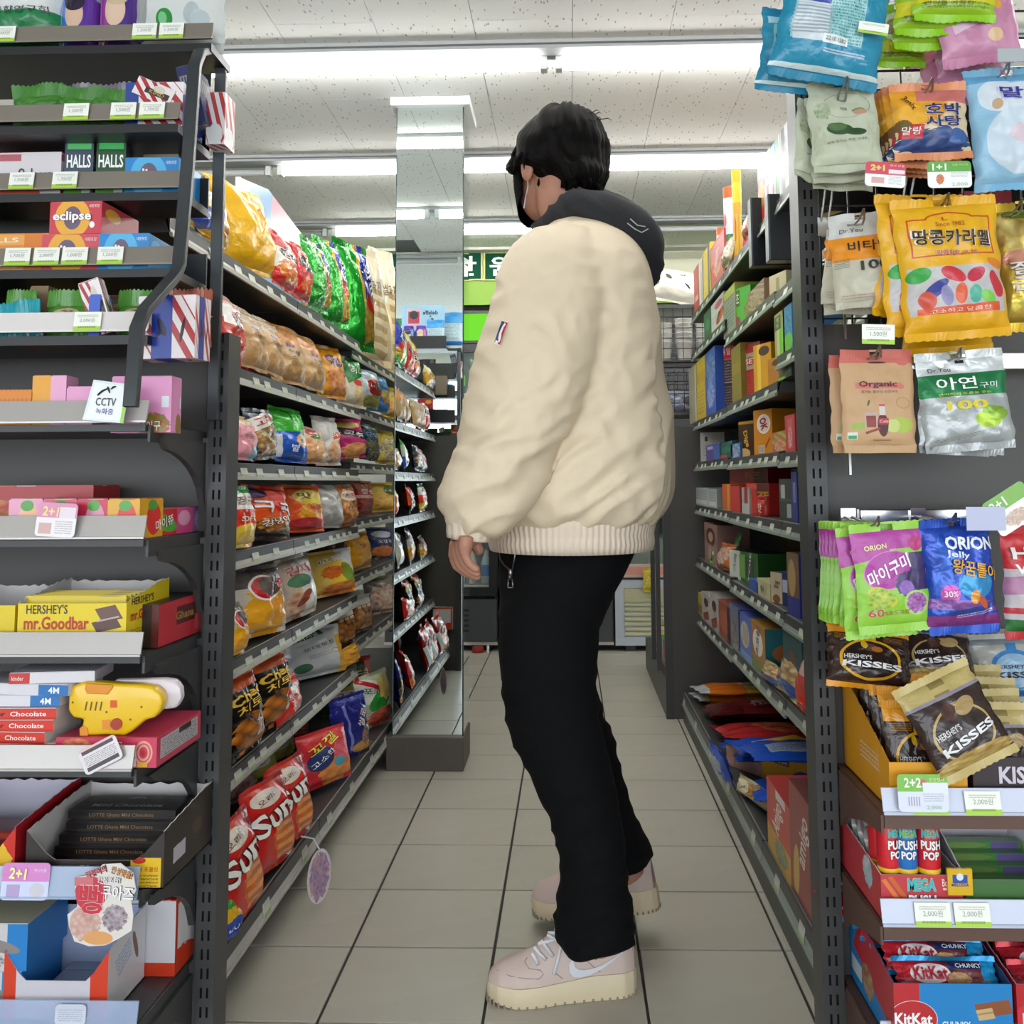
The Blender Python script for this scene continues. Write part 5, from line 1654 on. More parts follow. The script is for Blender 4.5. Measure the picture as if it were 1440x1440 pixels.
LEFT = [
 (1.493,[(262,300,262,'yelblue','blue and yellow banana snack bag',8),(276,322,270,'honey','honey-brown snack bag with clear window',8),
    (314,390,264,'bigyellow','large plain yellow puffed snack bag',14),(384,413,334,'potstick','red and white potato stick bag',5),(411,434,346,'redstick','narrow red shrimp stick bag',4),
    (430,462,343,'greenring','shiny green ring snack bag',5),(455,492,341,'greenring','shiny green ring snack bag',8),(480,528,335,'greenring','shiny green ring snack bag',8)]),
 (1.475,[(512,552,350,'beige','beige rice cracker bag with clear front',8),(540,575,352,'beige','beige rice cracker bag with clear front',8)]),
 (1.258,[(303,341,422,'redwhite','pink and red cookie bag',6),(338,376,440,'kraft','kraft brown bag with clear top',10),(368,398,455,'kraft','kraft brown bag with clear top',10),
    (382,430,460,'kraftnut','kraft brown bag of orange crisps',12),(424,456,476,'kraftnut','kraft brown bag of orange crisps',12),(446,488,488,'orangesweet','orange-yellow sweet potato bag',10),
    (474,512,492,'greenwhite','cream and green crisp bag',8),(496,532,475,'redball','white bag with large red disc',4),(516,546,515,'pineapple','blue and yellow corn snack bag',5)]),
 (1.275,[(536,562,520,'yellowgreen','yellow corn snack bag',6)]),
 (1.047,[(326,358,588,'pink','pale pink milk snack bag',8),(350,388,580,'navywhale','dark navy snack bag with red lettering',8),(386,432,562,'greenblue','tall green and blue snack bag',10),
    (422,460,604,'clearorange','clear bag of orange twists',14),(446,479,586,'whiteorange','white and orange chicken-flavour bag',8),(473,514,598,'magenta','magenta chilli ring bag',8),(506,532,602,'navygold','dark navy and gold snack bag',8)]),
 (1.075,[(528,556,606,'yellowblue','yellow and blue cookie bag',6)]),
 (0.852,[(322,356,676,'redmilk','red and white snack bag',6),(348,408,672,'orangekk','large orange-red bag with white lettering',10),(398,456,674,'orangeyellow','orange and yellow spicy snack bag',10),
    (444,481,668,'silverback','silver-backed bag turned round',8),(474,500,672,'nutorange','brown peanut snack bag',6)]),
 (0.872,[(498,524,678,'redbag','dark red noodle snack bag',6),(520,556,680,'yellowgreen','yellow corn snack bag',8)]),
 (0.62,[(322,344,852,'cornchip','clear bag of yellow corn chips',8),(338,402,792,'cornchip','clear bag of yellow corn chips',10),(398,446,782,'redpotato','clear potato chip bag with red lettering',10),(438,502,778,'sweetcorn','yellow sweetcorn snack bag',10)]),
 (0.672,[(492,522,752,'plainyellow','plain amber cheese snack bag',8),(516,552,744,'navyorange','navy bag with orange crisps',6)]),
 (0.386,[(322,370,932,'cheet','black bag with yellow lettering',9),(362,412,920,'cheet','black bag with yellow lettering',9),(390,422,960,'redwhitewrap','small red and white snack bag',9),
    (406,488,888,'whitebig','large white potato chip bag',16),(476,504,912,'plainyellow','plain amber cheese snack bag',8)]),
 (0.44,[(466,500,858,'brownnut','brown honey peanut bag',8),(492,524,840,'brownnut','brown honey peanut bag',8),(514,556,812,'silvermix','silver mixed snack bag',8)]),
 (0.137,[(308,330,1262,'yelblue','yellow and blue banana snack bag',8),(314,368,1122,'sun','red wavy chip bag with white lettering',12),(356,414,1080,'sun','red wavy chip bag with white lettering',12),(390,440,1052,'sun','red wavy chip bag with white lettering',12),
    (428,494,1036,'cone','red cone snack bag with yellow lettering',14),(470,520,968,'navyfish','shiny navy blue rice snack bag',8),(506,552,950,'greenpoca','white and green crisp bag',8)]),
]
rnd = random.Random(3)
cnt = {}
for z, items in LEFT:
 for n, (a, b, yt, k, desc, tl) in enumerate(items):
  base = z == 0.137
  P = bags[k]
  shelf = SHN[z]
  near = 'far bay' if z in (1.475,1.275,1.075,0.872,0.672,0.44) else 'near bays'
  lab = '%s, %s from the post on the %s left shelf' % (desc, ORD[n], shelf) if near != 'far bay' else '%s, %s on the %s shelf beside the mirror pillar' % (desc, ORD[n], shelf)
  o = put_aisle(1, z, a, b, yt, P, 'snack_bag', lab, 'snack bag', 'snack bags on the left aisle shelves', tl, 0.004, rnd.uniform(-3, 3), X=LBASE if base else (LX - 0.03 if near == 'far bay' else LX))
# bags standing behind the front row, all the way along each shelf
BDESC = {'navygrape': 'dark navy corn chip bag','darkred': 'dark red spicy snack bag','redmilk': 'red snack bag with white top','nutorange': 'brown peanut snack bag','silvermix': 'silver mixed snack bag','orangekk': 'orange-red popcorn bag','greenletter': 'dark bag with light green lettering','clearpink': 'clear bag of pink sweets','redbag': 'dark red noodle snack bag','kraft': 'kraft brown clear-topped bag','greenring': 'green ring snack bag','sun': 'red wavy chip bag','cheet': 'black yellow-lettered bag','brownnut': 'brown honey peanut bag','sweetcorn': 'yellow sweetcorn bag','cornchip': 'clear corn chip bag'}
ROWS = [(1.258,1,['redmilk','kraft','kraft','navygrape','navygrape','greenring','silvermix','greenring']),(1.047,0.66,['clearpink','darkred','darkred','nutorange','redbag','darkred','navygrape','navygrape']),
  (0.852,0.66,['redmilk','orangekk','orangekk','nutorange','redbag','redbag','darkred','brownnut']),(0.62,0.78,['cornchip','cornchip','silvermix','silvermix','sweetcorn','sweetcorn','navygrape','brownnut']),
  (0.386,0.78,['cheet','cheet','redbag','orangekk','brownnut','brownnut','silvermix','greenletter']),(0.137,0.8,['sun','sun','clearpink','darkred','clearpink','greenletter','greenletter','redbag'])]
for z, hs_, ks in ROWS:
 for n, k in enumerate(ks):
  P = bags[k]
  y = 1.98 + 0.195 * n
  zz = z
  if y > 3.5:
   continue
  sc = (0.92,0.9, hs_ * 0.72 * 0.27 / P.h + (0.0 if hs_ < 1 else -0.10))
  spawn(P, 'snack_bag', '%s, %s in the rear row of the %s left-aisle shelf' % (BDESC[k], ORD[n], SHN[z]), 'snack bag', ((LX if z != 0.137 else LBASE) - 0.27, y, zz + 0.008), 62, 8, rnd.uniform(-4, 4), sc, 'snack bags in the rear rows of the left aisle')
for n, (z, k) in enumerate(((0.44,'greenletter'),(0.137,'greenletter'),(0.672,'brownnut'),(0.137,'redbag'))):
 P = bags[k]
 spawn(P, 'snack_bag', '%s, %s shelf of the far left bay, beside the pillar' % (BDESC[k], SHN[z]), 'snack bag', ((LX if z != 0.137 else LBASE) - 0.2, 3.78 + 0.08 * n, z + 0.008), 55, 8, 0, (1, 0.9, 0.64), 'snack bags in the rear rows of the left aisle')
# display board standing on the shelf top
bb = MB()
p0, p1 = at_x(338,250,-1.06), at_x(425,330,-1.06)
BRD = pm('board_print','#7fa8d4',[('R',0.75,0.62,0.3,0.12,-8,'#dba9b8'),('R',0.3,0.2,0.16,0.22,0,'#d8b4c4'),('T',0.5,0.45,0.3,0.08,0,1.0,'#a9c8ea'),('R',0.5,0.95,0.6,0.05,0,'#dfe8f0')], rough=0.3)
bt = empty('display_board', 'pale blue and pink advertising board standing on the left shelving top', 'sign', (-1.06, p0.y, 1.49))
ya, yb = 0.0, p1.y - p0.y
bb.face([(0, ya, 0),(0, yb, 0),(0, yb, p1.z - 1.49),(0, ya * 0.6 + yb * 0.4, p1.z - 1.44),(0, ya, p0.z - 1.49)], BRD, [(0,0),(1,0),(1, .62),(0.4,0.75),(0,1)])
bb.face([(-0.006, ya, 0),(-0.006, ya, p0.z - 1.49),(-0.006, ya * 0.6 + yb * 0.4, p1.z - 1.44),(-0.006, yb, p1.z - 1.49),(-0.006, yb, 0)], CARDW)
bb.face([(0, ya, 0),(0, ya, p0.z - 1.49),(-0.006, ya, p0.z - 1.49),(-0.006, ya, 0)], CARDW)
obj('board', bb.mesh('board'), bt)
obj('edge_strip', MB().box(-0.012,0.004,-0.012,0.0,0, p0.z - 1.49, CARDW).mesh('edge_strip'), bt)
# hanging paper tag under the bottom rail
wob = pm('wobbler_print','#d8d2d4',[('F',0.5,0.5,0.45,0.45,0,'#5a6aa8','#c89a9a',5.0)], rough=0.4)
w0 = at_x(449,1232,-0.60)
t = empty('shelf_wobbler', 'round paper shelf tag hanging from the bottom rail on the left', 'shelf tag', w0)
mb = MB()
mb.face([(0.02 * math.sin(2 * PI * k / 20),-0.02 * math.sin(2 * PI * k / 20) * 2.2 if False else 0.035 * math.sin(2 * PI * k / 20),0.062 * math.cos(2 * PI * k / 20)) for k in range(20)], wob, [(0.5 + 0.5 * math.sin(2 * PI * k / 20),0.5 + 0.5 * math.cos(2 * PI * k / 20)) for k in range(20)])
obj('tag', mb.mesh('tag'), t)
obj('clip_strip', MB().tube([(0,0,0.06),(-0.015,0.0,0.085),(-0.045,0,0.09)],0.002, clear('clear_strip','#d8dcd8',0.6), n=6).mesh('clip_strip'), t)
# ================================================================== RIGHT AISLE: BISCUITS AND BOXES
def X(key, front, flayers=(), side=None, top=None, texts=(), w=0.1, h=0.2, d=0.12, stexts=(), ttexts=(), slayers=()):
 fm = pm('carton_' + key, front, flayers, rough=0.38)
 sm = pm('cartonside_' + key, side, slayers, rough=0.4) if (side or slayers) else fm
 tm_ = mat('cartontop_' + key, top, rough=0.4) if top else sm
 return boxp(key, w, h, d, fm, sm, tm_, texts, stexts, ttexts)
bx = {}
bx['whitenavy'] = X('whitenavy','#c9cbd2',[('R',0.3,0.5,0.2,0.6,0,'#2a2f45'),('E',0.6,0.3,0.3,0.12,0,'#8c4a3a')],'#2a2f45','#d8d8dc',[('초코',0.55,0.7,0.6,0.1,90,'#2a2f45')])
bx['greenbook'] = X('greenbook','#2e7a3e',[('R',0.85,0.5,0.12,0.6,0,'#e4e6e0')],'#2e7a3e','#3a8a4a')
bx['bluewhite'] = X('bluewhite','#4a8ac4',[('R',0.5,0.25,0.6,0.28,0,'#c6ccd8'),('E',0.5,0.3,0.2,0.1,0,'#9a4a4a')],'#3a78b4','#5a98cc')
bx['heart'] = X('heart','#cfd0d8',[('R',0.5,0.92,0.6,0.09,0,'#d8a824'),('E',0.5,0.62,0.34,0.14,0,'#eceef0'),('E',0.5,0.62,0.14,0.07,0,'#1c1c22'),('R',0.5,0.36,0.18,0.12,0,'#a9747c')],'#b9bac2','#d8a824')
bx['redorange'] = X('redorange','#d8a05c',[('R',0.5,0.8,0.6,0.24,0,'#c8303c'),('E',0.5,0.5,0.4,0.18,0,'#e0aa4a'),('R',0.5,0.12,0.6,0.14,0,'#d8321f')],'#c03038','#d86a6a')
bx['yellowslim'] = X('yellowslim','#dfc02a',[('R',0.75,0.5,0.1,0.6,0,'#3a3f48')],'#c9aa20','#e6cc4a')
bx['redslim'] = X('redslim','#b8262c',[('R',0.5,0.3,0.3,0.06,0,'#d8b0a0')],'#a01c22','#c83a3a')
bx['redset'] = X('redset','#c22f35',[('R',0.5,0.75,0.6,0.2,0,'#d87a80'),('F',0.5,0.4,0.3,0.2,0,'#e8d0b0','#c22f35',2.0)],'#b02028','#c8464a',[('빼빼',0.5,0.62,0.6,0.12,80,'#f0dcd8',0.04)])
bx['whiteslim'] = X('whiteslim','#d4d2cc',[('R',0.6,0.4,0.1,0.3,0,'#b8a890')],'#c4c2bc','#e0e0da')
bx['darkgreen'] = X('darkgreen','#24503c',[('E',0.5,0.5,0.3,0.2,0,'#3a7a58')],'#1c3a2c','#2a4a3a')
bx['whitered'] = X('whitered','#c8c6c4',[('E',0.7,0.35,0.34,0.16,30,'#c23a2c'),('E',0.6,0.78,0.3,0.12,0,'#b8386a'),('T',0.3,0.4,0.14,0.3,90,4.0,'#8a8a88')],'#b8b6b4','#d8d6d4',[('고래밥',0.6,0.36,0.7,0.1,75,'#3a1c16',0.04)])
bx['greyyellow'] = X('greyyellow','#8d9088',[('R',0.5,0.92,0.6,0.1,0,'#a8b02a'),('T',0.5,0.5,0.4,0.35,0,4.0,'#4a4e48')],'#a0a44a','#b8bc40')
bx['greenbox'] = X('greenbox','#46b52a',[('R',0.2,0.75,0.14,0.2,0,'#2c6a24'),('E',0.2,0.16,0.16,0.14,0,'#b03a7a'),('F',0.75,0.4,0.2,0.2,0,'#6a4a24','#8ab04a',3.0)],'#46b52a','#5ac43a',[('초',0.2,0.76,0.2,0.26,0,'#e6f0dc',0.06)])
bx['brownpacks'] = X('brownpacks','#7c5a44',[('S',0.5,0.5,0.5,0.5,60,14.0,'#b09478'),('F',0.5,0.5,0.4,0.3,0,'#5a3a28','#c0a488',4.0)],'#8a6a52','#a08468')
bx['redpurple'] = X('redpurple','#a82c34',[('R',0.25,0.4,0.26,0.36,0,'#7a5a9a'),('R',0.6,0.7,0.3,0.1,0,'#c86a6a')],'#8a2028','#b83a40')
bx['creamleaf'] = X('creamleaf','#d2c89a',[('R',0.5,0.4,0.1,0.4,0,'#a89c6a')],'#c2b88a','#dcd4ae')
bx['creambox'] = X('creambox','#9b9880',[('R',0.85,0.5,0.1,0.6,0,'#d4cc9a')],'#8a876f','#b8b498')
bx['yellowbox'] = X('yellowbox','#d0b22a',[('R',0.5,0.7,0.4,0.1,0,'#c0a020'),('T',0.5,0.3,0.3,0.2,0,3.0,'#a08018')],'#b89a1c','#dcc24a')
bx['bluepack'] = X('bluepack','#2f58b8',[('F',0.5,0.7,0.5,0.25,0,'#8ab0e0','#20408c',4.0),('F',0.5,0.3,0.4,0.2,0,'#c8d4e8','#2f58b8',4.0)],'#24489a','#4a70c8')
bx['darkbrown'] = X('darkbrown','#2e2022',[('R',0.5,0.9,0.6,0.12,0,'#c8241c'),('T',0.5,0.64,0.42,0.17,0,4.0,'#9c8a88'),('R',0.5,0.44,0.5,0.008,0,'#b8a8a4'),('T',0.5,0.24,0.42,0.16,0,4.0,'#8c7a78')],'#3a2624','#c8241c',[('통밀',0.6,0.9,0.4,0.1,0,'#f2e8e4',0.04)], w=0.12, h=0.21, d=0.2)
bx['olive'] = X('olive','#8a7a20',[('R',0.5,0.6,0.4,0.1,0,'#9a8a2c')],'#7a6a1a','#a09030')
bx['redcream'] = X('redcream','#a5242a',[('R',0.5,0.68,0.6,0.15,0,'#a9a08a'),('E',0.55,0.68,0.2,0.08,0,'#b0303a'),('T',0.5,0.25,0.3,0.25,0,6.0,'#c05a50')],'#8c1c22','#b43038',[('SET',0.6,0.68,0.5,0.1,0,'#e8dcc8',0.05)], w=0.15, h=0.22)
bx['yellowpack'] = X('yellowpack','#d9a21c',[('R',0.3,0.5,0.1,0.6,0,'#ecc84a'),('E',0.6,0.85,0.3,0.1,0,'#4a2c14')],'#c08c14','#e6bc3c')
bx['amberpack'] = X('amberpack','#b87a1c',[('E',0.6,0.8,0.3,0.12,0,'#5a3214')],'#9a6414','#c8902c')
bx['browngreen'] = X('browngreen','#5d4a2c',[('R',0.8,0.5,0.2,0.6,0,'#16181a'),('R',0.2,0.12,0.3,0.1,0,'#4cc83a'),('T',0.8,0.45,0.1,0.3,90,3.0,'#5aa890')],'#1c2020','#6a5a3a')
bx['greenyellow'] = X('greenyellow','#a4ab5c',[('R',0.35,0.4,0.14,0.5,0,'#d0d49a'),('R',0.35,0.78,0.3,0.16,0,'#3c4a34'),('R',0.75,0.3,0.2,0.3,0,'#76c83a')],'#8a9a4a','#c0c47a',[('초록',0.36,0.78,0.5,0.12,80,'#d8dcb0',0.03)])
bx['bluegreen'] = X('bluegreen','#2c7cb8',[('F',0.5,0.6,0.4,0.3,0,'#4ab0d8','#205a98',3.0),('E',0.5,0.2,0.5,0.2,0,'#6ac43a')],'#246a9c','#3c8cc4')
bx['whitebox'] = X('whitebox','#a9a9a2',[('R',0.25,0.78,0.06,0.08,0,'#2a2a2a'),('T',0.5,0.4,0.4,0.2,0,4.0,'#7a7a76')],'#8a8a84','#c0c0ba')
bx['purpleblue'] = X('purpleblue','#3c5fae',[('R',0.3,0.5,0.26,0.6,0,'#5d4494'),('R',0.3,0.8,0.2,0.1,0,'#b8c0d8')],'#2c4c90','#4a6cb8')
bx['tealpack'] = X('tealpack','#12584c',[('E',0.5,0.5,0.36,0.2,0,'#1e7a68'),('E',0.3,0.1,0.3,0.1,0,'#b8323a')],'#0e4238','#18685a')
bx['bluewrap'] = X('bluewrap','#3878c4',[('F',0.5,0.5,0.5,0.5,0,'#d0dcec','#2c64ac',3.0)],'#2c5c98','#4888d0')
bx['dige'] = X('dige','#3a2114',[('R',0.5,0.96,0.6,0.04,0,'#c8941c'),('E',0.35,0.1,0.4,0.14,0,'#d8b070')],'#2c1810','#c8941c',[('Dige',0.5,0.5,0.8,0.2,-75,'#d8a83a',0.05)], w=0.1, h=0.17)
bx['okbox'] = X('okbox','#c98418',[('E',0.55,0.68,0.36,0.22,0,'#f0e8e0'),('E',0.55,0.68,0.3,0.18,0,'#e8dcd4'),('R',0.4,0.12,0.16,0.08,0,'#d8d4cc'),('S',0.4,0.12,0.14,0.07,0,18.0,'#4a3a2c'),('R',0.75,0.26,0.16,0.03,40,'#a8341c')],'#b87410','#d89428',[('OK',0.55,0.68,0.52,0.2,-75,'#8c1f2c',0.09)], w=0.11, h=0.2)
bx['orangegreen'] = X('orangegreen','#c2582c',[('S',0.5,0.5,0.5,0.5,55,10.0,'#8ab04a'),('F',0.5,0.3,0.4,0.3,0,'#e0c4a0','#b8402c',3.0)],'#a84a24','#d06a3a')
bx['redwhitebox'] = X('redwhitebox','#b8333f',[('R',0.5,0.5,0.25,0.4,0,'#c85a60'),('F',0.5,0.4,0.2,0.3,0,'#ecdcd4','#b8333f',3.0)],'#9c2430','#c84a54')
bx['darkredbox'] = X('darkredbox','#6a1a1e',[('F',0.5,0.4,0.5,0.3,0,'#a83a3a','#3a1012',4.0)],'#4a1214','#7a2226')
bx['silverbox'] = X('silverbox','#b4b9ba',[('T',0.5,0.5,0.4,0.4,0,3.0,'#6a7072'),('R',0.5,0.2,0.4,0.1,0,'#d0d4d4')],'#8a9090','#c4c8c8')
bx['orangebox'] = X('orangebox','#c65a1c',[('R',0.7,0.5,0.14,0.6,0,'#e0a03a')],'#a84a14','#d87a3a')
bx['rizbox'] = X('rizbox','#c0262a',[('R',0.2,0.5,0.22,0.6,0,'#a81e22'),('R',0.95,0.5,0.3,0.6,0,'#701316')],'#9c1a1e','#b8282c',[('리즈',0.62,0.55,0.4,0.5,0,'#8d7440',0.05)], w=0.3, h=0.09, d=0.1)
bx['redzebox'] = X('redzebox','#c8241f',[('R',0.75,0.5,0.3,0.6,0,'#5d1214'),('R',0.25,0.9,0.22,0.08,0,'#d84a3a')],'#a01a1a','#d03a30',[('ZE',0.72,0.62,0.5,0.24,0,'#c08a1c',0.08)], w=0.2, h=0.14)
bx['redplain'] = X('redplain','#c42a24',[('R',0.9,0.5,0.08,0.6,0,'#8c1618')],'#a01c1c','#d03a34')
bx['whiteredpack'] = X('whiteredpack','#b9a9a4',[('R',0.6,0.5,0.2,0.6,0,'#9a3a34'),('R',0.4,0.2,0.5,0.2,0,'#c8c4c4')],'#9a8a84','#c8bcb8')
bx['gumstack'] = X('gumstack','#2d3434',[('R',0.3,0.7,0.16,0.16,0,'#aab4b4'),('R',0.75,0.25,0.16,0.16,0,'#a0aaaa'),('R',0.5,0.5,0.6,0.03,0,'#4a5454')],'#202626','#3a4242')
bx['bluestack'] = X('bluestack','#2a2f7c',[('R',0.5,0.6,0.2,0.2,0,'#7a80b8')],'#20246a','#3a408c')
bx['brownpink'] = X('brownpink','#8f6b62',[('E',0.5,0.68,0.34,0.22,0,'#4a2418'),('E',0.5,0.68,0.18,0.12,0,'#b88a6a'),('T',0.4,0.3,0.2,0.1,80,3.0,'#d8c0b8')],'#7a5850','#a07a70')
bx['greencarton'] = X('greencarton','#2f6a2a',[('R',0.2,0.5,0.2,0.5,0,'#c8ccc4'),('R',0.72,0.5,0.16,0.34,0,'#3a4438'),('R',0.46,0.5,0.1,0.4,0,'#6a9c4a')],'#2a5a24','#16241a',[('그래',0.2,0.55,0.3,0.2,75,'#1c2420',0.04),('TOIE',0.72,0.5,0.5,0.12,80,'#c8d0c4',0.04)], w=0.26, h=0.12)
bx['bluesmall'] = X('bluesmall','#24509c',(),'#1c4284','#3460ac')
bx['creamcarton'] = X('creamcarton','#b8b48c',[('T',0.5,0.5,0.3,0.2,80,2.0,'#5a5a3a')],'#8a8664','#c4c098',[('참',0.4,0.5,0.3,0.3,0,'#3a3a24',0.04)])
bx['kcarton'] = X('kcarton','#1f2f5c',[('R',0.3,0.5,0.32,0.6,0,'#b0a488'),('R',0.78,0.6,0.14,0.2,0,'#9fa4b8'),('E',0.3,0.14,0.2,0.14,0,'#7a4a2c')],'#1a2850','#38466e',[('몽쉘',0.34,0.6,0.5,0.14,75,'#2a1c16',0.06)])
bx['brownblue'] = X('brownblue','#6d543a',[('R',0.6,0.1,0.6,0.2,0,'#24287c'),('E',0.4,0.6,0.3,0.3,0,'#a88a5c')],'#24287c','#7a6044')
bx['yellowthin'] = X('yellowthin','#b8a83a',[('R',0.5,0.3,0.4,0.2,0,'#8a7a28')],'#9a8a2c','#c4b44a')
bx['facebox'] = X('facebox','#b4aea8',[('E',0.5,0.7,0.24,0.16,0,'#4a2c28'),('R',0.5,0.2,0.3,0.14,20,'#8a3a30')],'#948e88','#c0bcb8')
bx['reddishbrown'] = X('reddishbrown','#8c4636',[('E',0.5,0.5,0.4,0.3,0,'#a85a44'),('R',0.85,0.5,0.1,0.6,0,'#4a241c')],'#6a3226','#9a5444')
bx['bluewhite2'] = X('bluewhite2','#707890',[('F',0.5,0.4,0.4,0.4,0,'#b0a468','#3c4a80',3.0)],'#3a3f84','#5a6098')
bx['bluebox'] = X('bluebox','#5a70b8',[('E',0.5,0.55,0.32,0.3,0,'#c0b49a'),('T',0.5,0.55,0.2,0.2,80,2.0,'#5a6a70'),('R',0.5,0.06,0.6,0.08,0,'#7a9ad0')],'#3a4a9c','#4a5ab0', w=0.13, h=0.16)
bx['teal'] = X('teal','#a9743a',[('E',0.5,0.6,0.34,0.28,0,'#e8e4dc'),('R',0.5,0.12,0.5,0.12,0,'#6a7a34')],'#15636a','#b08a3a',[('초코칩',0.5,0.62,0.66,0.17,78,'#1c1414',0.06)], w=0.15, h=0.17, d=0.2, slayers=[('E',0.3,0.5,0.2,0.18,0,'#9a5a2c'),('E',0.34,0.36,0.12,0.1,0,'#e0dcd0')])
bx['tealbrown'] = X('tealbrown','#0f4a4e',[('E',0.5,0.55,0.2,0.24,0,'#6a3a20'),('R',0.6,0.35,0.1,0.08,0,'#b8b4a8')],'#0c3a3e','#12555a')
bx['pinkbox'] = X('pinkbox','#a98078',[('R',0.6,0.35,0.4,0.3,0,'#9a6a64'),('T',0.6,0.35,0.34,0.24,0,6.0,'#c8aca4')],'#8c6660','#b08a80',[('고소',0.3,0.75,0.2,0.12,0,'#5a2c28',0.03)], w=0.17, h=0.12, d=0.22)
bx['yellowbig'] = X('yellowbig', '#d79c14', [('R', 0.42, 0.62, 0.16, 0.08, 0, '#8a4a34'), ('E', 0.86, 0.26, 0.26, 0.3, -30, '#20349c')], '#c08a10', '#dca824', [('OH', 0.42, 0.62, 0.2, 0.09, 0, '#f4ece0', 0.04), ('O', 0.9, 0.34, 0.2, 0.3, -20, '#f4f0e4', 0.09)], w=0.2, h=0.2, d=0.16, ttexts=[('초코파이', 0.5, 0.5, 0.5, 0.3, 0, '#3a2a10', 0.03)])
bx['amigo'] = X('amigo', '#c73a2c', [('R', 0.5, 0.16, 0.6, 0.2, 0, '#c89a24'), ('F', 0.6, 0.2, 0.3, 0.16, 0, '#6a4a7a', '#8aa04a', 3.0), ('R', 0.62, 0.93, 0.2, 0.06, 0, '#d8d4cc')], '#8e2b28', '#a82c28', [('Amigo', 0.5, 0.62, 0.86, 0.22, 78, '#efe6dc', 0.04)], w=0.16, h=0.3, d=0.2, stexts=[('amigo', 0.5, 0.62, 0.7, 0.26, 70, '#d8ccc4', 0.05)], slayers=[('E', 0.25, 0.25, 0.16, 0.3, 10, '#d8b04a')])
bx['amigo2'] = X('amigo2','#8e3330',[('E',0.25,0.25,0.12,0.24,-10,'#c8a04a'),('R',0.5,0.02,0.6,0.03,0,'#6a2422')],'#8e2b28','#5d1a1c',[('amigo',0.6,0.6,0.9,0.2,78,'#d8ccc4',0.04)], w=0.16, h=0.3, d=0.2)
# round things
WHITEJ = pm('jar_print','#d4d4cc',[('R',0.5,0.62,0.6,0.16,0,'#c8ccd0'),('R',0.5,0.46,0.6,0.06,0,'#2c6a44'),('E',0.5,0.7,0.06,0.1,0,'#a84a5a'),('R',0.5,0.2,0.6,0.22,0,'#b0a890')], rough=0.25)
jar = canister('jar',0.045,0.17, WHITEJ, mat('jar_lid_orange','#b85a24', rough=0.4),0.022)
yb_m = pm('bottle_print','#dba21c',[('R',0.5,0.88,0.6,0.14,0,'#e2c83a'),('E',0.5,0.4,0.14,0.2,0,'#c8442c'),('S',0.5,0.3,0.4,0.3,0,20.0,'#e0b840')], rough=0.25)
ybottle = canister('ybottle',0.04,0.24, yb_m, mat('bottle_lid_yellow','#e0c020', rough=0.4),0.03)
ob_m = pm('bottle2_print','#d08a2c',[('E',0.5,0.2,0.3,0.2,0,'#c8342c'),('T',0.5,0.4,0.1,0.2,80,2.0,'#f0d8b0')], rough=0.3)
obottle = canister('obottle',0.035,0.2, ob_m, mat('bottle_lid_orange','#d89030', rough=0.4),0.03, shoulder=0.03)
roundred = canister('roundred', 0.035, 0.05, mat('round_red', '#b8281c', rough=0.35), mat('round_lid', '#a8241a', rough=0.4), 0.01, texts=[('맛', 0.5, 0.5, 0.16, 0.6, 0, '#d8d4cc', 0.05)])
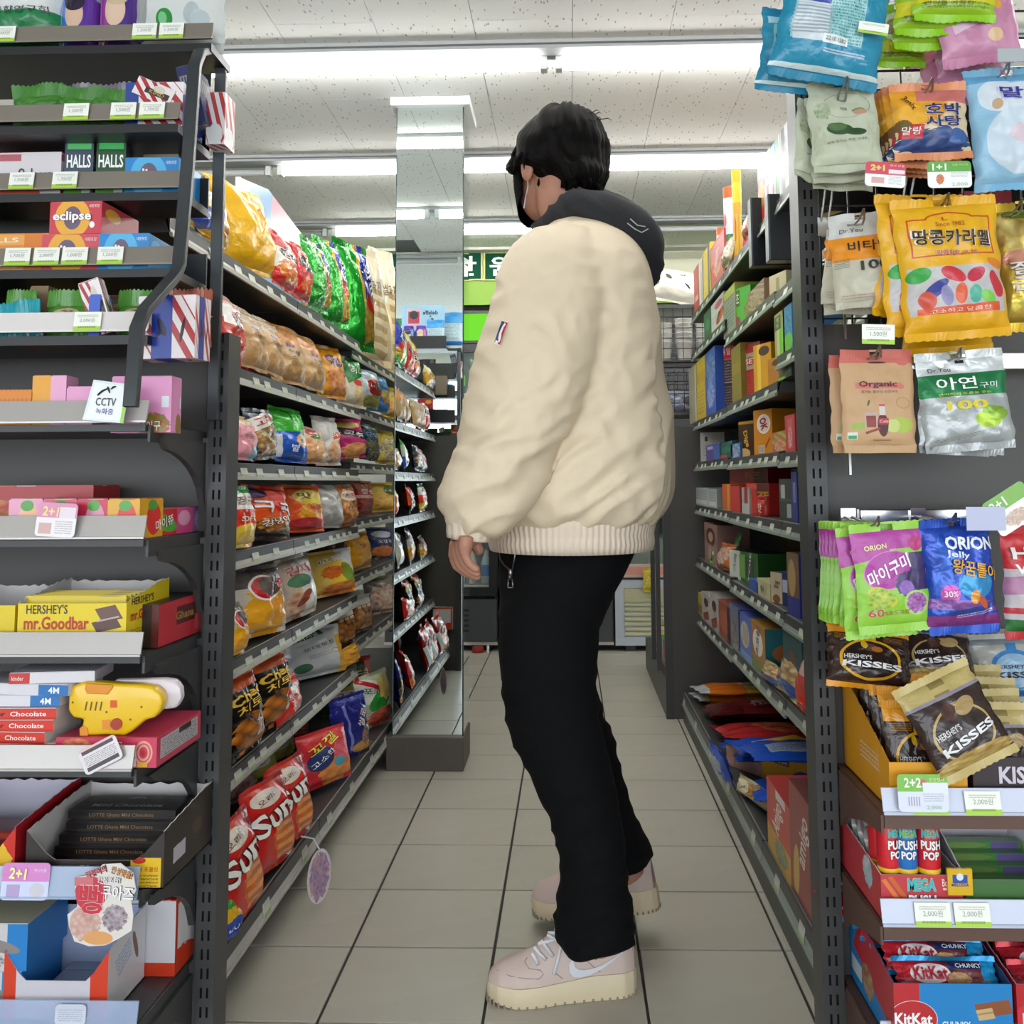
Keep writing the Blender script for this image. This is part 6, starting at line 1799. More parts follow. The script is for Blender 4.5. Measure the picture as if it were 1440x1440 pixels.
for k_, (base, lay, tx, kw) in {
 'rpinkorange': ('#c8642c',[('F',0.5,0.5,0.5,0.5,0,'#c86a8a','#e0a04a',3.0)],(), {}),
 'rnuts': ('#b8a884',[('F',0.5,0.5,0.5,0.5,0,'#8a7a50','#d8ccb0',5.0)],(), {}),
 'rgreen': ('#3a8a3a',[('F',0.5,0.6,0.4,0.3,0,'#1c4a54','#58b048',2.0),('F',0.5,0.3,0.4,0.2,0,'#b8c8d4','#c87a3a',3.0)],[('채소',0.5,0.5,0.5,0.12,40,'#e8f0e0',0.05)], {}),
 'rorange': ('#b8662c',[('F',0.5,0.5,0.4,0.4,0,'#a8bcc8','#c8783a',3.0)],(), {}),
 'rdark': ('#3a3030',[('S',0.5,0.5,0.5,0.5,20,8.0,'#5a4444')],(), {}),
 'bread': ('#b89a6c',[('F',0.5,0.6,0.5,0.4,0,'#d0b080','#8a6a44',3.0),('E',0.6,0.2,0.5,0.2,0,'#2c4a84')],(), dict(rough=0.12)),
 'redpouch': ('#b8423c',[('R',0.5,0.75,0.5,0.2,0,'#c8a89c'),('R',0.5,0.1,0.6,0.12,0,'#c8321f')],(), {}),
 'flatyellow': ('#c8a83c',[('R',0.75,0.5,0.3,0.6,0,'#d8701c'),('F',0.3,0.5,0.2,0.3,0,'#dcd4c4','#b89a3a',3.0),('R',0.98,0.5,0.1,0.6,0,'#b0b4b8')],(), {}),
 'flatmaroon': ('#6a1c20',[('E',0.25,0.5,0.2,0.3,0,'#a0584c'),('R',0.9,0.5,0.2,0.5,0,'#4a1014')],[('팥',0.5,0.5,0.2,0.4,0,'#c89a8a',0.04)], {}),
 'flatred': ('#a82a2a',[('F',0.4,0.5,0.3,0.4,0,'#c88a5a','#a82a2a',3.0)],[('맛',0.2,0.5,0.15,0.4,0,'#e8dcd0',0.04)], {}),
 'flatblue': ('#1f4cb4',[('R',0.6,0.6,0.26,0.2,0,'#9aa8c8'),('T',0.6,0.6,0.24,0.17,0,5.0,'#4a5880'),('F',0.2,0.4,0.15,0.3,0,'#c8d0e0','#2a5cc8',3.0)],[('오예',0.22,0.7,0.2,0.25,30,'#e0e8f4',0.04)], {}),
 'foil': ('#b0a684',[('F',0.7,0.6,0.4,0.4,0,'#c89a4a','#6a3a20',4.0),('E',0.3,0.5,0.26,0.4,0,'#d0c8a8')],[('Sweet',0.34,0.5,0.4,0.14,60,'#5a2c28',0.03)], dict(rough=0.15)),
}.items():
 bags[k_] = B(k_, base, lay, tx, w=0.2, h=0.22, d=0.06, **kw)
RIGHT = [
 (1.712,[(1098,1110,178,'whitenavy','slim white and navy carton'),(1091,1098,193,'greenbook','slim green carton'),(1084,1091,204,'bluewhite','slim blue and white carton'),(1075,1084,214,'heart','white carton with dark heart'),
    (1066,1075,227,'redorange','red and orange biscuit carton'),(1053,1066,240, ybottle, 'yellow bottle of snacks'),(1046,1058,300,'rpinkorange','pink and orange sweet bag'),(1035,1056,264, jar, 'tall snack jar with orange lid'),
    (1025,1042,321, jar, 'snack jar with orange lid'),(1016,1028,334,'rnuts','clear bag of nuts'),(999,1019,337,'redset','red stick biscuit carton'),(988,1000,350,'yellowslim','yellow carton with dark stripe'),(983,989,365,'whiteslim','slim white carton'),(976,983,376,'redslim','slim dark red carton')]),
 (1.482,[(1082,1106,389,'creamleaf','cream carton leaning on its neighbour'),(1052,1075,407,'brownpacks','stack of brown striped packs')]),
 (1.49,[(1033,1056,404,'greenbox','bright green biscuit carton'),(1017,1034,407,'greyyellow','grey carton with yellow top')]),
 (1.552,[(1000,1018,414,'whitered','white and red carton'),(990,1000,428,'darkgreen','dark green carton')]),
 (1.318,[(1101,1114,424,'bluegreen','blue and green carton'),(1089,1103,413,'greenyellow','pale green carton with dark lettering')]),
 (1.255,[(1095,1113,515,'browngreen','brown and black carton'),(1080,1100,503,'amberpack','amber biscuit pack'),(1060,1085,484,'yellowpack','yellow biscuit pack leaning over'),(1038,1070,484,'redcream','red and cream gift carton'),(1029,1042,487,'olive','olive yellow carton'),
    (1003,1034,464,'darkbrown','dark brown carton'),(992,1006,480,'bluepack','blue and white biscuit carton'),(979,993,491,'yellowbox','mustard yellow carton'),(969,980,501,'creambox','dull cream carton')]),
 (1.07,[(1104,1118,584,'redwhitebox','rose red carton'),(1086,1106,610,'orangegreen','striped orange and green packs'),(1060,1086,573,'okbox','amber carton with white badge'),(1039,1060,595,'dige','dark brown digestive pack')]),
 (1.075,[(1028,1041,624,'bluewrap','blue and white wrapped biscuits'),(1012,1030,624,'tealpack','dark teal pack'),(993,1013,627,'purpleblue','purple and blue small cartons'),(985,1019,610,'whitebox','plain white carton lying behind')]),
 (0.898, [(1113, 1121, 656, 'bluestack', 'dark blue carton'), (1096, 1114, 674, 'gumstack', 'stack of dark square packs'), (1076, 1098, 697, roundred, 'red round tub with paper label'), (1050, 1082, 680, 'redzebox', 'red carton with gold lettering'), (1042, 1054, 686, 'whiteredpack', 'white and red pack'), (1028, 1043, 684, 'redplain', 'plain red carton'),
    (1016,1028,682,'orangebox','orange carton'),(996,1008,689,'silverbox','small silver carton'),(977,996,687,'silverbox','small silver carton')]),
 (0.672,[(1107,1124,776,'brownblue','tan carton with blue base'),(1084,1110,806,'kcarton','navy carton with cream lettered panel'),(1065,1083,817,'creamcarton','small cream carton'),(1054,1066,816,'bluesmall','small blue carton'),(1026,1066,776,'greencarton','green and white biscuit carton'),
    (1008,1028,770,'rorange','orange and pale blue pack'),(998,1034,750,'rgreen','green vegetable crisp bag'),(991,1009,740,'brownpink','brown and pink chocolate carton'),(980,992,732, obottle, 'amber bottle of chocolate')]),
 (0.455,[(1120,1133,920,'redpouch','red and cream pouch'),(1094,1120,931,'bread','wrapped sweet bread'),(1072,1096,933,'bread','wrapped sweet bread'),(1102,1128,882,'tealbrown','teal carton with brown cookie'),(1056,1076,874,'teal','amber and teal cookie carton'),(1039,1057,862,'bluebox','blue carton with cream oval'),(1026,1040,845,'bluewhite2','slate blue carton'),
    (1010,1027,842,'reddishbrown','reddish brown carton'),(998,1011,832,'facebox','white carton with dark oval'),(987,999,830,'facebox','white carton with dark oval'),(979,988,828,'yellowthin','thin yellow carton')]),
]
RSH = {1.712: 'top',1.482: 'second',1.49: 'second',1.552: 'second',1.318: 'third',1.255: 'third',1.07: 'fourth',1.075: 'fourth',0.898: 'fifth',0.672: 'sixth',0.455: 'seventh'}
FREE = ('darkbrown','redcream','okbox','dige','greencarton','kcarton','whitebox','redwhitebox','greenbox','creamleaf','redzebox','yellowpack','amberpack','brownblue')
rc = {}
for z, items in RIGHT:
 for n, (a, b, yt, k, desc) in enumerate(items):
  P = k if isinstance(k, Proto) else bx.get(k) or bags[k]
  i = rc.setdefault(RSH[z],0)
  rc[RSH[z]] += 1
  cat = 'jar' if P is jar else 'bottle' if P in (ybottle, obottle) else 'tub' if P is roundred else 'snack bag' if k in bags else 'carton'
  nm = {'jar': 'snack_jar','bottle': 'snack_bottle','tub': 'round_tub','snack bag': 'snack_bag','carton': 'biscuit_carton'}[cat]
  lab = '%s, %s from the near end on the %s right shelf' % (desc, ORD[i], RSH[z])
  zz = z if z != 0.455 else 0.455
  if cat in ('jar','bottle','tub'):
   p0, p1 = at_x(a, 680, RX + 0.06), at_x(b, 680, RX + 0.06)
   c = at_x((a + b) / 2,680, RX + 0.06)
   dd = c.y * (b - a) / F
   hh = CAM.z + ray((a + b) / 2, yt).z * c.y / ray((a + b) / 2, yt).y - zz
   s_ = dd / P.w
   spawn(P, nm, lab, cat, (RX + 0.015 + dd / 2, c.y, zz), -70, 0, 0, (s_, s_, hh / P.h), 'products on the right aisle shelves')
  else:
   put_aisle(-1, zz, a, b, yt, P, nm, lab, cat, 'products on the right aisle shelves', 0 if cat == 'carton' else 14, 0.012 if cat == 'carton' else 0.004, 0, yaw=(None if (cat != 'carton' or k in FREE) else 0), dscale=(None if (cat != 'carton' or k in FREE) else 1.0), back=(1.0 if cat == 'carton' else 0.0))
# red cartons stacked on top of the fifth shelf's front row, and a purple one on the second
put_aisle(-1, 0.985, 1026, 1080, 659, bx['rizbox'], 'biscuit_carton', 'long dark red carton lying on the fifth right shelf stack', 'carton', 'products on the right aisle shelves', 0, 0.05, back=1.0)
put_aisle(-1, 0.985, 977, 1014, 662, bx['darkredbox'], 'biscuit_carton', 'dark red carton at the far end of the fifth right shelf', 'carton', 'products on the right aisle shelves', 0, 0.10, back=1.0)
put_aisle(-1, 1.56, 1034, 1068, 392, bx['redpurple'], 'biscuit_carton', 'red and purple carton lying over the second right shelf', 'carton', 'products on the right aisle shelves', 0, 0.12, back=1.0)
# rear rows to fill the shelves
rnd = random.Random(12)
fill = ['redslim','olive','darkbrown','tealbrown','gumstack','darkgreen','reddishbrown','brownpink','whitebox','bluestack']
for i, hh in enumerate((0.12,0.16,0.11,0.10,0.10,0.12)):
 for n in range(6):
  k = fill[(n * 3 + i * 4) % len(fill)]
  y = 2.12 + 0.36 * n
  lv = sorted(levels_at(-1, y), reverse=True)
  z, up = lv[i + 1], lv[i]
  P = bx[k]
  h = min(hh * rnd.uniform(0.8,1.0), up - z - 0.05)
  spawn(P, 'biscuit_carton', '%s carton, %s in the shadowed rear row of the %s right shelf' % ({'redslim': 'red', 'olive': 'olive', 'darkbrown': 'brown-black', 'tealbrown': 'teal', 'gumstack': 'charcoal', 'darkgreen': 'dark green', 'reddishbrown': 'red-brown', 'brownpink': 'dusky pink', 'whitebox': 'off-white', 'bluestack': 'indigo'}[k], ORD[n], ('second', 'third', 'fourth', 'fifth', 'sixth', 'seventh')[i]),
    'carton',(RX + 0.33, y, z),-90,0,0,(0.13 / P.w, 0.10 / P.d, h / P.h),'cartons in the rear rows of the right aisle')
# two dark display boards hung from the top right shelf rail
for n, (pa, pb, wd) in enumerate((((1058,378),(1066,290),'further'),((1082,371),(1092,284),'nearer'))):
 a, b = at_x(pa[0], pa[1], RX - 0.01), at_x(pb[0], pb[1], RX + 0.02)
 y0 = a.y
 hgt = b.z - a.z
 t = empty('hanging_display_box', 'slim black box hung under the top right rail, %s of two' % wd, 'box', (RX - 0.015, y0, a.z))
 mb = MB().box(0,0.20,-0.045,0.0,0, hgt, mat('display_box_black','#16191c', rough=0.35))
 mb.box(-0.004,0.0,-0.045,0,0, hgt, mat('display_box_edge','#59626b', rough=0.4))
 obj('box_body', mb.mesh('box_body', bevel=0.002), t)
 if n:
  obj('band', MB().prism([(0.06, hgt * 0.45),(0.2, hgt * 0.75),(0.2, hgt * 0.82),(0.06, hgt * 0.52)],'y',-0.0462,-0.045, ink('#b8a04a')).mesh('band'), t)
# ---- bottom shelf
def lie(P, pa, pb, z, name, label, rotz=-90, w=None, roll=0, cat='snack bag', X0=0.49):
 """pack lying flat, its short end towards the aisle, spanning photo columns along its front edge"""
 ya, yb = at_x(pa[0], pa[1], X0).y, at_x(pb[0], pb[1], X0).y
 wd = abs(ya - yb)
 s_ = wd / P.h
 L = (w or 0.3) / P.w
 pre = Matrix.Rotation(PI / 2,3,'Z') @ Matrix.Rotation(-PI / 2,3,'X')
 # front faces up, its width runs away from the aisle, its height along the aisle
 M = Matrix(((1,0,0),(0,0,-1),(0,1,0)))
 o = spawn(P, name, label, cat, ((X0 + (w or 0.3) / 2), min(ya, yb), z), 0, 0, 0, (L, min(1.6, max(0.5, s_)), s_), 'packs lying on the bottom right shelf', pre=Matrix.Rotation(R_(-90), 3, 'X') @ Matrix.Rotation(R_(roll), 3, 'Y'))
 return o
FL = [('flatyellow',4.02,0.115,'yellow and orange pouch lying at the far end of the bottom right shelf',0.34,0.24),('flatyellow',4.00,0.150,'yellow and orange pouch lying on top of its twin at the far end',0.34,0.22),('flatmaroon',3.70,0.125,'maroon bag lying on the bottom right shelf before the yellow pouches',0.36,0.26),('flatmaroon',3.58,0.165,'maroon bag lying on top of another maroon bag',0.36,0.24),
  ('flatred', 3.40, 0.13, 'red snack bag lying between the maroon and blue bags', 0.36, 0.24), ('flatblue', 3.12, 0.125, 'blue bag lying at the bottom of the blue pile', 0.38, 0.30), ('flatblue', 3.02, 0.165, 'blue bag with pale label lying midway up the blue pile', 0.38, 0.28), ('flatblue', 2.84, 0.205, 'blue bag with pale label lying on top of the blue pile', 0.38, 0.26), ('flatblue', 2.74, 0.13, 'blue bag lying next to the pinkish carton', 0.36, 0.24)]
for k, y, z, lab, L_, dw in FL:
 P = bags[k]
 # lying: local z (height) -> +y, local -y (front) -> +z, local x -> -x... width runs in x
 sx, sz = L_ / P.w, dw / P.h
 o = spawn(P, 'snack_bag', lab, 'snack bag', (0.475 + L_ / 2, y + dw, z + 0.02), 180, 0, 0, (sx, 0.8, sz), 'packs lying on the bottom right shelf', pre=Matrix.Rotation(R_(-86), 3, 'X') @ Matrix.Rotation(R_(random.Random(int(y * 99)).uniform(-5, 5)), 3, 'Y'))
put_aisle(-1, 0.12, 1012, 1032, 1052, bags['flatblue'], 'snack_bag', 'blue bag end drooping over the bottom right rail', 'snack bag', 'packs lying on the bottom right shelf', -20, -0.01, X=RBASE)
put_aisle(-1, 0.12, 1022, 1074, 1056, bx['pinkbox'], 'biscuit_carton', 'dusky pink carton on the bottom right shelf behind the foil pack', 'carton', 'packs lying on the bottom right shelf', 0, 0.02, X=RBASE, back=1.0)
put_aisle(-1, 0.12, 1072, 1140, 1052, bx['yellowbig'], 'biscuit_carton', 'large yellow carton with blue swirl on the bottom right shelf', 'carton', 'packs lying on the bottom right shelf', 0, 0.10, X=RBASE, back=1.0)
put_aisle(-1, 0.12, 1036, 1078, 1104, bags['foil'], 'snack_bag', 'small cream foil pack in front of the pink carton', 'snack bag', 'packs lying on the bottom right shelf', 16, 0.004, X=RBASE)
put_aisle(-1, 0.12, 1080, 1111, 1113, bx['amigo'], 'biscuit_carton', 'tall red carton with fruit picture on the bottom right shelf', 'carton', 'packs lying on the bottom right shelf', 0, 0.012, X=RBASE, back=1.0, yaw=0)
put_aisle(-1, 0.12, 1112, 1146, 1117, bx['amigo2'], 'biscuit_carton', 'larger red carton beside the right post on the bottom shelf', 'carton', 'packs lying on the bottom right shelf', 0, 0.012, X=RBASE, back=1.0, yaw=0)
# ---- next gondola run beyond, seen as its grey end panel
ng = empty('shelving_bay', 'far shelving run whose plain grey end panel closes the right aisle', 'shelving', (0, 0, 0))
obj('end_panel', MB().box(0.405,1.30,4.40,4.43,0.0,1.235, GREY2).box(0.398,0.43,4.395,4.435,0,1.24, GREY).mesh('end_panel'), ng)
obj('base_deck', MB().box(0.40,1.3,4.43,5.6,0.0,0.16, GREY).mesh('base_deck'), ng)
for n in range(6):
 P = bx[('yellowthin','redslim','greenbook','yellowbox','whitered','olive')[n]]
 spawn(P, 'biscuit_carton', '%s carton, %s on the base of the far shelving run' % (('yellow', 'red', 'green', 'mustard', 'white', 'olive')[n], ORD[n]), 'carton', (0.47, 4.52 + 0.16 * n, 0.1606), -90, 0, 0, (0.14 / P.w, 0.8, 0.11 / P.h), 'cartons on the base of the far run')
# basket rack with paper cups on top of the panel
rk = empty('wire_basket_rack', 'black wire basket rack beyond the right shelves holding paper cups', 'rack', (0, 0, 0))
ry = 4.62
a, b = at_y(921,580, ry), at_y(985,420, ry)
x0, x1 = a.x, b.x + 0.25
for nm, (za, zb) in {'lower_basket': (at_y(940,580, ry).z, at_y(940,515, ry).z),'upper_basket': (at_y(940,505, ry).z, at_y(940,432, ry).z)}.items():
 mb = MB()
 for (yy) in (ry, ry + 0.28):
  k = 0
  while x0 + 0.045 * k <= x1:
   mb.box(x0 + 0.045 * k - 0.0015, x0 + 0.045 * k + 0.0015, yy - 0.0015, yy + 0.0015, za, zb, BLACKP)
   k += 1
  z = za
  while z <= zb + 0.001:
   mb.box(x0, x1, yy - 0.0018, yy + 0.0018, z - 0.0018, z + 0.0018, BLACKP)
   z += (zb - za) / 5
 mb.box(x0, x1, ry, ry + 0.28, za - 0.012, za - 0.004, GREY)
 mb.box(x0, x1, ry - 0.004, ry + 0.004, zb - 0.004, zb + 0.012, GREY)
 obj(nm, mb.mesh('basket'), rk)
mb = MB()
for xx in (x0, x1):
 for yy in (ry, ry + 0.28):
  mb.box(xx - 0.01, xx + 0.01, yy - 0.01, yy + 0.01,0.162, at_y(940,432, ry).z + 0.02, GREY)
obj('frame', mb.mesh('frame'), rk)
CUP = pm('paper_cup_print','#d8d6d0',[('S',0.5,0.5,0.6,0.6,90,60.0,'#c4c2bc')], rough=0.6)
cup = Proto(0.08,0.02,0.08)
cm = MB()
cm.lathe([(0.03,0),(0.041,0.085),(0.043,0.087),(0.041,0.089),(0.001,0.089)], CUP, n=18)
cup.add('cup', cm.mesh('paper_cup', smooth=True))
for s_, xx in enumerate((x0 + 0.055, x0 + 0.15, x0 + 0.245)):
 for k in range(6 if s_ else 5):
  spawn(cup, 'paper_cup', 'white paper cup, %s from the bottom of the %s stack in the upper wire basket' % (ORD[k], ('left', 'middle', 'right')[s_]), 'cup', (xx, ry + 0.1, at_y(940, 505, ry).z + 0.002 + 0.022 * k), 0, 0, 0, (1, 1, 1), 'paper cups in the wire basket')
bt_ = B('parcel_blue','#b9bdcc',[('F',0.4,0.5,0.3,0.4,0,'#2c2f86','#c8ccd8',3.0),('E',0.8,0.5,0.2,0.3,0,'#7a7468')], w=0.2, h=0.14, d=0.08)
for k in range(2):
 spawn(bt_, 'wrapped_pack', '%s wrapped pack of blue and clear film in the lower wire basket' % ('left', 'right')[k], 'pack', (x0 + 0.12 + 0.21 * k, ry + 0.12, at_y(940, 580, ry).z), 0, 8, 0, (1, 1, 0.8), 'packs in the lower wire basket')
gb_ = B('dotted','#d6d2c4',[('F',0.3,0.6,0.05,0.1,20,'#3a3a38','#5a5a56',1.0),('E',0.6,0.35,0.02,0.1,30,'#2a2a28'),('E',0.8,0.7,0.05,0.03,0,'#3a3a38'),('E',0.15,0.3,0.03,0.06,-30,'#4a4a46'),('O',0.5,0.75,0.04,0.06,0,'#3a3a38',0.6)], w=0.3, h=0.2, d=0.12)
spawn(gb_, 'paper_parcel', 'large white dotted parcel lying on top of the wire rack', 'parcel', (x0 + 0.12, ry + 0.1, at_y(940, 428, ry).z + 0.02), 0, 25, 14, (1.1, 1.0, 0.95))
# ================================================================== LEFT END DISPLAY: CHOCOLATE, GUM, SWEETS
def face_on(pxl, pxr, y):
 a, b = at_y(pxl, 700, y), at_y(pxr, 700, y)
 return (a.x + b.x) / 2, b.x - a.x
def put_end(P, name, label, cat, pxl, pxr, pyt, z, y, rotz=0.0, tilt=0.0, roll=0.0, group=None, d=None, hsc=None):
 """stand a pack facing the camera; y is its front plane, width from the photo columns, height from the top row"""
 x, w = face_on(pxl, pxr, y)
 h = at_y((pxl + pxr) / 2, pyt, y).z - z
 sx, sz = w / P.w, (h / P.h if hsc is None else hsc)
 sy = (d / P.d) if d else (sx + sz) / 2
 return spawn(P, name, label, cat, (x, y + P.d * sy / 2, z), rotz, tilt, roll, (sx, sy, max(0.05, sz)), group)
T = [(z - 0.0353, yf + 0.012) for (z, yf, xe) in TLEV]      # tier floor height, front
E = [(z - 0.0353, yf + 0.014) for (z, yf) in ELEV]
GT, GE = 'packs on the tiered rack','packs on the left end shelves'
# --- tier 1: cans and pouches
cm1 = pm('can_blue','#3a6fc4',[('R',0.6,0.5,0.14,0.6,0,'#5b2f96'),('E',0.5,0.62,0.075,0.24,0,'#d8b49c'),('E',0.5,0.82,0.085,0.16,0,'#2c2038'),('R',0.36,0.5,0.012,0.6,0,'#b8d0ec'),('S',0.66,0.5,0.06,0.6,0,30.0,'#6d3fa4')], rough=0.22, coat=0.5)
cm2 = pm('can_purple','#9a3f94',[('R',0.62,0.5,0.16,0.6,0,'#4a2a80'),('E',0.5,0.60,0.075,0.24,0,'#e0bfa8'),('E',0.51,0.82,0.088,0.16,0,'#c9b490'),('R',0.36,0.5,0.012,0.6,0,'#d890c8'),('S',0.68,0.5,0.05,0.6,0,30.0,'#5d3890')], rough=0.22, coat=0.5)
can1 = canister('can1',0.034,0.13, cm1, mat('can_lid_violet','#5a35a8', rough=0.3),0.02,[('ITS',0.39,0.2,0.09,0.24,0,'#eef0f4',0.04)], shoulder=0.016)
can2 = canister('can2',0.034,0.13, cm2, mat('can_lid_violet','#5a35a8', rough=0.3),0.02,[('ITS',0.39,0.2,0.09,0.24,0,'#f2eef4',0.04)], shoulder=0.016)
z1, y1 = T[0]
for P, a, b, lab in ((can1,48,106,'blue and violet drink can showing a dark-haired face, left of the pair'),(can2,105,170,'pink and violet drink can showing a fair-haired face, right of the pair')):
 x, w = face_on(a, b, y1 + 0.02)
 s_ = w / P.w
 spawn(P, 'drink_can', lab, 'can', (x, y1 + 0.016 + w / 2, z1), 0, 0, 0, (s_, s_, s_), 'cans on the top tier')
bags['gwtop'] = B('gwtop','#d5d7d6',[('R',0.5,0.18,0.6,0.2,0,'#1c7a46'),('F',0.7,0.14,0.4,0.12,0,'#2f9a58','#14603a',4.0),('R',0.5,0.92,0.6,0.1,0,'#1c7a46')],[('LITO',0.55,0.62,0.7,0.22,0,'#15171a',0.06),('자향연구회',0.5,0.38,0.8,0.1,0,'#2c3a34',0.01)], w=0.12, h=0.15, d=0.05)
put_end(bags['gwtop'], 'sweet_bag', 'white and green bag with black capitals left of the drink cans', 'sweet bag', -60, 50, -70, z1, y1 + 0.005, group=GT)
bags['greypack'] = B('greypack','#9c9d9c',(), w=0.05, h=0.12, d=0.03)
put_end(bags['greypack'], 'sweet_bag', 'plain grey pack between the violet can and the leaf pouch', 'sweet bag', 164, 184, -60, z1, y1 + 0.03, group=GT)
bags['leafpouch'] = bag('leafpouch', pm('print_leafpouch','#d2d5d2',[('E',0.32,0.24,0.1,0.13,20,'#2c8a3a'),('E',0.30,0.25,0.05,0.08,20,'#7ac08a'),('E',0.64,0.3,0.1,0.12,0,'#aeb8bc'),('E',0.74,0.24,0.12,0.1,-20,'#b9c2c4'),('R',0.5,0.95,0.6,0.12,0,'#3a8fd0')], rough=0.25, bump=0.3),0.12,0.16,0.04,(), gusset=True, back=pm('print_leafpouch_back','#b9cbd6',[('R',0.5,0.9,0.6,0.14,0,'#2c8fd0'),('R',0.5,0.05,0.6,0.08,0,'#2c6fb8'),('T',0.5,0.5,0.38,0.3,0,6.0,'#5a7884')], rough=0.25, bump=0.3))
put_end(bags['leafpouch'], 'sweet_pouch', 'white pouch with a green leaf at the right end of the top tier', 'sweet pouch', 168, 292, -90, z1, y1 + 0.02, group=GT)
# poster behind, facing the back of the shop
pbd = empty('display_board', 'pale blue poster board standing on the top tier facing the rear of the shop', 'sign', (-0.79, T[0][1] + 0.095, z1))
pmm = pm('poster_back_print','#8fb4cf',[('R',0.72,0.6,0.16,0.34,0,'#c3a9b4'),('R',0.72,0.72,0.13,0.14,0,'#a82a44'),('E',0.72,0.78,0.1,0.1,0,'#1c1a24')], rough=0.4)
mb = MB().box(-0.14,0.10,-0.003,0,0,0.24, CARDW)
mb.face([(0.10,0.0004,0),(-0.14,0.0004,0),(-0.14,0.0004,0.24),(0.10,0.0004,0.24)], pmm)
for s_, zz, w_ in (('delaffe',0.20,0.085),('x',0.178,0.014),('fio',0.155,0.04)):
 add_text(mb, s_, ink('#22282c'), lambda x, y, zz=zz: (0.02 - x, 0.0012, zz + y), w_, None, 0, 0.03)
obj('board', mb.mesh('poster_board'), pbd)
for P, px_, lab in ((can2,0.060,'pink and violet drink can standing behind the poster board, nearer the pillar side'),(can1,0.128,'blue and violet drink can standing behind the poster board, further from the aisle')):
 spawn(P, 'drink_can', lab, 'can', (-0.755 - px_, T[0][1] + 0.14, z1), 180, 0, 0, (1, 1, 0.9), 'cans on the top tier')
spawn(bags['leafpouch'], 'sweet_pouch', 'blue topped pouch standing behind the poster board at the right end', 'sweet pouch', (-0.735, T[0][1] + 0.135, z1), 0, 0, 0, (0.8, 0.6, 0.95))
# --- tier 2
z2, y2 = T[1]
leaf = B('leafgreen','#3f7a2c',[('F',0.5,0.5,0.5,0.5,0,'#2f6422','#4f8f36',3.0),('E',0.7,0.5,0.3,0.2,0,'#3c7430')], w=0.1, h=0.06, d=0.03, rough=0.45)
for n, (a, b, t_) in enumerate(((-12,62,112),(44,110,117),(92,160,119))):
 put_end(leaf, 'sweet_bag', 'leaf-green sweet bag sagging over the second tier, %s from the left' % ORD[n], 'sweet bag', a, b, t_, z2, y2 + 0.012 + 0.002 * n, roll=(-4, 8, 10)[n], group=GT)
gpk = B('greyprint','#77707a',[('S',0.5,0.5,0.5,0.4,50,5.0,'#b9a8b4'),('F',0.7,0.5,0.2,0.3,0,'#c8c0c4','#77707a',4.0)], w=0.1, h=0.06, d=0.03)
put_end(gpk, 'sweet_bag', 'grey printed pack behind the leaf-green bags', 'sweet bag', 68, 160, 110, z2, y2 + 0.06, group=GT)
STRIPE = [('S',0.6,0.5,0.5,0.6,35,16.0,'#b8303c')]
sbx = boxp('stripebox',0.1,0.05,0.09, pm('carton_stripe','#e6dede',[('S',0.62,0.5,0.46,0.6,32,13.0,'#b03038'),('R',0.1,0.5,0.13,0.6,0,'#27408c')], rough=0.35), pm('carton_stripe_side','#2a3f8a',[('E',0.5,0.4,0.2,0.3,0,'#b9c0cc')], rough=0.3))
put_end(sbx, 'candy_carton', 'open carton with red and white stripes and a blue side on the second tier', 'carton', 157, 241, 116, z2, y2 + 0.006, group=GT, d=0.09)
stk = boxp('stripecandy', 0.055, 0.03, 0.03, pm('carton_candy', '#e3dada', [('S', 0.3, 0.5, 0.4, 0.6, 30, 9.0, '#a82c34'), ('R', 0.6, 0.45, 0.32, 0.16, 0, '#3a2f28'), ('E', 0.62, 0.7, 0.16, 0.2, 0, '#d0c4b8')], rough=0.3, bump=0.3), texts=[('KIND', 0.6, 0.45, 0.4, 0.2, 0, '#b89a4a', 0.03)])
put_end(stk, 'candy_pack', 'striped candy pack lying tilted on the striped carton of the second tier', 'candy pack', 163, 222, 100, z2 + 0.045, y2 + 0.004, roll=24, group=GT, hsc=1.0, d=0.03)
nv = boxp('navycig',0.04,0.05,0.05, pm('carton_navy','#252a5c',[('R',0.5,0.7,0.4,0.14,0,'#8f8a94'),('S',0.5,0.7,0.34,0.12,0,14.0,'#3a3a44'),('R',0.5,0.35,0.36,0.1,0,'#5a5f98')], rough=0.35))
put_end(nv, 'candy_carton', 'navy carton with a code label standing at the right of the second tier', 'carton', 250, 276, 90, z2 + 0.022, y2 + 0.055, roll=-14, group=GT)
put_end(boxp('stripe2', 0.035, 0.08, 0.05, pm('carton_stripe2', '#e2dcdc', [('S', 0.5, 0.5, 0.6, 0.6, 35, 10.0, '#b43a3c'), ('E', 0.5, 0.2, 0.4, 0.2, 0, '#d8d8d8')], rough=0.3)), 'candy_carton', 'tall red and white striped pack behind the bent side frame', 'carton', 276, 303, 130, T[2][0] - 0.002 + 0.10, y2 + 0.08, group=GT)
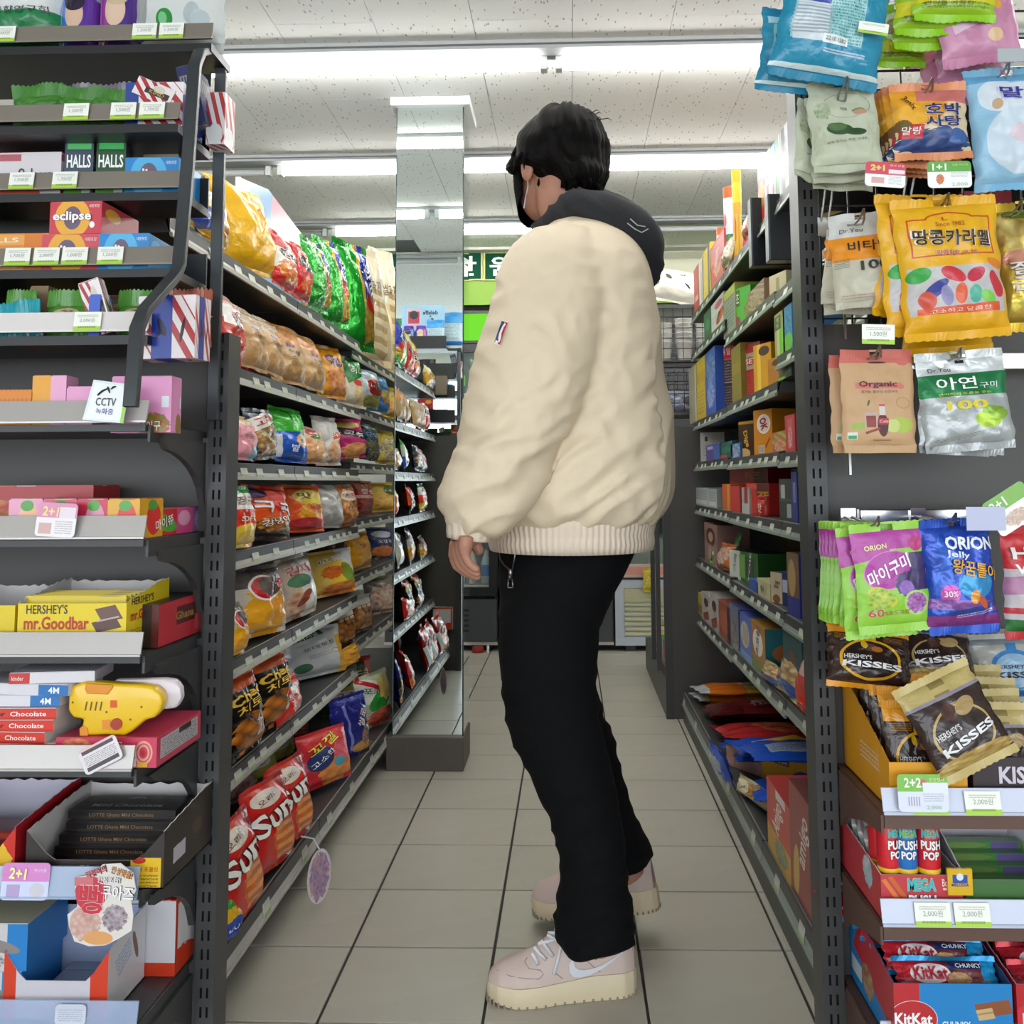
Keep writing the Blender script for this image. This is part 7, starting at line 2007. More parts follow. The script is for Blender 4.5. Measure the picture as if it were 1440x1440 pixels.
# --- tier 3
z3, y3 = T[2]
hal = lambda key, c, cap, h_=0.042: boxp(key, 0.045, h_, 0.012, pm('carton_' + key, c, [('R', 0.5, 0.93, 0.42, 0.09, 0, cap), ('E', 0.62, 0.12, 0.3, 0.24, 0, '#b9cbb8'), ('R', 0.3, 0.06, 0.32, 0.08, 0, '#5a9a3a')], rough=0.25, coat=0.4), mat('halls_edge', '#22262c', rough=0.3), texts=[('HALLS', 0.5, 0.62, 0.84, 0.24, 0, '#f2f4f2', 0.05)])
h1, h2 = hal('hallsdark','#3c4a5c','#58b86a'), hal('hallsgreen','#1f4a28','#3fae58')
for n in range(3):
 put_end(h1, 'sweet_box', 'slate sweet pack with white capitals, %s in the left file on the third tier' % ORD[n], 'carton', 72, 113, 198, z3, y3 + 0.008 + 0.016 * n, rotz=2, group=GT, d=0.013)
for n in range(6):
 put_end(h2, 'sweet_box', 'green sweet pack with white capitals, %s in the right file on the third tier' % ORD[n], 'carton', 118 + 1.2 * n, 160 + 1.2 * n, 198, z3, y3 + 0.008 + 0.016 * n, rotz=3, group=GT, d=0.013)
put_end(boxp('whitestrip', 0.07, 0.022, 0.05, pm('carton_whitestrip', '#d9d2d6', [('E', 0.2, 0.05, 0.5, 0.3, 0, '#d8553a'), ('R', 0.1, 0.9, 0.3, 0.08, 0, '#b8606a')], rough=0.3), texts=[('9days', 0.62, 0.45, 0.5, 0.4, 0, '#4a4046', 0.0)]), 'candy_carton', 'long white strip of gum with red corner at the left of the third tier', 'carton', -30, 67, 216, z3, y3 + 0.008, group=GT)
put_end(boxp('redback', 0.07, 0.03, 0.03, pm('carton_redback', '#5d2a2a', [('F', 0.5, 0.5, 0.4, 0.3, 0, '#8a3a34', '#4a3a2a', 3.0)], rough=0.4)), 'candy_carton', 'dark red pack behind the white gum strip', 'carton', -20, 62, 208, z3, y3 + 0.07, group=GT)
ecl = lambda key, c, c2, w=0.13, h=0.05, d=0.12, cap=None: boxp(key, w, h, d, pm('carton_' + key, c, [('E', 0.44, 0.5, 0.34, 0.62, 0, c2), ('E', 0.44, 0.5, 0.17, 0.36, 0, '#6a5a72'), ('E', 0.82, 0.28, 0.05, 0.1, 0, '#f0ece8')], rough=0.3), pm('cartonside_' + key, c, [('E', 0.3, 0.7, 0.2, 0.2, 0, c2)], rough=0.3), texts=[('eclipse', 0.44, 0.52, 0.74, 0.36, 0, '#f4f2f0', 0.06, '#7a2a3a'), ('대량포장', 0.86, 0.86, 0.2, 0.1, 0, '#f4ece8', 0.0)])
eb_ = ecl('eclblue','#2384c8','#56b0e0')
put_end(eb_, 'gum_carton', 'blue gum carton with white lettering on the third tier', 'carton', 160, 238, 222, z3, y3 + 0.006, group=GT, d=0.10)
put_end(boxp('khaki', 0.05, 0.04, 0.04, pm('carton_khaki', '#8a8574', (), rough=0.5), mat('khaki_side', '#6a5a4a')), 'candy_carton', 'plain khaki carton behind the blue gum carton', 'carton', 186, 237, 206, z3, y3 + 0.07, group=GT)
# --- tier 4
z4, y4 = T[3]
op_ = boxp('orangepack', 0.055, 0.022, 0.08, pm('carton_orangepack', '#dd8a2c', [('R', 0.25, 0.5, 0.3, 0.4, 0, '#e8a04a'), ('R', 0.75, 0.5, 0.2, 0.6, 0, '#d87a1c')], rough=0.35), texts=[('LLS', 0.25, 0.5, 0.4, 0.36, 0, '#f4e4c8', 0.04)])
for n in range(3):
 put_end(op_, 'gum_pack', 'orange sweet pack with pale lettering, %s from the bottom of the pile at the left' % ORD[n], 'pack', -25, 54, 340 - 19 * n, z4 + 0.021 * n, y4 + 0.008, group=GT, hsc=0.95, d=0.08)
ep = ecl('eclpink','#c93c4c','#e8a83a')
ep2 = ecl('eclpink2','#cf4a58','#e8a83a')
zl = at_y(90,330, y4 + 0.01).z
put_end(ep2, 'gum_carton', 'pink and gold gum carton lying under the larger one on the fourth tier', 'carton', 44, 126, 330, z4, y4 + 0.006, group=GT, d=0.11)
put_end(ep, 'gum_carton', 'pink and gold gum carton on top of the fourth-tier pile', 'carton', 55, 131, 284, zl + 0.001, y4 + 0.010, rotz=-2, group=GT, d=0.13)
put_end(eb_, 'gum_carton', 'blue gum carton with white lettering on the fourth tier', 'carton', 126, 198, 329, z4, y4 + 0.006, group=GT, d=0.10)
# --- tier 5
z5, y5 = T[4]
gp = B('greenegg','#4a8a2c',[('E',0.5,0.5,0.3,0.34,0,'#b8a888'),('F',0.5,0.5,0.24,0.26,0,'#d8cbb0','#8a5a34',2.0)], w=0.08, h=0.05, d=0.03)
for n, (a, b) in enumerate(((-12,34),(48,116),(150,216))):
 put_end(gp, 'sweet_bag', 'green sweet bag with a pale centre on the fifth tier, %s from the left' % ORD[n], 'sweet bag', a, b, 404, z5, y5 + 0.05, group=GT, d=0.03)
put_end(boxp('brownflat', 0.05, 0.03, 0.02, pm('carton_brownflat', '#7a6044', (), rough=0.5)), 'candy_carton', 'plain brown card between the green bags of the fifth tier', 'carton', 30, 56, 404, z5, y5 + 0.09, group=GT)
tl = B('tealpk','#1c9aa8',[('E',0.7,0.3,0.2,0.3,0,'#d8d4c8'),('E',0.7,0.3,0.1,0.18,0,'#3a3a3a')],[('CY',0.2,0.6,0.3,0.5,0,'#d8f0f0',0.04)], w=0.06, h=0.03, d=0.02)
put_end(tl, 'sweet_bag', 'teal sweet pack at the left of the fifth tier', 'sweet bag', -16, 42, 419, z5, y5 + 0.010, roll=-8, group=GT)
put_end(stk, 'candy_pack', 'striped candy pack standing tilted on the fifth tier', 'candy pack', 122, 152, 392, z5 + 0.004, y5 + 0.012, roll=-18, group=GT, d=0.02)
put_end(boxp('bluecube', 0.02, 0.02, 0.02, pm('carton_bluecube', '#3c5cc0', (), rough=0.4)), 'candy_carton', 'small blue block beside the tilted candy pack', 'carton', 115, 131, 416, z5, y5 + 0.008, group=GT)
jb = boxp('stripeblue',0.085,0.075,0.05, pm('carton_stripeblue','#e2d8da',[('S',0.8,0.5,0.24,0.6,32,7.0,'#b03a3e'),('S',0.12,0.5,0.14,0.6,32,4.0,'#b84a4c'),('R',0.42,0.5,0.18,0.6,0,'#283c94'),('E',0.42,0.5,0.06,0.16,25,'#15183a'),('R',0.40,0.42,0.12,0.03,40,'#15183a'),('E',0.78,0.45,0.03,0.2,-10,'#2a1a20')], rough=0.3))
o = put_end(jb, 'candy_carton', 'carton with red and white stripes and a blue panel, behind the bent side frame', 'carton', 190, 276, 416, TLEV[4][0] - 0.07, y5 + 0.006, rotz=-6, group=GT, d=0.05)
o.location.x -= 0.004
put_end(B('terracotta', '#a85a44', [('R', 0.6, 0.6, 0.3, 0.1, 0, '#c8a08c')], w=0.06, h=0.04, d=0.02), 'sweet_bag', 'terracotta pack behind the striped blue carton', 'sweet bag', 226, 284, 402, z5, y5 + 0.14, group=GT)
# --- shelf 1 below the tiers
z, y = E[0]
put_end(boxp('orangeflat', 0.1, 0.012, 0.06, pm('carton_orangeflat', '#d9821c', [('S', 0.5, 0.5, 0.5, 0.3, 0, 40.0, '#c8701a')], rough=0.4)), 'candy_carton', 'flat orange tray carton at the left under the tiers', 'carton', -40, 38, 551, z, y + 0.004, group=GE)
tri = lambda key, c: boxp(key, 0.03,0.045,0.03, pm('carton_' + key, c, [('R',0.5,0.2,0.34,0.16,0,'#c4d2c8'),('T',0.5,0.2,0.3,0.12,0,2.0,'#4a6a7a')], rough=0.35))
put_end(tri('oranget', '#e09a1c'), 'candy_carton', 'small upright orange carton beside the pink one', 'carton', 39, 65, 529, z, y + 0.006, group=GE)
put_end(tri('pinkt', '#e2a0c4'), 'candy_carton', 'small upright pink carton beside the orange one', 'carton', 65, 87, 529, z, y + 0.006, group=GE)
put_end(boxp('pinkstrip', 0.05, 0.015, 0.03, pm('carton_pinkstrip', '#e29ac4', (), rough=0.35)), 'candy_carton', 'low pink carton left of the security notice', 'carton', 88, 126, 546, z, y + 0.006, group=GE)
put_end(boxp('pinkbig', 0.1, 0.05, 0.03, pm('carton_pinkbig', '#dd8fbe', [('F', 0.72, 0.12, 0.28, 0.24, 0, '#c8302a', '#4a8a3a', 4.0), ('R', 0.9, 0.55, 0.06, 0.1, 0, '#d8dce0')], rough=0.35), texts=[('마이구', 0.66, 0.12, 0.36, 0.18, 0, '#f0e4e0', 0.05, '#b01c24')]), 'candy_carton', 'pink gummy carton right of the security notice', 'carton', 152, 237, 530, E[0][0] - 0.012, y + 0.02, group=GE)
cw = Proto(0.065,0.06,0.002)
mb = MB()
cpm = pm('notice_print','#dfe8ec',[('R',0.5,0.5,0.43,0.44,0,'#eff2f2'),('R',0.97,0.5,0.05,0.6,0,'#9ad05a')], rough=0.25)
pts = [(-.0325,0),(.028,-.006),(.0335, .052),(-.020, .060)]
mb.face([(p[0],-0.001, p[1]) for p in pts], cpm)
mb.face([(p[0],0.001, p[1]) for p in pts][::-1], CARDW)
for k in range(4):
 p, q = pts[k], pts[(k + 1) % 4]
 mb.face([(p[0],-0.001, p[1]),(p[0],0.001, p[1]),(q[0],0.001, q[1]),(q[0],-0.001, q[1])], CARDW)
cw.add('notice_card', mb.mesh('notice_card'))
mb = MB()
add_text(mb, 'CCTV', ink('#3b4048'), lambda x, y: (x + 0.001, -0.0022, 0.026 + y), 0.030, 0.012, -3, 0.01)
add_text(mb, '녹화중', ink('#5a4a9a'), lambda x, y: (x + 0.000, -0.0022, 0.012 + y), 0.026, 0.009, -4, 0.01)
cw.add('lettering', mb.mesh('lettering'))
mb = MB()
for (x, zz, a, l) in ((-0.004,0.042,30,0.018),(0.004,0.044,110,0.010),(-0.008,0.039,40,0.010),(0.011,0.047,30,0.008)):
 c, s_ = math.cos(R_(a)) * l / 2, math.sin(R_(a)) * l / 2
 mb.tube([(x - c, -0.002, zz - s_),(x, -0.0026, zz + 0.001),(x + c, -0.002, zz + s_)],[0.0008,0.0015,0.0008], ink('#1c1e20'), n=6)
cw.add('camera_drawing', mb.mesh('camera_drawing'))
c_ = at_y(147,590, E[0][1] - 0.03)
spawn(cw, 'notice_card', 'small white CCTV notice card clipped to the rail under the tiers', 'sign', c_, -4, 4, 0, (1.05, 1, 1.0))
# --- shelf 2
z, y = E[1]
put_end(boxp('redlong', 0.12, 0.03, 0.05, pm('carton_redlong', '#b01f24', [('F', 0.2, 0.4, 0.2, 0.3, 0, '#d8b04a', '#c82a2a', 2.0), ('R', 0.44, 0.4, 0.08, 0.3, 0, '#d8d4d8')], rough=0.3)), 'candy_carton', 'long red carton lying at the back of the gummy shelf', 'carton', -40, 131, 684, z + 0.012, y + 0.12, group=GE)
my = lambda key, c, c2, tx=(): boxp(key, 0.045, 0.024, 0.05, pm('carton_' + key, c, [('E', 0.6, 0.5, 0.3, 0.44, 0, c2), ('E', 0.55, 0.85, 0.2, 0.14, 0, '#4a9a3a')], rough=0.28), texts=tx)
for n, (k, a, b, c, c2, ds) in enumerate((('peach',13,60,'#e09ab8','#f0b08a','pink peach'),('peach2',60,108,'#cf5a70','#e89a9a','rose'),('barcode',108,152,'#c22a48','#d88aa8','crimson barcoded'),('berry',152,197,'#d8a01c','#d8302c','strawberry'))):
 put_end(my(k, c, c2), 'gummy_box', '%s gummy box in the front row of the gummy shelf' % ds, 'carton', a, b, 703, z, y + 0.004, group=GE)
ty = boxp('gummylong', 0.045, 0.042, 0.27, pm('carton_gummylong', '#c8283a', [('R', 0.5, 0.5, 0.4, 0.3, 0, '#d8701c')], rough=0.3), pm('cartonside_gummylong', '#c92230', [('E', 0.32, 0.5, 0.16, 0.4, 20, '#5aa83a'), ('F', 0.2, 0.6, 0.1, 0.3, 0, '#e8c03a', '#d84a2a', 2.0), ('R', 0.66, 0.5, 0.14, 0.6, 0, '#d84a8a'), ('E', 0.64, 0.6, 0.1, 0.3, 0, '#e8a0c0'), ('R', 0.9, 0.5, 0.12, 0.6, 0, '#8a5a8c'), ('F', 0.9, 0.5, 0.1, 0.4, 0, '#c8a8c8', '#6a5a9a', 3.0)], rough=0.3), texts=(), stexts=[('마이쮸', 0.32, 0.5, 0.26, 0.4, 8, '#f6f2ee', 0.06, '#3a1c1c')])
x_, w_ = face_on(160,204, y + 0.012)
spawn(ty, 'gummy_carton', 'long red gummy carton with fruit pictures on its side, end of the gummy shelf', 'carton', (x_ - 0.004, y + 0.012 + 0.135, z), 0, 0, 0, (1, 1, 1.0), GE)
# --- shelf 3: chocolate bars
z, y = E[2]
GOOD = [('R',0.84,0.62,0.10,0.11,20,'#6a4c44'),('R',0.82,0.45,0.12,0.08,20,'#5c3f3a'),('R',0.83,0.54,0.11,0.012,20,'#b8a49c')]
put_end(tray('goodbar', 0.17, 0.062, 0.13, mat('tray_yellow', '#dcc01a', rough=0.4), CARD, front_h=0.78, cut='flat', frontm=pm('tray_goodbar', '#e2c61c', GOOD, rough=0.4), sidem=pm('tray_goodbar_side', '#e2c61c', [('E', 0.8, 0.3, 0.16, 0.26, 0, '#6a4c44'), ('T', 0.4, 0.28, 0.3, 0.08, 0, 2.0, '#3a3424')], rough=0.4),
    texts=[("HERSHEY'S", 0.27, 0.69, 0.38, 0.14, 0, '#2a2420', 0.02), ('mr.Goodbar', 0.36, 0.48, 0.6, 0.2, 0, '#b8301c', 0.05)], stexts=[("HERSHEY'S", 0.36, 0.78, 0.5, 0.12, 0, '#2a2420', 0.02), ('mr.Goodbar', 0.42, 0.56, 0.66, 0.16, 0, '#b8301c', 0.05)], seed=3), 'chocolate_tray', 'yellow display tray of peanut chocolate bars', 'tray', 32, 183, 828, z, y + 0.008, group=GE, d=0.16)
gbar = boxp('goodbarbar', 0.15, 0.04, 0.009, pm('bar_goodbar', '#e0c41a', GOOD, rough=0.3), texts=[("HERSHEY'S", 0.26, 0.62, 0.36, 0.2, 0, '#2a2420', 0.02)])
x_, w_ = face_on(36,178, y + 0.02)
for n in range(6):
 spawn(gbar, 'chocolate_bar', 'yellow chocolate bar standing in the yellow tray, %s from the front' % ORD[n], 'chocolate bar', (x_, y + 0.022 + 0.016 * n, z + 0.003), 0, 10, 0, (w_ / 0.15, 1, 2.0), 'bars in the yellow tray')
put_end(tray('yellowleft', 0.1, 0.055, 0.11, mat('tray_yellow', '#dcc01a'), CARD, front_h=0.8, cut='flat', seed=5), 'chocolate_tray', 'plain yellow tray cut off by the left picture edge', 'tray', -70, 28, 834, z, y + 0.008, group=GE, d=0.14)
dk = boxp('darkchoc', 0.1, 0.062, 0.2, pm('carton_darkchoc', '#241614', [('E', 0.4, 0.6, 0.3, 0.2, 0, '#3a241c'), ('R', 0.94, 0.5, 0.05, 0.6, 0, '#5a1a1c')], rough=0.35), pm('cartonside_darkchoc', '#b8303a', [('R', 0.6, 0.6, 0.22, 0.22, 0, '#5a2024'), ('R', 0.9, 0.3, 0.1, 0.2, 0, '#c84a50')], rough=0.35), mat('darkchoc_top', '#2c1c1a', rough=0.4), texts=[('ina', 0.36, 0.4, 0.3, 0.26, 0, '#b8963a', 0.05)], stexts=[('Ghana', 0.56, 0.6, 0.4, 0.2, 0, '#a88a4a', 0.04)])
x_, w_ = face_on(190,252, y + 0.07)
spawn(dk, 'chocolate_carton', 'dark brown chocolate carton with a red end, right of the yellow tray', 'carton', (EX - 0.055, y + 0.16, z + 0.001), 0, 0, 0, (1.0, 0.95, 1.05), GE)
# --- shelf 4: kinder stacks, game carton, toy
z, y = E[3]
kb = boxp('kinderbox', 0.12, 0.0155, 0.10, pm('carton_kinder', '#d2301c', [('R', 0.5, 0.1, 0.6, 0.1, 0, '#b8281a')], rough=0.35), mat('kinder_side', '#d9cfcc', rough=0.5), mat('kinder_side', '#d9cfcc'), texts=[('Kinder', 0.36, 0.52, 0.26, 0.44, 0, '#1c1414', 0.03), ('Chocolate', 0.72, 0.52, 0.36, 0.44, 0, '#f0e8e6', 0.03)])
for n, (pr_, dx) in enumerate(((92,0),(94,3),(78,6),(84,2),(86,0))):
 x_, w_ = face_on(-50 + dx, pr_, y + 0.005)
 spawn(kb, 'chocolate_box', 'flat red and white chocolate box, %s from the bottom of the leaning stack' % ORD[n], 'carton', (x_, y + 0.010 + 0.05, z + 0.0168 * n), (0, 2, -3, 1, 2)[n], 0, 0, (w_ / 0.12, 1, 1), 'flat chocolate boxes')
wb_ = boxp('whitechoc', 0.12, 0.0155, 0.09, pm('carton_whitechoc', '#d8d4dc', [('R', 0.87, 0.5, 0.14, 0.6, 0, '#2a70b4')], rough=0.35), mat('whitechoc_side', '#d0ccd4', rough=0.5), mat('whitechoc_side', '#d0ccd4'), texts=[('4M', 0.87, 0.5, 0.1, 0.6, 0, '#e8f0f4', 0.04)])
for n, (pl_, pr_, rt, ds) in enumerate(((-60,92,0,'lowest white one'),(-50,112,-6,'middle white one'),(18,130,8,'topmost, its red end showing'))):
 x_, w_ = face_on(pl_, pr_, y + 0.01)
 P = wb_ if n < 2 else boxp('whitered2', 0.12, 0.0155, 0.09, pm('carton_whitered2', '#d8d2d8', [('R', 0.1, 0.5, 0.14, 0.6, 0, '#c42a24')], rough=0.35), mat('whitechoc_side', '#d0ccd4'), texts=[('kinder', 0.1, 0.5, 0.14, 0.4, 0, '#f0dcd8', 0.02)])
 spawn(P, 'chocolate_box', 'flat chocolate box on the leaning stack, %s' % ds, 'carton', (x_, y + 0.062, z + 0.0845 + 0.0168 * n), rt, 0, 0, (w_ / 0.12, 1, 1), 'flat chocolate boxes')
gc = boxp('gamecarton', 0.17, 0.042, 0.16, pm('carton_game', '#c93a58', [('O', 0.87, 0.5, 0.09, 0.4, 0, '#e0a08c', 0.8), ('O', 0.87, 0.5, 0.06, 0.28, 0, '#e0a08c', 0.7), ('E', 0.87, 0.48, 0.022, 0.1, 0, '#c02430'), ('R', 0.86, 0.1, 0.05, 0.08, 0, '#d8a82c'), ('F', 0.2, 0.7, 0.16, 0.3, 0, '#d8a83a', '#c93a58', 3.0), ('R', 0.66, 0.3, 0.14, 0.26, 0, '#e0d4d4'), ('E', 0.6, 0.6, 0.06, 0.2, 0, '#d87a2a')], rough=0.35), pm('cartonside_game', '#c04058', [('R', 0.5, 0.55, 0.42, 0.34, 0, '#b9b4b8'), ('T', 0.5, 0.55, 0.4, 0.3, 0, 4.0, '#4a4648'), ('R', 0.62, 0.78, 0.14, 0.1, 0, '#2a2a2c')], rough=0.4), mat('game_top', '#c43a56', rough=0.4), texts=[('두근두근', 0.56, 0.76, 0.2, 0.2, 0, '#f0e0dc', 0.03), ('총!', 0.72, 0.48, 0.14, 0.4, 0, '#f4f0ee', 0.07, '#7a1c30')])
x_, w_ = face_on(91,230, y + 0.006)
spawn(gc, 'toy_carton', 'crimson toy sweet carton with a heart target under the yellow toy', 'carton', (x_, y + 0.006 + 0.09, z - 0.012 + 0.012), 0, 0, 0, (w_ / 0.17, 1.1, 1.0), GE)
# toy water-pistol-like sweet dispenser
gz = z + 0.043
tg = empty('toy_blaster', 'yellow toy sweet blaster lying on the crimson carton', 'toy', (at_y(168, 985, y + 0.02).x, y + 0.028, gz))
YT = mat('toy_yellow','#e8bc16', rough=0.3, coat=0.3)
OT = mat('toy_orange','#dd8a1c', rough=0.35)
def rprism(pts, y0, y1, m, bev=0.004):
 b = MB().prism(pts, 'y', y0, y1, m)
 return b
sc_ = (y + 0.02) / F
def PXT(px, py):
 return ((px - 168) * sc_ * 1.0,(1022 - py) * sc_)
hull = [PXT(*p) for p in ((97,965),(99,957),(107,953),(120,949),(140,950),(165,952),(195,953),(215,956),(226,964),(230,976),(227,988),(218,998),(206,1001),(188,1016),(178,1022),(152,1021),(130,1022),(119,1022),(117,1010),(119,1000),(104,998),(97,988))]
obj('shell', rprism(hull[::-1],-0.012,0.012, YT).mesh('shell', bevel=0.005, smooth=True, seg=3), tg)
obj('sweet_tank', rprism([PXT(*p) for p in ((150,950),(222,949),(238,951),(246,962),(248,976),(240,990),(222,992),(150,990))][::-1],0.012,0.030, mat('toy_tank','#d9cdd2', rough=0.15)).mesh('sweet_tank', bevel=0.005, smooth=True), tg)
obj('top_slide', rprism([PXT(*p) for p in ((122,951),(160,953),(160,957),(153,966),(124,965),(121,958))][::-1],-0.014,-0.0115, OT).mesh('top_slide', bevel=0.001), tg)
obj('grip_panel', rprism([PXT(*p) for p in ((116,1022),(115,1012),(120,1008),(127,1012),(128,1022))][::-1],-0.0135,-0.0115, OT).mesh('grip_panel', bevel=0.001), tg)
tgm = MB().lathe([(0.001,0),(0.0085,0),(0.0085,0.003),(0.001,0.003)], mat('toy_trigger','#a8301c', rough=0.3), n=16)
o = obj('trigger', tgm.mesh('trigger'), tg, (PXT(167,1006)[0],-0.0115, PXT(167,1006)[1]),(PI / 2,0,0))
o = obj('trigger_recess', rprism([PXT(*p) for p in ((146,1001),(158,1000),(158,1014),(148,1013))][::-1],-0.0128,-0.0118, OT).mesh('trigger_recess'), tg)
for k in range(4):
 obj('vent', rprism([PXT(*p) for p in ((123 + 7 * k, 976),(125 + 7 * k, 976),(123 + 7 * k, 988),(121 + 7 * k, 988))][::-1],-0.0126,-0.0118, mat('toy_vent','#7a5a10', rough=0.6)).mesh('vent'), tg)
for (px, py) in ((104,977),(201,983),(152,990),(186,1000)):
 obj('screw', rprism([PXT(px + 1.6 * math.cos(k), py + 1.6 * math.sin(k)) for k in (0,1,2,3,4,5)][::-1],-0.0126,-0.0118, mat('toy_vent','#7a5a10')).mesh('screw'), tg)
obj('emblem', rprism([PXT(*p) for p in ((157,974),(166,974),(167,984),(157,984))][::-1],-0.0126,-0.0118, mat('toy_emblem','#d85a1c')).mesh('emblem'), tg)
# --- shelf 5
z, y = E[4]
RT = pm('tray_red_front','#c8241c',[('F',0.75,0.3,0.24,0.4,0,'#d8a01c','#e0b82c',1.0)], rough=0.35)
put_end(tray('redtray', 0.16, 0.1, 0.24, mat('tray_red', '#c4222a', rough=0.4), mat('tray_inside_lilac', '#c9c4d4', rough=0.7), front_h=0.45, frontm=RT, seed=7), 'chocolate_tray', 'red chocolate display tray beside the dark one', 'tray', -110, 42, 1178, z, y + 0.008, group=GE, hsc=1.0, d=0.2)
rbar = boxp('redbar',0.13,0.012,0.06, pm('bar_red','#8c1c1a',[('R',0.5,0.5,0.3,0.3,0,'#a03a24')], rough=0.3), mat('bar_red_top','#7a2018', rough=0.3))
x_, w_ = face_on(-110,42, y + 0.01)
for n in range(4):
 spawn(rbar, 'chocolate_bar', 'red wrapped chocolate bar in the red tray, %s from the bottom' % ORD[n], 'chocolate bar', (x_, y + 0.05 + 0.022 * n, z + 0.003 + 0.0125 * n), 0, 0, 0, (0.95, 1, 1), 'bars in the red tray')
GH = pm('tray_ghana','#2a201f',[('R',0.87,0.22,0.11,0.24,0,'#dfb61c'),('T',0.87,0.13,0.09,0.1,0,2.0,'#4a3a14'),('E',0.82,0.42,0.05,0.05,0,'#b8301c')], rough=0.4)
x_, w_ = face_on(57,245, y + 0.006)
gt = tray('ghana', 0.2, 0.095, 0.20, mat('tray_darkbrown', '#2a201f', rough=0.45), CARD, front_h=0.42, frontm=GH, sidem=pm('tray_ghana_side', '#2a2120', [('R', 0.3, 0.35, 0.12, 0.12, 0, '#b9b4c0'), ('E', 0.66, 0.5, 0.1, 0.12, 0, '#4a3a24')], rough=0.45), texts=[('Ghana', 0.5, 0.27, 0.26, 0.16, 0, '#b08a3a', 0.04), ('가나 초콜릿', 0.87, 0.29, 0.18, 0.07, 0, '#b8301c', 0.02)], seed=2)
spawn(gt, 'chocolate_tray', 'dark brown open display tray of mild chocolate bars', 'tray', (x_, y + 0.006 + 0.10, z), 0, 0, 0, (w_ / 0.2, 1.0, 1.0), GE)
gb2 = boxp('ghanabar', 0.165, 0.0125, 0.075, pm('bar_ghana', '#15100f', [('R', 0.5, 0.1, 0.6, 0.14, 0, '#241a16')], rough=0.3), mat('bar_ghana_top', '#1a1412', rough=0.28), mat('bar_ghana_top', '#1a1412'), texts=[('LOTTE Ghana Mild Chocolate', 0.5, 0.5, 0.6, 0.42, 0, '#8a6a44', 0.01)], ttexts=[('LOTTE', 0.5, 0.8, 0.16, 0.1, 0, '#c8c0b8', 0.03), ('Mild Chocolate', 0.5, 0.3, 0.66, 0.2, 0, '#b8b4b4', 0.02)])
for n in range(6):
 spawn(gb2, 'chocolate_bar', 'black mild chocolate bar in the dark tray, %s from the bottom' % ORD[n], 'chocolate bar', (x_ + (0.002, -0.003, 0.001, 0, 0.003, -0.002)[n], y + 0.06 + 0.015 * n, z + 0.003 + 0.0132 * n), 0, 0, 0, (w_ / 0.2, 1, 1), 'bars in the dark tray')
pc = card('plus_pink',0.07,0.05,'#d27fc4',[('2+1',0.34,0.72,0.36,0.3,-4,'#f6eea0',0.06,'#e88ad0'),('행사상품',0.8,0.8,0.26,0.1,0,'#f6e4f2',0.01)], body='#c9d0ec', frac=0.5, extra=[('R',0.26,0.24,0.14,0.18,0,'#b09ac8'),('E',0.76,0.26,0.16,0.2,0,'#c8c4d0')])
c_ = at_y(33,1266, y - 0.016)
spawn(pc, 'promo_card', 'pink topped 2+1 promotion card on the clear rail of the dark tray shelf', 'promotion card', c_, 0, 8, 0, (1, 1, 1))
pc2 = card('plus_pink2',0.06,0.05,'#d890b4',[('2+1',0.34,0.74,0.4,0.28,-3,'#f2dc8a',0.05)], body='#e9e3e6', frac=0.44, extra=[('R',0.24,0.24,0.16,0.16,0,'#d0a8a4'),('T',0.7,0.3,0.22,0.2,0,3.0,'#a89ca4'),('R',0.76,0.72,0.2,0.16,0,'#e4d4dc')])
c_ = at_y(76,755, E[1][1] - 0.022)
spawn(pc2, 'promo_card', 'pink topped 2+1 promotion card on the gummy shelf rail', 'promotion card', c_, 0, 6, 3, (1, 1, 1))
pt = card('tilt_tag',0.058,0.036,'#dcb4b8',(), body='#dcd4d8', frac=0.1, extra=[('R',0.5,0.84,0.42,0.07,0,'#3a3438'),('T',0.5,0.5,0.42,0.2,0,3.0,'#6a6468'),('R',0.5,0.18,0.42,0.08,0,'#3a3438')])
c_ = at_y(148,1078, E[3][1] - 0.018)
spawn(pt, 'price_card', 'tilted pink price card on the crimson carton shelf rail', 'price card', c_, 0, 6, -27, (1, 1, 1))
# paper character sign: lettering only
bs = Proto(0.1,0.11,0.002)
mb = MB()
bm1 = pm('paper_sign_print','#d9d2cc',[('E',0.28,0.28,0.22,0.2,20,'#c8a8a0'),('F',0.3,0.26,0.24,0.2,0,'#d8b8b0','#b88a7c',3.0),('E',0.5,0.1,0.22,0.08,0,'#d89a5c'),('F',0.72,0.34,0.2,0.16,0,'#5a4a54','#b8a8b0',3.0),('E',0.34,0.62,0.24,0.2,0,'#c22c3c'),('R',0.2,0.76,0.16,0.05,5,'#c86a70')], rough=0.35)
sil = [(0.06,0.22),(0.16,0.05),(0.38,0.0),(0.62,0.02),(0.80,0.1),(0.98,0.2),(0.99,0.38),(0.94,0.55),(1.0,0.68),(0.94,0.88),(0.74,0.99),(0.48,0.97),(0.32,0.84),(0.08,0.80),(0.10,0.66),(0.16,0.46),(0.02,0.36)]
P3 = lambda u, v, yy: ((u - 0.5) * 0.1, yy, v * 0.11)
mb.face([P3(u, v, -0.0008) for u, v in sil], bm1, sil)
mb.face([P3(u, v, 0.0008) for u, v in sil][::-1], CARDW, sil[::-1])
bs.add('paper', mb.mesh('paper_sign'))
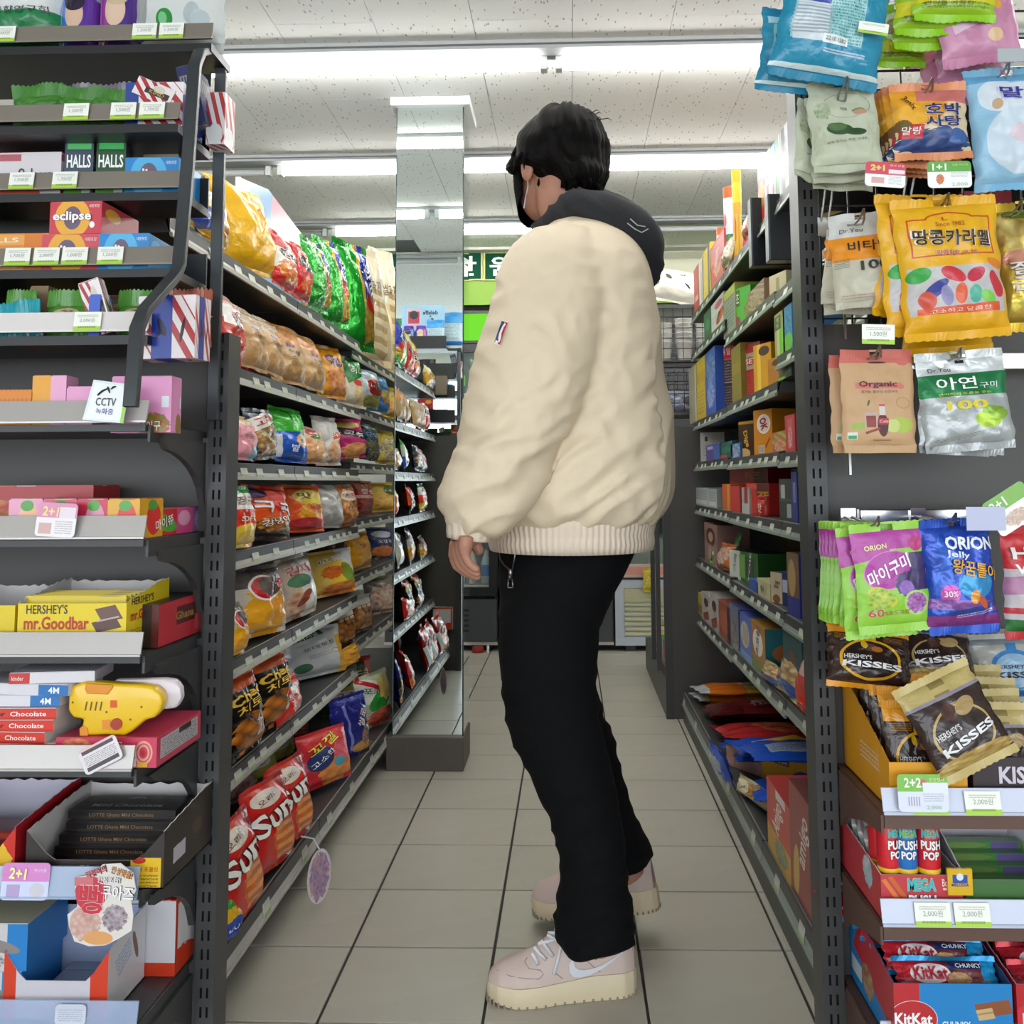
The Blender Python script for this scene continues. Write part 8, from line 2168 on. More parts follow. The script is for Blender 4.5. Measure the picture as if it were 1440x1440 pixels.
lettering(bs, [('뻥',0.36,0.56,0.36,0.36,0,'#c81e34',0.09,'#f4eeee'),('쿠아즈',0.74,0.64,0.48,0.17,-2,'#f2efef',0.06,'#2c2428'),('떡볶이의',0.40,0.88,0.3,0.09,20,'#c8303c',0.05,'#2a1c1c'),('안성맞춤!',0.78,0.88,0.32,0.09,-14,'#d88a2c',0.05,'#2a1c1c'),('한심조합!',0.6,0.79,0.34,0.07,0,'#f4f0f0',0.05,'#2a2224')], lambda u, v: Vector(P3(u, v, -0.0008)),0.1,0.11, lambda u, v: Vector((0,-1,0)),'papersign', off=0.0008)
c_ = at_y(137,1331, E[4][1] - 0.030)
spawn(bs, 'paper_sign', 'cut-out paper snack sign hanging over the kinder tray', 'sign', c_, -4, 6, 0, (1.02, 1, 1.02))
# --- shelf 6
z, y = E[5]
ht = boxp('hersheywhite', 0.12, 0.066, 0.12, pm('carton_hersheywhite', '#c9c6c8', [('R', 0.9, 0.5, 0.11, 0.6, 0, '#1f7cc4'), ('E', 0.66, 0.55, 0.12, 0.3, 60, '#8a807c'), ('F', 0.66, 0.2, 0.12, 0.14, 0, '#3a3434', '#c9c6c8', 3.0)], rough=0.35), mat('hersheyblue', '#1f74ba', rough=0.4), mat('hersheycream', '#cfcbb4', rough=0.5), texts=[("HERSHEY'S", 0.26, 0.66, 0.5, 0.3, 0, '#2a2426', 0.02)])
for n in range(2):
 x_, w_ = face_on(-66,64 - 6 * (1 - n), y + 0.01)
 spawn(ht, 'chocolate_carton', 'white and blue cookie chocolate carton, %s of the two stacked' % ('lower', 'upper')[n], 'carton', (x_, y + 0.07, z + 0.0675 * n), 0, 0, 0, (w_ / 0.12, 1.0, 1.0), GE)
put_end(boxp('bluestackbox', 0.05, 0.1, 0.05, pm('carton_bluestackbox', '#123a6c', (), rough=0.5)), 'chocolate_carton', 'dark blue carton in shadow behind the white and blue cartons', 'carton', 60, 90, 1310, z, y + 0.16, group=GE)
KT = pm('tray_kinder','#c9c4cc',[('R',0.05,0.5,0.07,0.6,0,'#cf3a1c'),('R',0.92,0.5,0.09,0.6,0,'#cf3a1c'),('F',0.5,0.12,0.3,0.1,0,'#cf3a1c','#c9c4cc',2.0)], rough=0.4)
kt = tray('kindertray',0.155,0.105,0.13, CARDW, mat('tray_inside_blue','#a9b4d4', rough=0.7), front_h=0.5, cut='curve', frontm=KT, sidem=pm('tray_kinder_side','#d4d0d4',[('Z',0.5,0.0,0.12,0.22,180,'#cf3a1c',1.0),('E',0.72,0.6,0.05,0.22,20,'#7a4a38'),('T',0.4,0.6,0.2,0.14,20,3.0,'#5a86c0')], rough=0.4), rear_torn=False, seed=4)
x_, w_ = face_on(36,176, y + 0.012)
zk = at_y(100,1416, y + 0.012).z
spawn(kt, 'chocolate_tray', 'white and red open chocolate tray with pale blue inside, nearly empty', 'tray', (x_, y + 0.008 + 0.065, z), 0, 0, 0, (w_ / 0.155, 1, 1.06), GE)
kbar = boxp('kinderbar',0.1,0.014,0.03, pm('bar_kinder','#b9302a',[('R',0.5,0.75,0.6,0.3,0,'#b4bccc'),('T',0.5,0.75,0.4,0.2,0,2.0,'#5a7ab0')], rough=0.3), mat('bar_kinder_top','#9aa4b8', rough=0.3))
for n in range(4):
 spawn(kbar, 'chocolate_bar', 'red and silver bar lying in the white and red tray, %s from the front' % ORD[n], 'chocolate bar', (x_ + 0.012, y + 0.03 + 0.031 * n, z + 0.003 + 0.0 * n), 0, 0, 0, (1, 1, 1.5), 'bars in the white and red tray')
kc = boxp('kindercarton',0.1,0.085,0.16, pm('carton_kinderbig','#cfccd2',[('R',0.04,0.5,0.06,0.6,0,'#d03a1c'),('R',0.5,0.08,0.6,0.1,0,'#d03a1c')], rough=0.35), pm('cartonside_kinderbig','#dcd8da',[('R',0.5,0.97,0.6,0.04,0,'#d03a1c'),('R',0.02,0.5,0.05,0.6,0,'#d03a1c'),('F',0.3,0.08,0.5,0.22,-14,'#d03a1c','#d03a1c',1.0)], rough=0.35), pm('cartontop_kinderbig','#c4c8d4',[('R',0.5,0.94,0.6,0.07,0,'#d03a1c'),('R',0.97,0.5,0.05,0.6,0,'#d03a1c'),('F',0.3,0.5,0.24,0.2,0,'#4a7ac0','#c4c8d4',3.0),('E',0.75,0.72,0.12,0.12,0,'#5a3424'),('F',0.85,0.2,0.2,0.2,0,'#d03a1c','#d03a1c',1.0)], rough=0.35))
spawn(kc, 'chocolate_carton', 'closed white and red chocolate carton behind the open tray', 'carton', (EX - 0.055, y + 0.215, z + 0.0), 0, 0, 0, (1.02, 0.9, 1.35), GE)
ct = card('clear_tag',0.045,0.028,'#c4cadc',(), body='#cdd2e2', frac=0.3, extra=[('T',0.5,0.5,0.4,0.3,0,3.0,'#9aa0b4')])
spawn(ct, 'price_card', 'pale price card in the lowest clear rail', 'price card', at_y(98, 1442, E[5][1] - 0.014), 0, 4, 0, (1, 1, 1))
# ================================================================== RIGHT END DISPLAY: HANGING SWEETS, KISSES, PUSH POPS, WAFERS
GR = 'sweet bags hanging on the right end display'
# display bars and hooks
bars = {}
for n, (py, word) in enumerate(((78,'top'),(308,'second'),(498,'third'),(716,'lowest'))):
 z = at_y(1250, py, 1.69).z
 bars[n] = z
 t = empty('hook_bar', 'chrome bar carrying hooks across the right end display, %s of four' % word, 'display bar', (0.475, 1.69, z))
 obj('bar', MB().box(0,0.9,-0.006,0.006,-0.028,0.0, CHROME).mesh('bar', bevel=0.002), t)
 obj('bracket', MB().prism([(-0.006,0.0),(-0.006,-0.10),(0.03,-0.16),(0.03,-0.20),(0.036,-0.20),(0.036,-0.155),(0.004,-0.095),(0.004,0.0)],'x',-0.006,-0.002, STEEL).mesh('bracket'), t)
def hook(px, py, bar, y_end=1.515):
 z = bars[bar] - 0.012
 p = at_y(px, py, y_end)
 t = empty('display_hook', 'wire hook on the %s chrome bar above %s' % (('top', 'second', 'third', 'lowest')[bar], HK.pop(0)), 'hook', (p.x, 1.684, z))
 zt = p.z - z
 mb = MB()
 for dx in (-0.006,0.006):
  mb.tube([(dx, 0,0),(dx, y_end + 0.03 - 1.684, zt - 0.004),(dx * 0.6, y_end + 0.012 - 1.684, zt),(0, y_end - 1.684, zt + 0.012)],0.0018, STEEL, n=6)
 obj('prong', mb.mesh('prong', smooth=True), t)
 obj('clip', MB().box(-0.012,0.012,-0.006,0.004,-0.018,0.014, CHROME).mesh('clip'), t)
 return t
HK = ['the blue bag','the green bags','the pink bag','the sage pouches','the fruit candy','the pale blue bag','the vitamin pouches','the caramel bags','the gold bag','the kraft pouches','the green banded pouches','the grape bags','the blue jelly bag','the red bag']
for a in ((1190,15,0),(1330,-30,0),(1400,-20,0),(1192,118,1),(1312,120,1),(1420,95,1),(1215,305,1),(1335,282,1),(1438,290,1),(1238,497,2),(1352,500,2),(1236,738,3),(1345,733,3),(1436,735,3)):
 hook(*a)
def hang(P, name, label, cat, pxl, pxr, pyt, pyb, y, rotz=0, roll=0, tilt=0, d=None, group=GR):
 y = 1.53 + (y - 1.40) * 0.62
 a, b = at_y(pxl, (pyt + pyb) / 2, y), at_y(pxr, (pyt + pyb) / 2, y)
 m = (pxl + pxr) / 2
 zt, zb = at_y(m, pyt, y).z, at_y(m, pyb, y).z
 w, h = b.x - a.x, zt - zb
 cz = abs(math.cos(R_(rotz)))
 sx, sz = w / P.w / max(0.4, cz), h / P.h
 return spawn(P, name, label, cat, ((a.x + b.x) / 2, y, zb), rotz, tilt, roll, (sx, (d / P.d) if d else min(1.2, (sx + sz) / 2), sz), group)
def K(key, base, layers, texts=(), w=0.11, h=0.15, d=0.03, seal=None, gusset=False, hole=True, res=28, rough=0.3, bump=0.25, metal=0.0, wr=1.0, back=None):
 return bag(key, pm('print_' + key, base, layers, rough=rough, bump=bump, metal=metal, bscale=40), w, h, d, texts, seal=mat('seal_' + key, seal, rough=0.35, metal=metal) if seal else None, gusset=gusset, hole=hole, res=res, wr=wr, back=back, hs=0.012)
BLUEB = K('tealblue','#1d86a8',[('R',0.44,0.56,0.33,0.28,0,'#8fc4c4'),('T',0.60,0.55,0.16,0.26,0,9.0,'#2c7488'),('R',0.28,0.48,0.15,0.21,0,'#c9d2d8'),('R',0.28,0.66,0.15,0.03,0,'#3a4aa0'),('S',0.28,0.47,0.14,0.18,90,26.0,'#98a4ae'),('R',0.52,0.3,0.12,0.04,0,'#dfe4e4'),('T',0.62,0.2,0.2,0.025,0,1.0,'#e0d8e0'),('R',0.3,0.9,0.25,0.05,0,'#a9d4dc'),('E',0.74,0.92,0.1,0.05,10,'#c8dcd8'),('R',0.5,0.03,0.6,0.02,0,'#d0e0e0')],[('22.10.12B2',0.52,0.3,0.2,0.035,0,'#3a3f44',0.0)], w=0.19, h=0.17, d=0.05, rough=0.2, bump=0.4, seal='#187a9c')
hang(BLUEB, 'sweet_bag', 'large teal blue bag showing its printed back, top left of the hanging bags', 'sweet bag', 1074, 1232, -45, 118, 1.40, 4, 9, -8)
hang(BLUEB, 'sweet_bag', 'second teal blue bag tucked beneath the large one', 'sweet bag', 1058, 1200, 20, 134, 1.46, 4, 6, -4, d=0.03)
price_tag_P = Proto(0.045,0.018,0.002)
price_tag_P.add('label_card', plate(0.045, 0.018, TAGM).mesh('label_card'))
spawn(price_tag_P, 'price_card', 'small green edged price card clipped beside the teal blue bag', 'price card', at_y(1227, 48, 1.49), 0, 0, 10)
GY = K('greenyellow2','#8fb81c',[('E',0.5,0.62,0.4,0.3,0,'#dcdccc'),('F',0.46,0.6,0.3,0.2,0,'#c8b088','#8a6a40',3.0),('E',0.85,0.8,0.14,0.2,0,'#3a8a2c'),('R',0.5,0.24,0.6,0.1,0,'#c8c41c'),('T',0.5,0.12,0.42,0.05,0,1.0,'#5a5a14')],[('한마음 가득한',0.4,0.12,0.6,0.05,0,'#4a5414',0.0)], w=0.12, h=0.14, seal='#8fc426')
for n, (a, b, t_, bt2, yy) in enumerate(((1282,1398,-90,32,1.42),(1255,1368,-70,52,1.45),(1254,1362,-50,72,1.48),(1225,1300,5,95,1.56))):
 hang(GY, 'sweet_bag', 'green and yellow nut snack bag, %s from the front of its hook' % ORD[n], 'sweet bag', a, b, t_, bt2, yy, 0, 2, 0)
PK = K('pinkdog','#c88aa8',[('F',0.5,0.5,0.46,0.46,0,'#c88aa8','#b87898',2.0),('E',0.5,0.6,0.12,0.08,0,'#d0c4c4'),('E',0.75,0.45,0.06,0.05,0,'#d8a03c'),('R',0.3,0.3,0.16,0.06,15,'#d8b4c8'),('E',0.66,0.16,0.1,0.06,0,'#d8b48c')],[('젤리',0.4,0.75,0.4,0.1,8,'#3a3038',0.02)], w=0.12, h=0.16, seal='#c07a9c')
hang(PK, 'sweet_bag', 'dusty pink sweet bag at the upper right corner', 'sweet bag', 1322, 1436, -80, 92, 1.46, 0, -6, 0)
hang(PK, 'sweet_bag', 'dusty pink sweet bag behind and below the first', 'sweet bag', 1316, 1412, 0, 116, 1.54, 0, -4, 0)
hang(PK, 'sweet_bag', 'third dusty pink sweet bag, in the shadow behind the fruit candy', 'sweet bag', 1296, 1380, 60, 150, 1.60, 0, -4, 0)
wt_ = Proto(0.05,0.03,0.02)
wt_.add('holder', MB().box(-0.03,0.03,-0.004,0.0,0,0.022, mat('tag_holder_grey','#aab0b4', rough=0.3)).mesh('holder', bevel=0.002))
spawn(wt_, 'label_holder', 'grey plastic label holder at the right edge above the pale blue bag', 'label holder', at_y(1430, 88, 1.50), 0, 0, 0)
# second row
SG = K('sage','#b9bda6',[('O',0.55,0.74,0.36,0.17,0,'#6a7060',0.975),('E',0.22,0.72,0.1,0.1,0,'#b9bda6'),('F',0.2,0.68,0.12,0.12,40,'#6f8a4c','#b9bda6',2.0),('E',0.72,0.66,0.1,0.03,0,'#6f8a54'),('E',0.74,0.635,0.1,0.035,0,'#c08a78'),('E',0.42,0.42,0.20,0.07,-5,'#31502c'),('E',0.38,0.46,0.14,0.05,-5,'#4a6a3c'),('E',0.64,0.38,0.16,0.05,0,'#2c4a28'),('F',0.9,0.34,0.12,0.2,0,'#a9b094','#b9bda6',3.0),('F',0.1,0.3,0.1,0.2,0,'#a9b094','#b9bda6',3.0)],[('쑥',0.5,0.80,0.09,0.045,0,'#3a4034',0.0),('떡',0.5,0.68,0.09,0.045,0,'#3a4034',0.0),('쑥떡 만드는 자연 그대로',0.5,0.26,0.6,0.035,6,'#4a5240',0.0)], w=0.1, h=0.15, d=0.035, gusset=True, rough=0.45, bump=0.15)
hang(SG, 'sweet_pouch', 'sage green rice cake pouch, front one of its hook', 'sweet pouch', 1143, 1238, 106, 242, 1.42, -3, -2, 6)
hang(SG, 'sweet_pouch', 'sage green rice cake pouch turned sideways at the left', 'sweet pouch', 1112, 1166, 138, 256, 1.47, 30, 10, 6)
hang(SG, 'sweet_pouch', 'sage green rice cake pouch hanging lower behind the front one', 'sweet pouch', 1142, 1232, 130, 256, 1.46, -3, -3, 6)
hang(SG, 'sweet_pouch', 'sage green rice cake pouch rearmost and lowest on its hook', 'sweet pouch', 1140, 1226, 145, 268, 1.50, 4, 2, 6)
FRU = K('fruit','#d8c49a',[('E',0.2,0.72,0.5,0.34,0,'#e09a24'),('R',0.7,0.88,0.4,0.12,-4,'#c8706a'),('E',0.2,0.56,0.26,0.16,0,'#e8aa34'),('F',0.5,0.14,0.6,0.18,0,'#31508c','#1c2c5c',3.0),('E',0.8,0.2,0.14,0.12,0,'#3a5c9c'),('E',0.6,0.26,0.12,0.1,0,'#2c4884'),('R',0.18,0.3,0.15,0.11,-10,'#c02c34'),('F',0.08,0.4,0.12,0.1,0,'#a82a34','#3a6a2c',3.0)],[('호박',0.62,0.62,0.5,0.2,0,'#26246c',0.10,'#eef0f4'),('사탕',0.6,0.42,0.5,0.18,0,'#26246c',0.10,'#eef0f4'),('3mix',0.2,0.76,0.24,0.08,-60,'#3a2a10',0.03),('말랑',0.18,0.3,0.24,0.12,-8,'#f0e8e4',0.03)], w=0.1, h=0.12, d=0.035, seal='#d88a5c')
hang(FRU, 'sweet_bag', 'orange and blue fruit candy bag, front one of its hook', 'sweet bag', 1256, 1366, 115, 226, 1.42, 2, -2, 2)
for n in range(3):
 hang(FRU, 'sweet_bag', 'orange and blue fruit candy bag, %s behind the front one' % ORD[n], 'sweet bag', 1246 - 5 * n, 1352 - 5 * n, 120 + 4 * n, 238 + 6 * n, 1.455 + 0.03 * n, 6, -2, 2)
CW = K('paleblue','#8fbcd8',[('E',0.34,0.78,0.26,0.16,0,'#cfd8e2'),('E',0.6,0.74,0.4,0.17,0,'#d4dce6'),('E',0.5,0.36,0.38,0.3,0,'#c6d4e0'),('E',0.6,0.42,0.22,0.1,0,'#d8c4d0'),('R',0.85,0.42,0.1,0.08,12,'#9fc8e0'),('E',0.28,0.7,0.06,0.05,30,'#c8a888'),('R',0.5,0.97,0.6,0.05,0,'#5f9cc4')],[('말랑',0.62,0.79,0.6,0.12,-4,'#33309a',0.09,'#eef2f6'),('3',0.6,0.4,0.07,0.06,0,'#3a3a44',0.0)], w=0.12, h=0.2, d=0.05, seal='#7ab0d0')
hang(CW, 'sweet_bag', 'pale blue milk chew bag cut off by the right picture edge', 'sweet bag', 1366, 1490, 95, 268, 1.44, 2, -3, 0)
p21 = card('two_one',0.06,0.038,'#d0485c',[('2+1',0.3,0.76,0.34,0.24,0,'#f0d84a',0.05,'#f4e8dc'),('행사 상품',0.78,0.88,0.36,0.08,0,'#f4d8dc',0.0)], frac=0.5, extra=[('R',0.32,0.26,0.16,0.12,0,'#d8aaa4'),('T',0.74,0.35,0.16,0.22,0,4.0,'#a8a0ac'),('R',0.78,0.64,0.2,0.08,0,'#ecdfe4')])
p11 = card('one_one',0.062,0.04,'#63a648',[('1+1',0.27,0.78,0.32,0.26,0,'#f4f6ee',0.05),('오늘 하나더',0.74,0.86,0.36,0.09,0,'#d8e08a',0.0),('2,000',0.72,0.12,0.36,0.14,0,'#9cc09a',0.0)], frac=0.4, extra=[('F',0.28,0.32,0.1,0.2,0,'#d8945c','#c8684a',3.0),('T',0.72,0.5,0.2,0.1,0,2.0,'#a8aaa4')])
spawn(p21, 'promo_card', 'pink and white 2+1 promotion card under the sage pouches', 'promotion card', at_y(1244, 263, 1.50), 0, 0, 5, (1, 1, 1))
spawn(p11, 'promo_card', 'green and white 1+1 promotion card under the fruit candy', 'promotion card', at_y(1336, 264, 1.50), 0, 0, 0, (1.05, 1, 1.02))
# third row
VIT = K('vitamin','#e08a14',[('R',0.5,0.92,0.6,0.13,0,'#c9c8c4'),('R',0.5,0.2,0.6,0.29,0,'#bdb8a4'),('T',0.16,0.46,0.12,0.06,0,3.0,'#4a4844'),('T',0.5,0.05,0.4,0.03,0,1.0,'#a87870')],[('비타민',0.60,0.66,0.66,0.13,0,'#241c16',0.05),('100',0.66,0.41,0.44,0.12,0,'#332e28',0.05),('Dr.You',0.34,0.87,0.36,0.05,0,'#2c2c2c',0.0)], w=0.085, h=0.16, d=0.03, gusset=True, rough=0.35)
hang(VIT, 'sweet_pouch', 'orange and silver vitamin pouch half hidden by the caramel bags', 'sweet pouch', 1176, 1262, 296, 432, 1.46, -14, -3, 4)
hang(VIT, 'sweet_pouch', 'orange and silver vitamin pouch behind its twin, at the left', 'sweet pouch', 1156, 1226, 304, 428, 1.51, -30, 7, 4)
hang(VIT, 'sweet_pouch', 'orange and silver vitamin pouch, rearmost of its hook', 'sweet pouch', 1160, 1236, 318, 442, 1.545, -22, 3, 4)
CR = [('R',0.5,0.52,0.6,0.02,0,'#e2a916'),('R',0.5,0.735,0.40,0.155,0,'#c2441c'),('E',0.5,0.885,0.22,0.05,0,'#c2441c'),('R',0.5,0.735,0.385,0.143,0,'#e2aa18'),('E',0.5,0.88,0.205,0.042,0,'#e2aa18'),('R',0.5,0.31,0.46,0.19,0,'#b9b4b4'),('E',0.14,0.44,0.12,0.06,10,'#2c9a3c'),('E',0.46,0.43,0.12,0.055,-20,'#c8303a'),('E',0.68,0.42,0.10,0.05,20,'#c03048'),('E',0.88,0.34,0.06,0.11,20,'#c22c3a'),('E',0.28,0.32,0.14,0.05,30,'#353a8c'),('E',0.2,0.24,0.08,0.07,0,'#c84a34'),('E',0.38,0.27,0.06,0.08,10,'#8a84b0'),('E',0.52,0.28,0.06,0.08,-8,'#d85a2c'),('E',0.66,0.27,0.06,0.07,0,'#4aa890'),('E',0.78,0.24,0.08,0.05,-30,'#7ac04a'),('E',0.9,0.5,0.1,0.035,-20,'#d87a24'),('R',0.5,0.155,0.4,0.035,2,'#d8542c'),('R',0.5,0.06,0.6,0.07,0,'#dfa414')]
CAR = K('caramel','#e2aa18', CR, [('땅콩카라멜',0.5,0.72,0.74,0.13,-4,'#2c1d18',0.09,'#f2eee4'),('Since 1982',0.5,0.835,0.28,0.035,0,'#a8381c',0.0),('땅콩함량 15.3%',0.52,0.60,0.4,0.035,-2,'#b03a2c',0.02,'#e8d8c8'),('L',0.46,0.88,0.05,0.03,0,'#c8302c',0.02),('고소하고 달콤한',0.5,0.155,0.6,0.03,2,'#f4e0c8',0.0)], w=0.15, h=0.2, d=0.045, seal='#e0a818', res=36)
hang(CAR, 'sweet_bag', 'large yellow peanut caramel bag at the front of its hook', 'sweet bag', 1266, 1420, 277, 478, 1.40, 3, -4, 0)
hang(CAR, 'sweet_bag', 'yellow peanut caramel bag second on its hook, half covered', 'sweet bag', 1236, 1376, 274, 474, 1.445, 14, -3, 0)
hang(CAR, 'sweet_bag', 'yellow peanut caramel bag third on its hook, further left', 'sweet bag', 1214, 1340, 288, 456, 1.49, 24, 7, 0)
hang(CAR, 'sweet_bag', 'yellow peanut caramel bag rearmost and lowest on its hook', 'sweet bag', 1262, 1396, 300, 500, 1.53, 6, -4, 0)
GOLD = K('goldbag','#cfae4a',[('F',0.4,0.8,0.4,0.2,0,'#e8d890','#a8842c',2.0),('E',0.4,0.55,0.3,0.08,0,'#c88a74'),('R',0.4,0.2,0.4,0.05,20,'#d8c45a'),('E',0.5,0.96,0.3,0.05,0,'#5a7a24')],[('잘',0.4,0.46,0.4,0.12,0,'#d8d0d0',0.08,'#6a5a4a'),('근',0.4,0.32,0.4,0.12,0,'#d8d0d0',0.08,'#6a5a4a'),('오리지',0.5,0.22,0.5,0.05,0,'#d8c030',0.03)], w=0.12, h=0.17, d=0.045, metal=0.6, rough=0.25, seal='#c8a430')
hang(GOLD, 'sweet_bag', 'shiny gold sweet bag at the right edge beside the caramel bags', 'sweet bag', 1398, 1500, 282, 466, 1.47, -10, -2, 0)
pt2 = Proto(0.045,0.03,0.002)
pt2.add('label_card', plate(0.052, 0.031, TAGM).mesh('label_card'))
mbx = MB()
add_text(mbx, '1,500원', ink(TAGINK), lambda x, y: (x, -0.0018, 0.016 + y), 0.026, None, 0, 0.0)
pt2.add('lettering', mbx.mesh('lettering'))
spawn(pt2, 'price_card', 'green edged price card hanging below the caramel bags', 'price card', at_y(1235, 484, 1.50), 0, 0, 2, (0.92, 1, 0.95))
# fourth row
ORG = K('organic','#c39c74',[('R',0.5,0.975,0.6,0.04,0,'#c8685c'),('E',0.86,0.95,0.09,0.045,0,'#c8685c'),('R',0.5,0.67,0.32,0.035,0,'#cf7468'),('E',0.8,0.66,0.06,0.03,0,'#cf7468'),('O',0.82,0.47,0.10,0.065,0,'#9c7c5c',0.9),('E',0.78,0.22,0.16,0.09,0,'#a8bc4c'),('E',0.66,0.21,0.10,0.075,0,'#c0cc7a'),('E',0.19,0.21,0.10,0.04,0,'#98b04c'),('R',0.36,0.28,0.085,0.085,0,'#b9a49c'),('R',0.36,0.26,0.065,0.065,0,'#8a3a34'),('E',0.52,0.22,0.075,0.13,0,'#54242c'),('R',0.52,0.38,0.04,0.05,0,'#cfc4c0'),('R',0.52,0.445,0.04,0.012,0,'#c8585c'),('R',0.53,0.26,0.07,0.035,0,'#b42c34'),('R',0.38,0.155,0.1,0.014,15,'#8c4434'),('E',0.34,0.47,0.015,0.04,-25,'#5a6a34'),('R',0.12,0.10,0.06,0.04,0,'#cfd6cc'),('R',0.12,0.085,0.05,0.02,0,'#4a9a6c'),('E',0.5,0.94,0.13,0.012,0,'#3a2420')],[('Organic',0.49,0.68,0.52,0.085,0,'#442026',0.03),('유기농 콜라맛 모양구미',0.5,0.60,0.5,0.035,0,'#5d4234',0.0),('Cola',0.53,0.26,0.12,0.03,0,'#f0e4e0',0.0),('Gummies',0.5,0.05,0.24,0.02,0,'#6a4c34',0.0)], w=0.11, h=0.158, d=0.03, gusset=True, rough=0.5, bump=0.12, wr=0.7)
hang(ORG, 'sweet_pouch', 'kraft brown cola gummy pouch at the front of its hook', 'sweet pouch', 1184, 1287, 491, 637, 1.44, 2, 0, 2)
hang(ORG, 'sweet_pouch', 'kraft brown cola gummy pouch second on its hook', 'sweet pouch', 1168, 1270, 499, 637, 1.485, 4, 0, 2)
hang(ORG, 'sweet_pouch', 'kraft brown cola gummy pouch rearmost on its hook', 'sweet pouch', 1176, 1280, 503, 636, 1.53, 4, 0, 2)
ZN = K('zinc','#a9adae',[('R',0.5,0.92,0.6,0.14,0,'#c6cacb'),('R',0.5,0.685,0.6,0.135,0,'#19703f'),('R',0.5,0.57,0.6,0.02,0,'#1c7a46'),('E',0.72,0.26,0.15,0.10,0,'#9db83a'),('R',0.78,0.36,0.12,0.05,-10,'#7ea23a'),('E',0.85,0.30,0.1,0.06,20,'#8cae3c'),('T',0.4,0.07,0.36,0.025,8,1.5,'#6a7070'),('R',0.5,0.96,0.05,0.02,0,'#1c1c1c')],[('아연',0.42,0.70,0.46,0.15,0,'#eef2ee',0.05),('구미',0.78,0.66,0.2,0.07,0,'#e4ece4',0.02),('면역력에 도움을 주는',0.5,0.575,0.6,0.03,0,'#d8d44a',0.0),('100',0.5,0.44,0.46,0.11,0,'#d8c834',0.07),('Dr.You',0.26,0.875,0.26,0.05,0,'#2a2e2e',0.0)], w=0.13, h=0.158, d=0.04, gusset=True, rough=0.3, metal=0.35, bump=0.25)
hang(ZN, 'sweet_pouch', 'silver gummy pouch with a dark green band at the front of its hook', 'sweet pouch', 1300, 1424, 492, 634, 1.42, -4, -4, 3)
for n in range(3):
 hang(ZN, 'sweet_pouch', 'silver green-banded gummy pouch, %s behind the front one' % ORD[n], 'sweet pouch', 1286 + 6 * n, 1392 + 8 * n, 500 + 3 * n, 640 - n, 1.455 + 0.03 * n, 10 - 6 * n, 3, 3)
# fifth row
GRP = K('grape','#8cc43c',[('R',0.5,0.93,0.6,0.13,0,'#b0429c'),('R',0.2,0.80,0.28,0.10,10,'#b0429c'),('E',0.86,0.84,0.1,0.08,0,'#b8387a'),('E',0.45,0.58,0.36,0.2,8,'#d06ac0'),('E',0.45,0.58,0.345,0.19,8,'#a83498'),('R',0.86,0.55,0.12,0.2,0,'#3a2a60'),('F',0.7,0.42,0.2,0.14,0,'#4a3080','#2c1c4c',2.0),('E',0.66,0.38,0.1,0.08,0,'#8a5cb0'),('E',0.32,0.3,0.2,0.1,-20,'#c8c43c'),('F',0.3,0.28,0.2,0.12,0,'#4a9a34','#c8cc4a',3.0),('E',0.78,0.22,0.17,0.13,0,'#a8d46a'),('F',0.78,0.22,0.15,0.11,0,'#b888c8','#8a3488',3.0)],[('ORION',0.3,0.83,0.3,0.055,4,'#e8e49a',0.04),('마이구미',0.44,0.58,0.62,0.16,18,'#f6f0f4',0.09),('60',0.22,0.14,0.2,0.08,0,'#b84a3a',0.05,'#f0e8d8'),('%포도과즙',0.5,0.13,0.34,0.05,0,'#9c6a2c',0.03)], w=0.135, h=0.155, d=0.028, seal='#98cc4a', res=30)
for n in range(8):
 off = (0,26,38,52,60,68,74,80)[n]
 hang(GRP, 'sweet_bag', 'green and purple grape gummy bag, %s' % ('front one of the fanned row' if n == 0 else ORD[n] + ' in the fanned row counted from the front'), 'sweet bag', 1200 - off * 0.72 + 4, 1314 - off * 0.95, (733, 738, 736, 734, 734, 733, 733, 733)[n], (890, 897, 882, 878, 877, 876, 874, 872)[n], 1.42 + 0.024 * n, 6 + 1.2 * n, -4 if n < 2 else 2, 0, d=0.018)
JEL = K('jelly','#1f47b0',[('F',0.25,0.5,0.2,0.4,0,'#1a3a98','#3a6ad0',1.5),('E',0.28,0.34,0.13,0.09,0,'#b8489c'),('E',0.66,0.42,0.26,0.14,0,'#2f8cc4'),('R',0.5,0.22,0.6,0.05,-3,'#7a4a90'),('R',0.5,0.16,0.6,0.03,8,'#2c3f8c'),('R',0.5,0.06,0.6,0.06,0,'#8a3c84'),('E',0.62,0.3,0.08,0.06,30,'#d8903c'),('E',0.74,0.24,0.08,0.05,-40,'#d05a34'),('T',0.62,0.14,0.26,0.02,6,1.0,'#d8c8dc')],[('ORION',0.64,0.83,0.7,0.13,-3,'#e9ecf4',0.07),('Jelly',0.44,0.72,0.34,0.08,-8,'#dfe6f2',0.05),('왕꿈틀이',0.66,0.57,0.66,0.15,-10,'#e2a82c',0.07,'#27307c'),('30%',0.28,0.34,0.18,0.06,0,'#f0e0ec',0.03)], w=0.125, h=0.165, d=0.045, rough=0.18, bump=0.4, seal='#2450b8', metal=0.2)
hang(JEL, 'sweet_bag', 'shiny royal blue jelly bag with yellow lettering', 'sweet bag', 1302, 1404, 728, 892, 1.43, 3, -3, 0)
for n in range(2):
 hang(JEL, 'sweet_bag', 'royal blue jelly bag, %s behind the front one' % ORD[n], 'sweet bag', 1292 - 5 * n, 1396, 732, 886, 1.47 + 0.03 * n, 12, -2, 0)
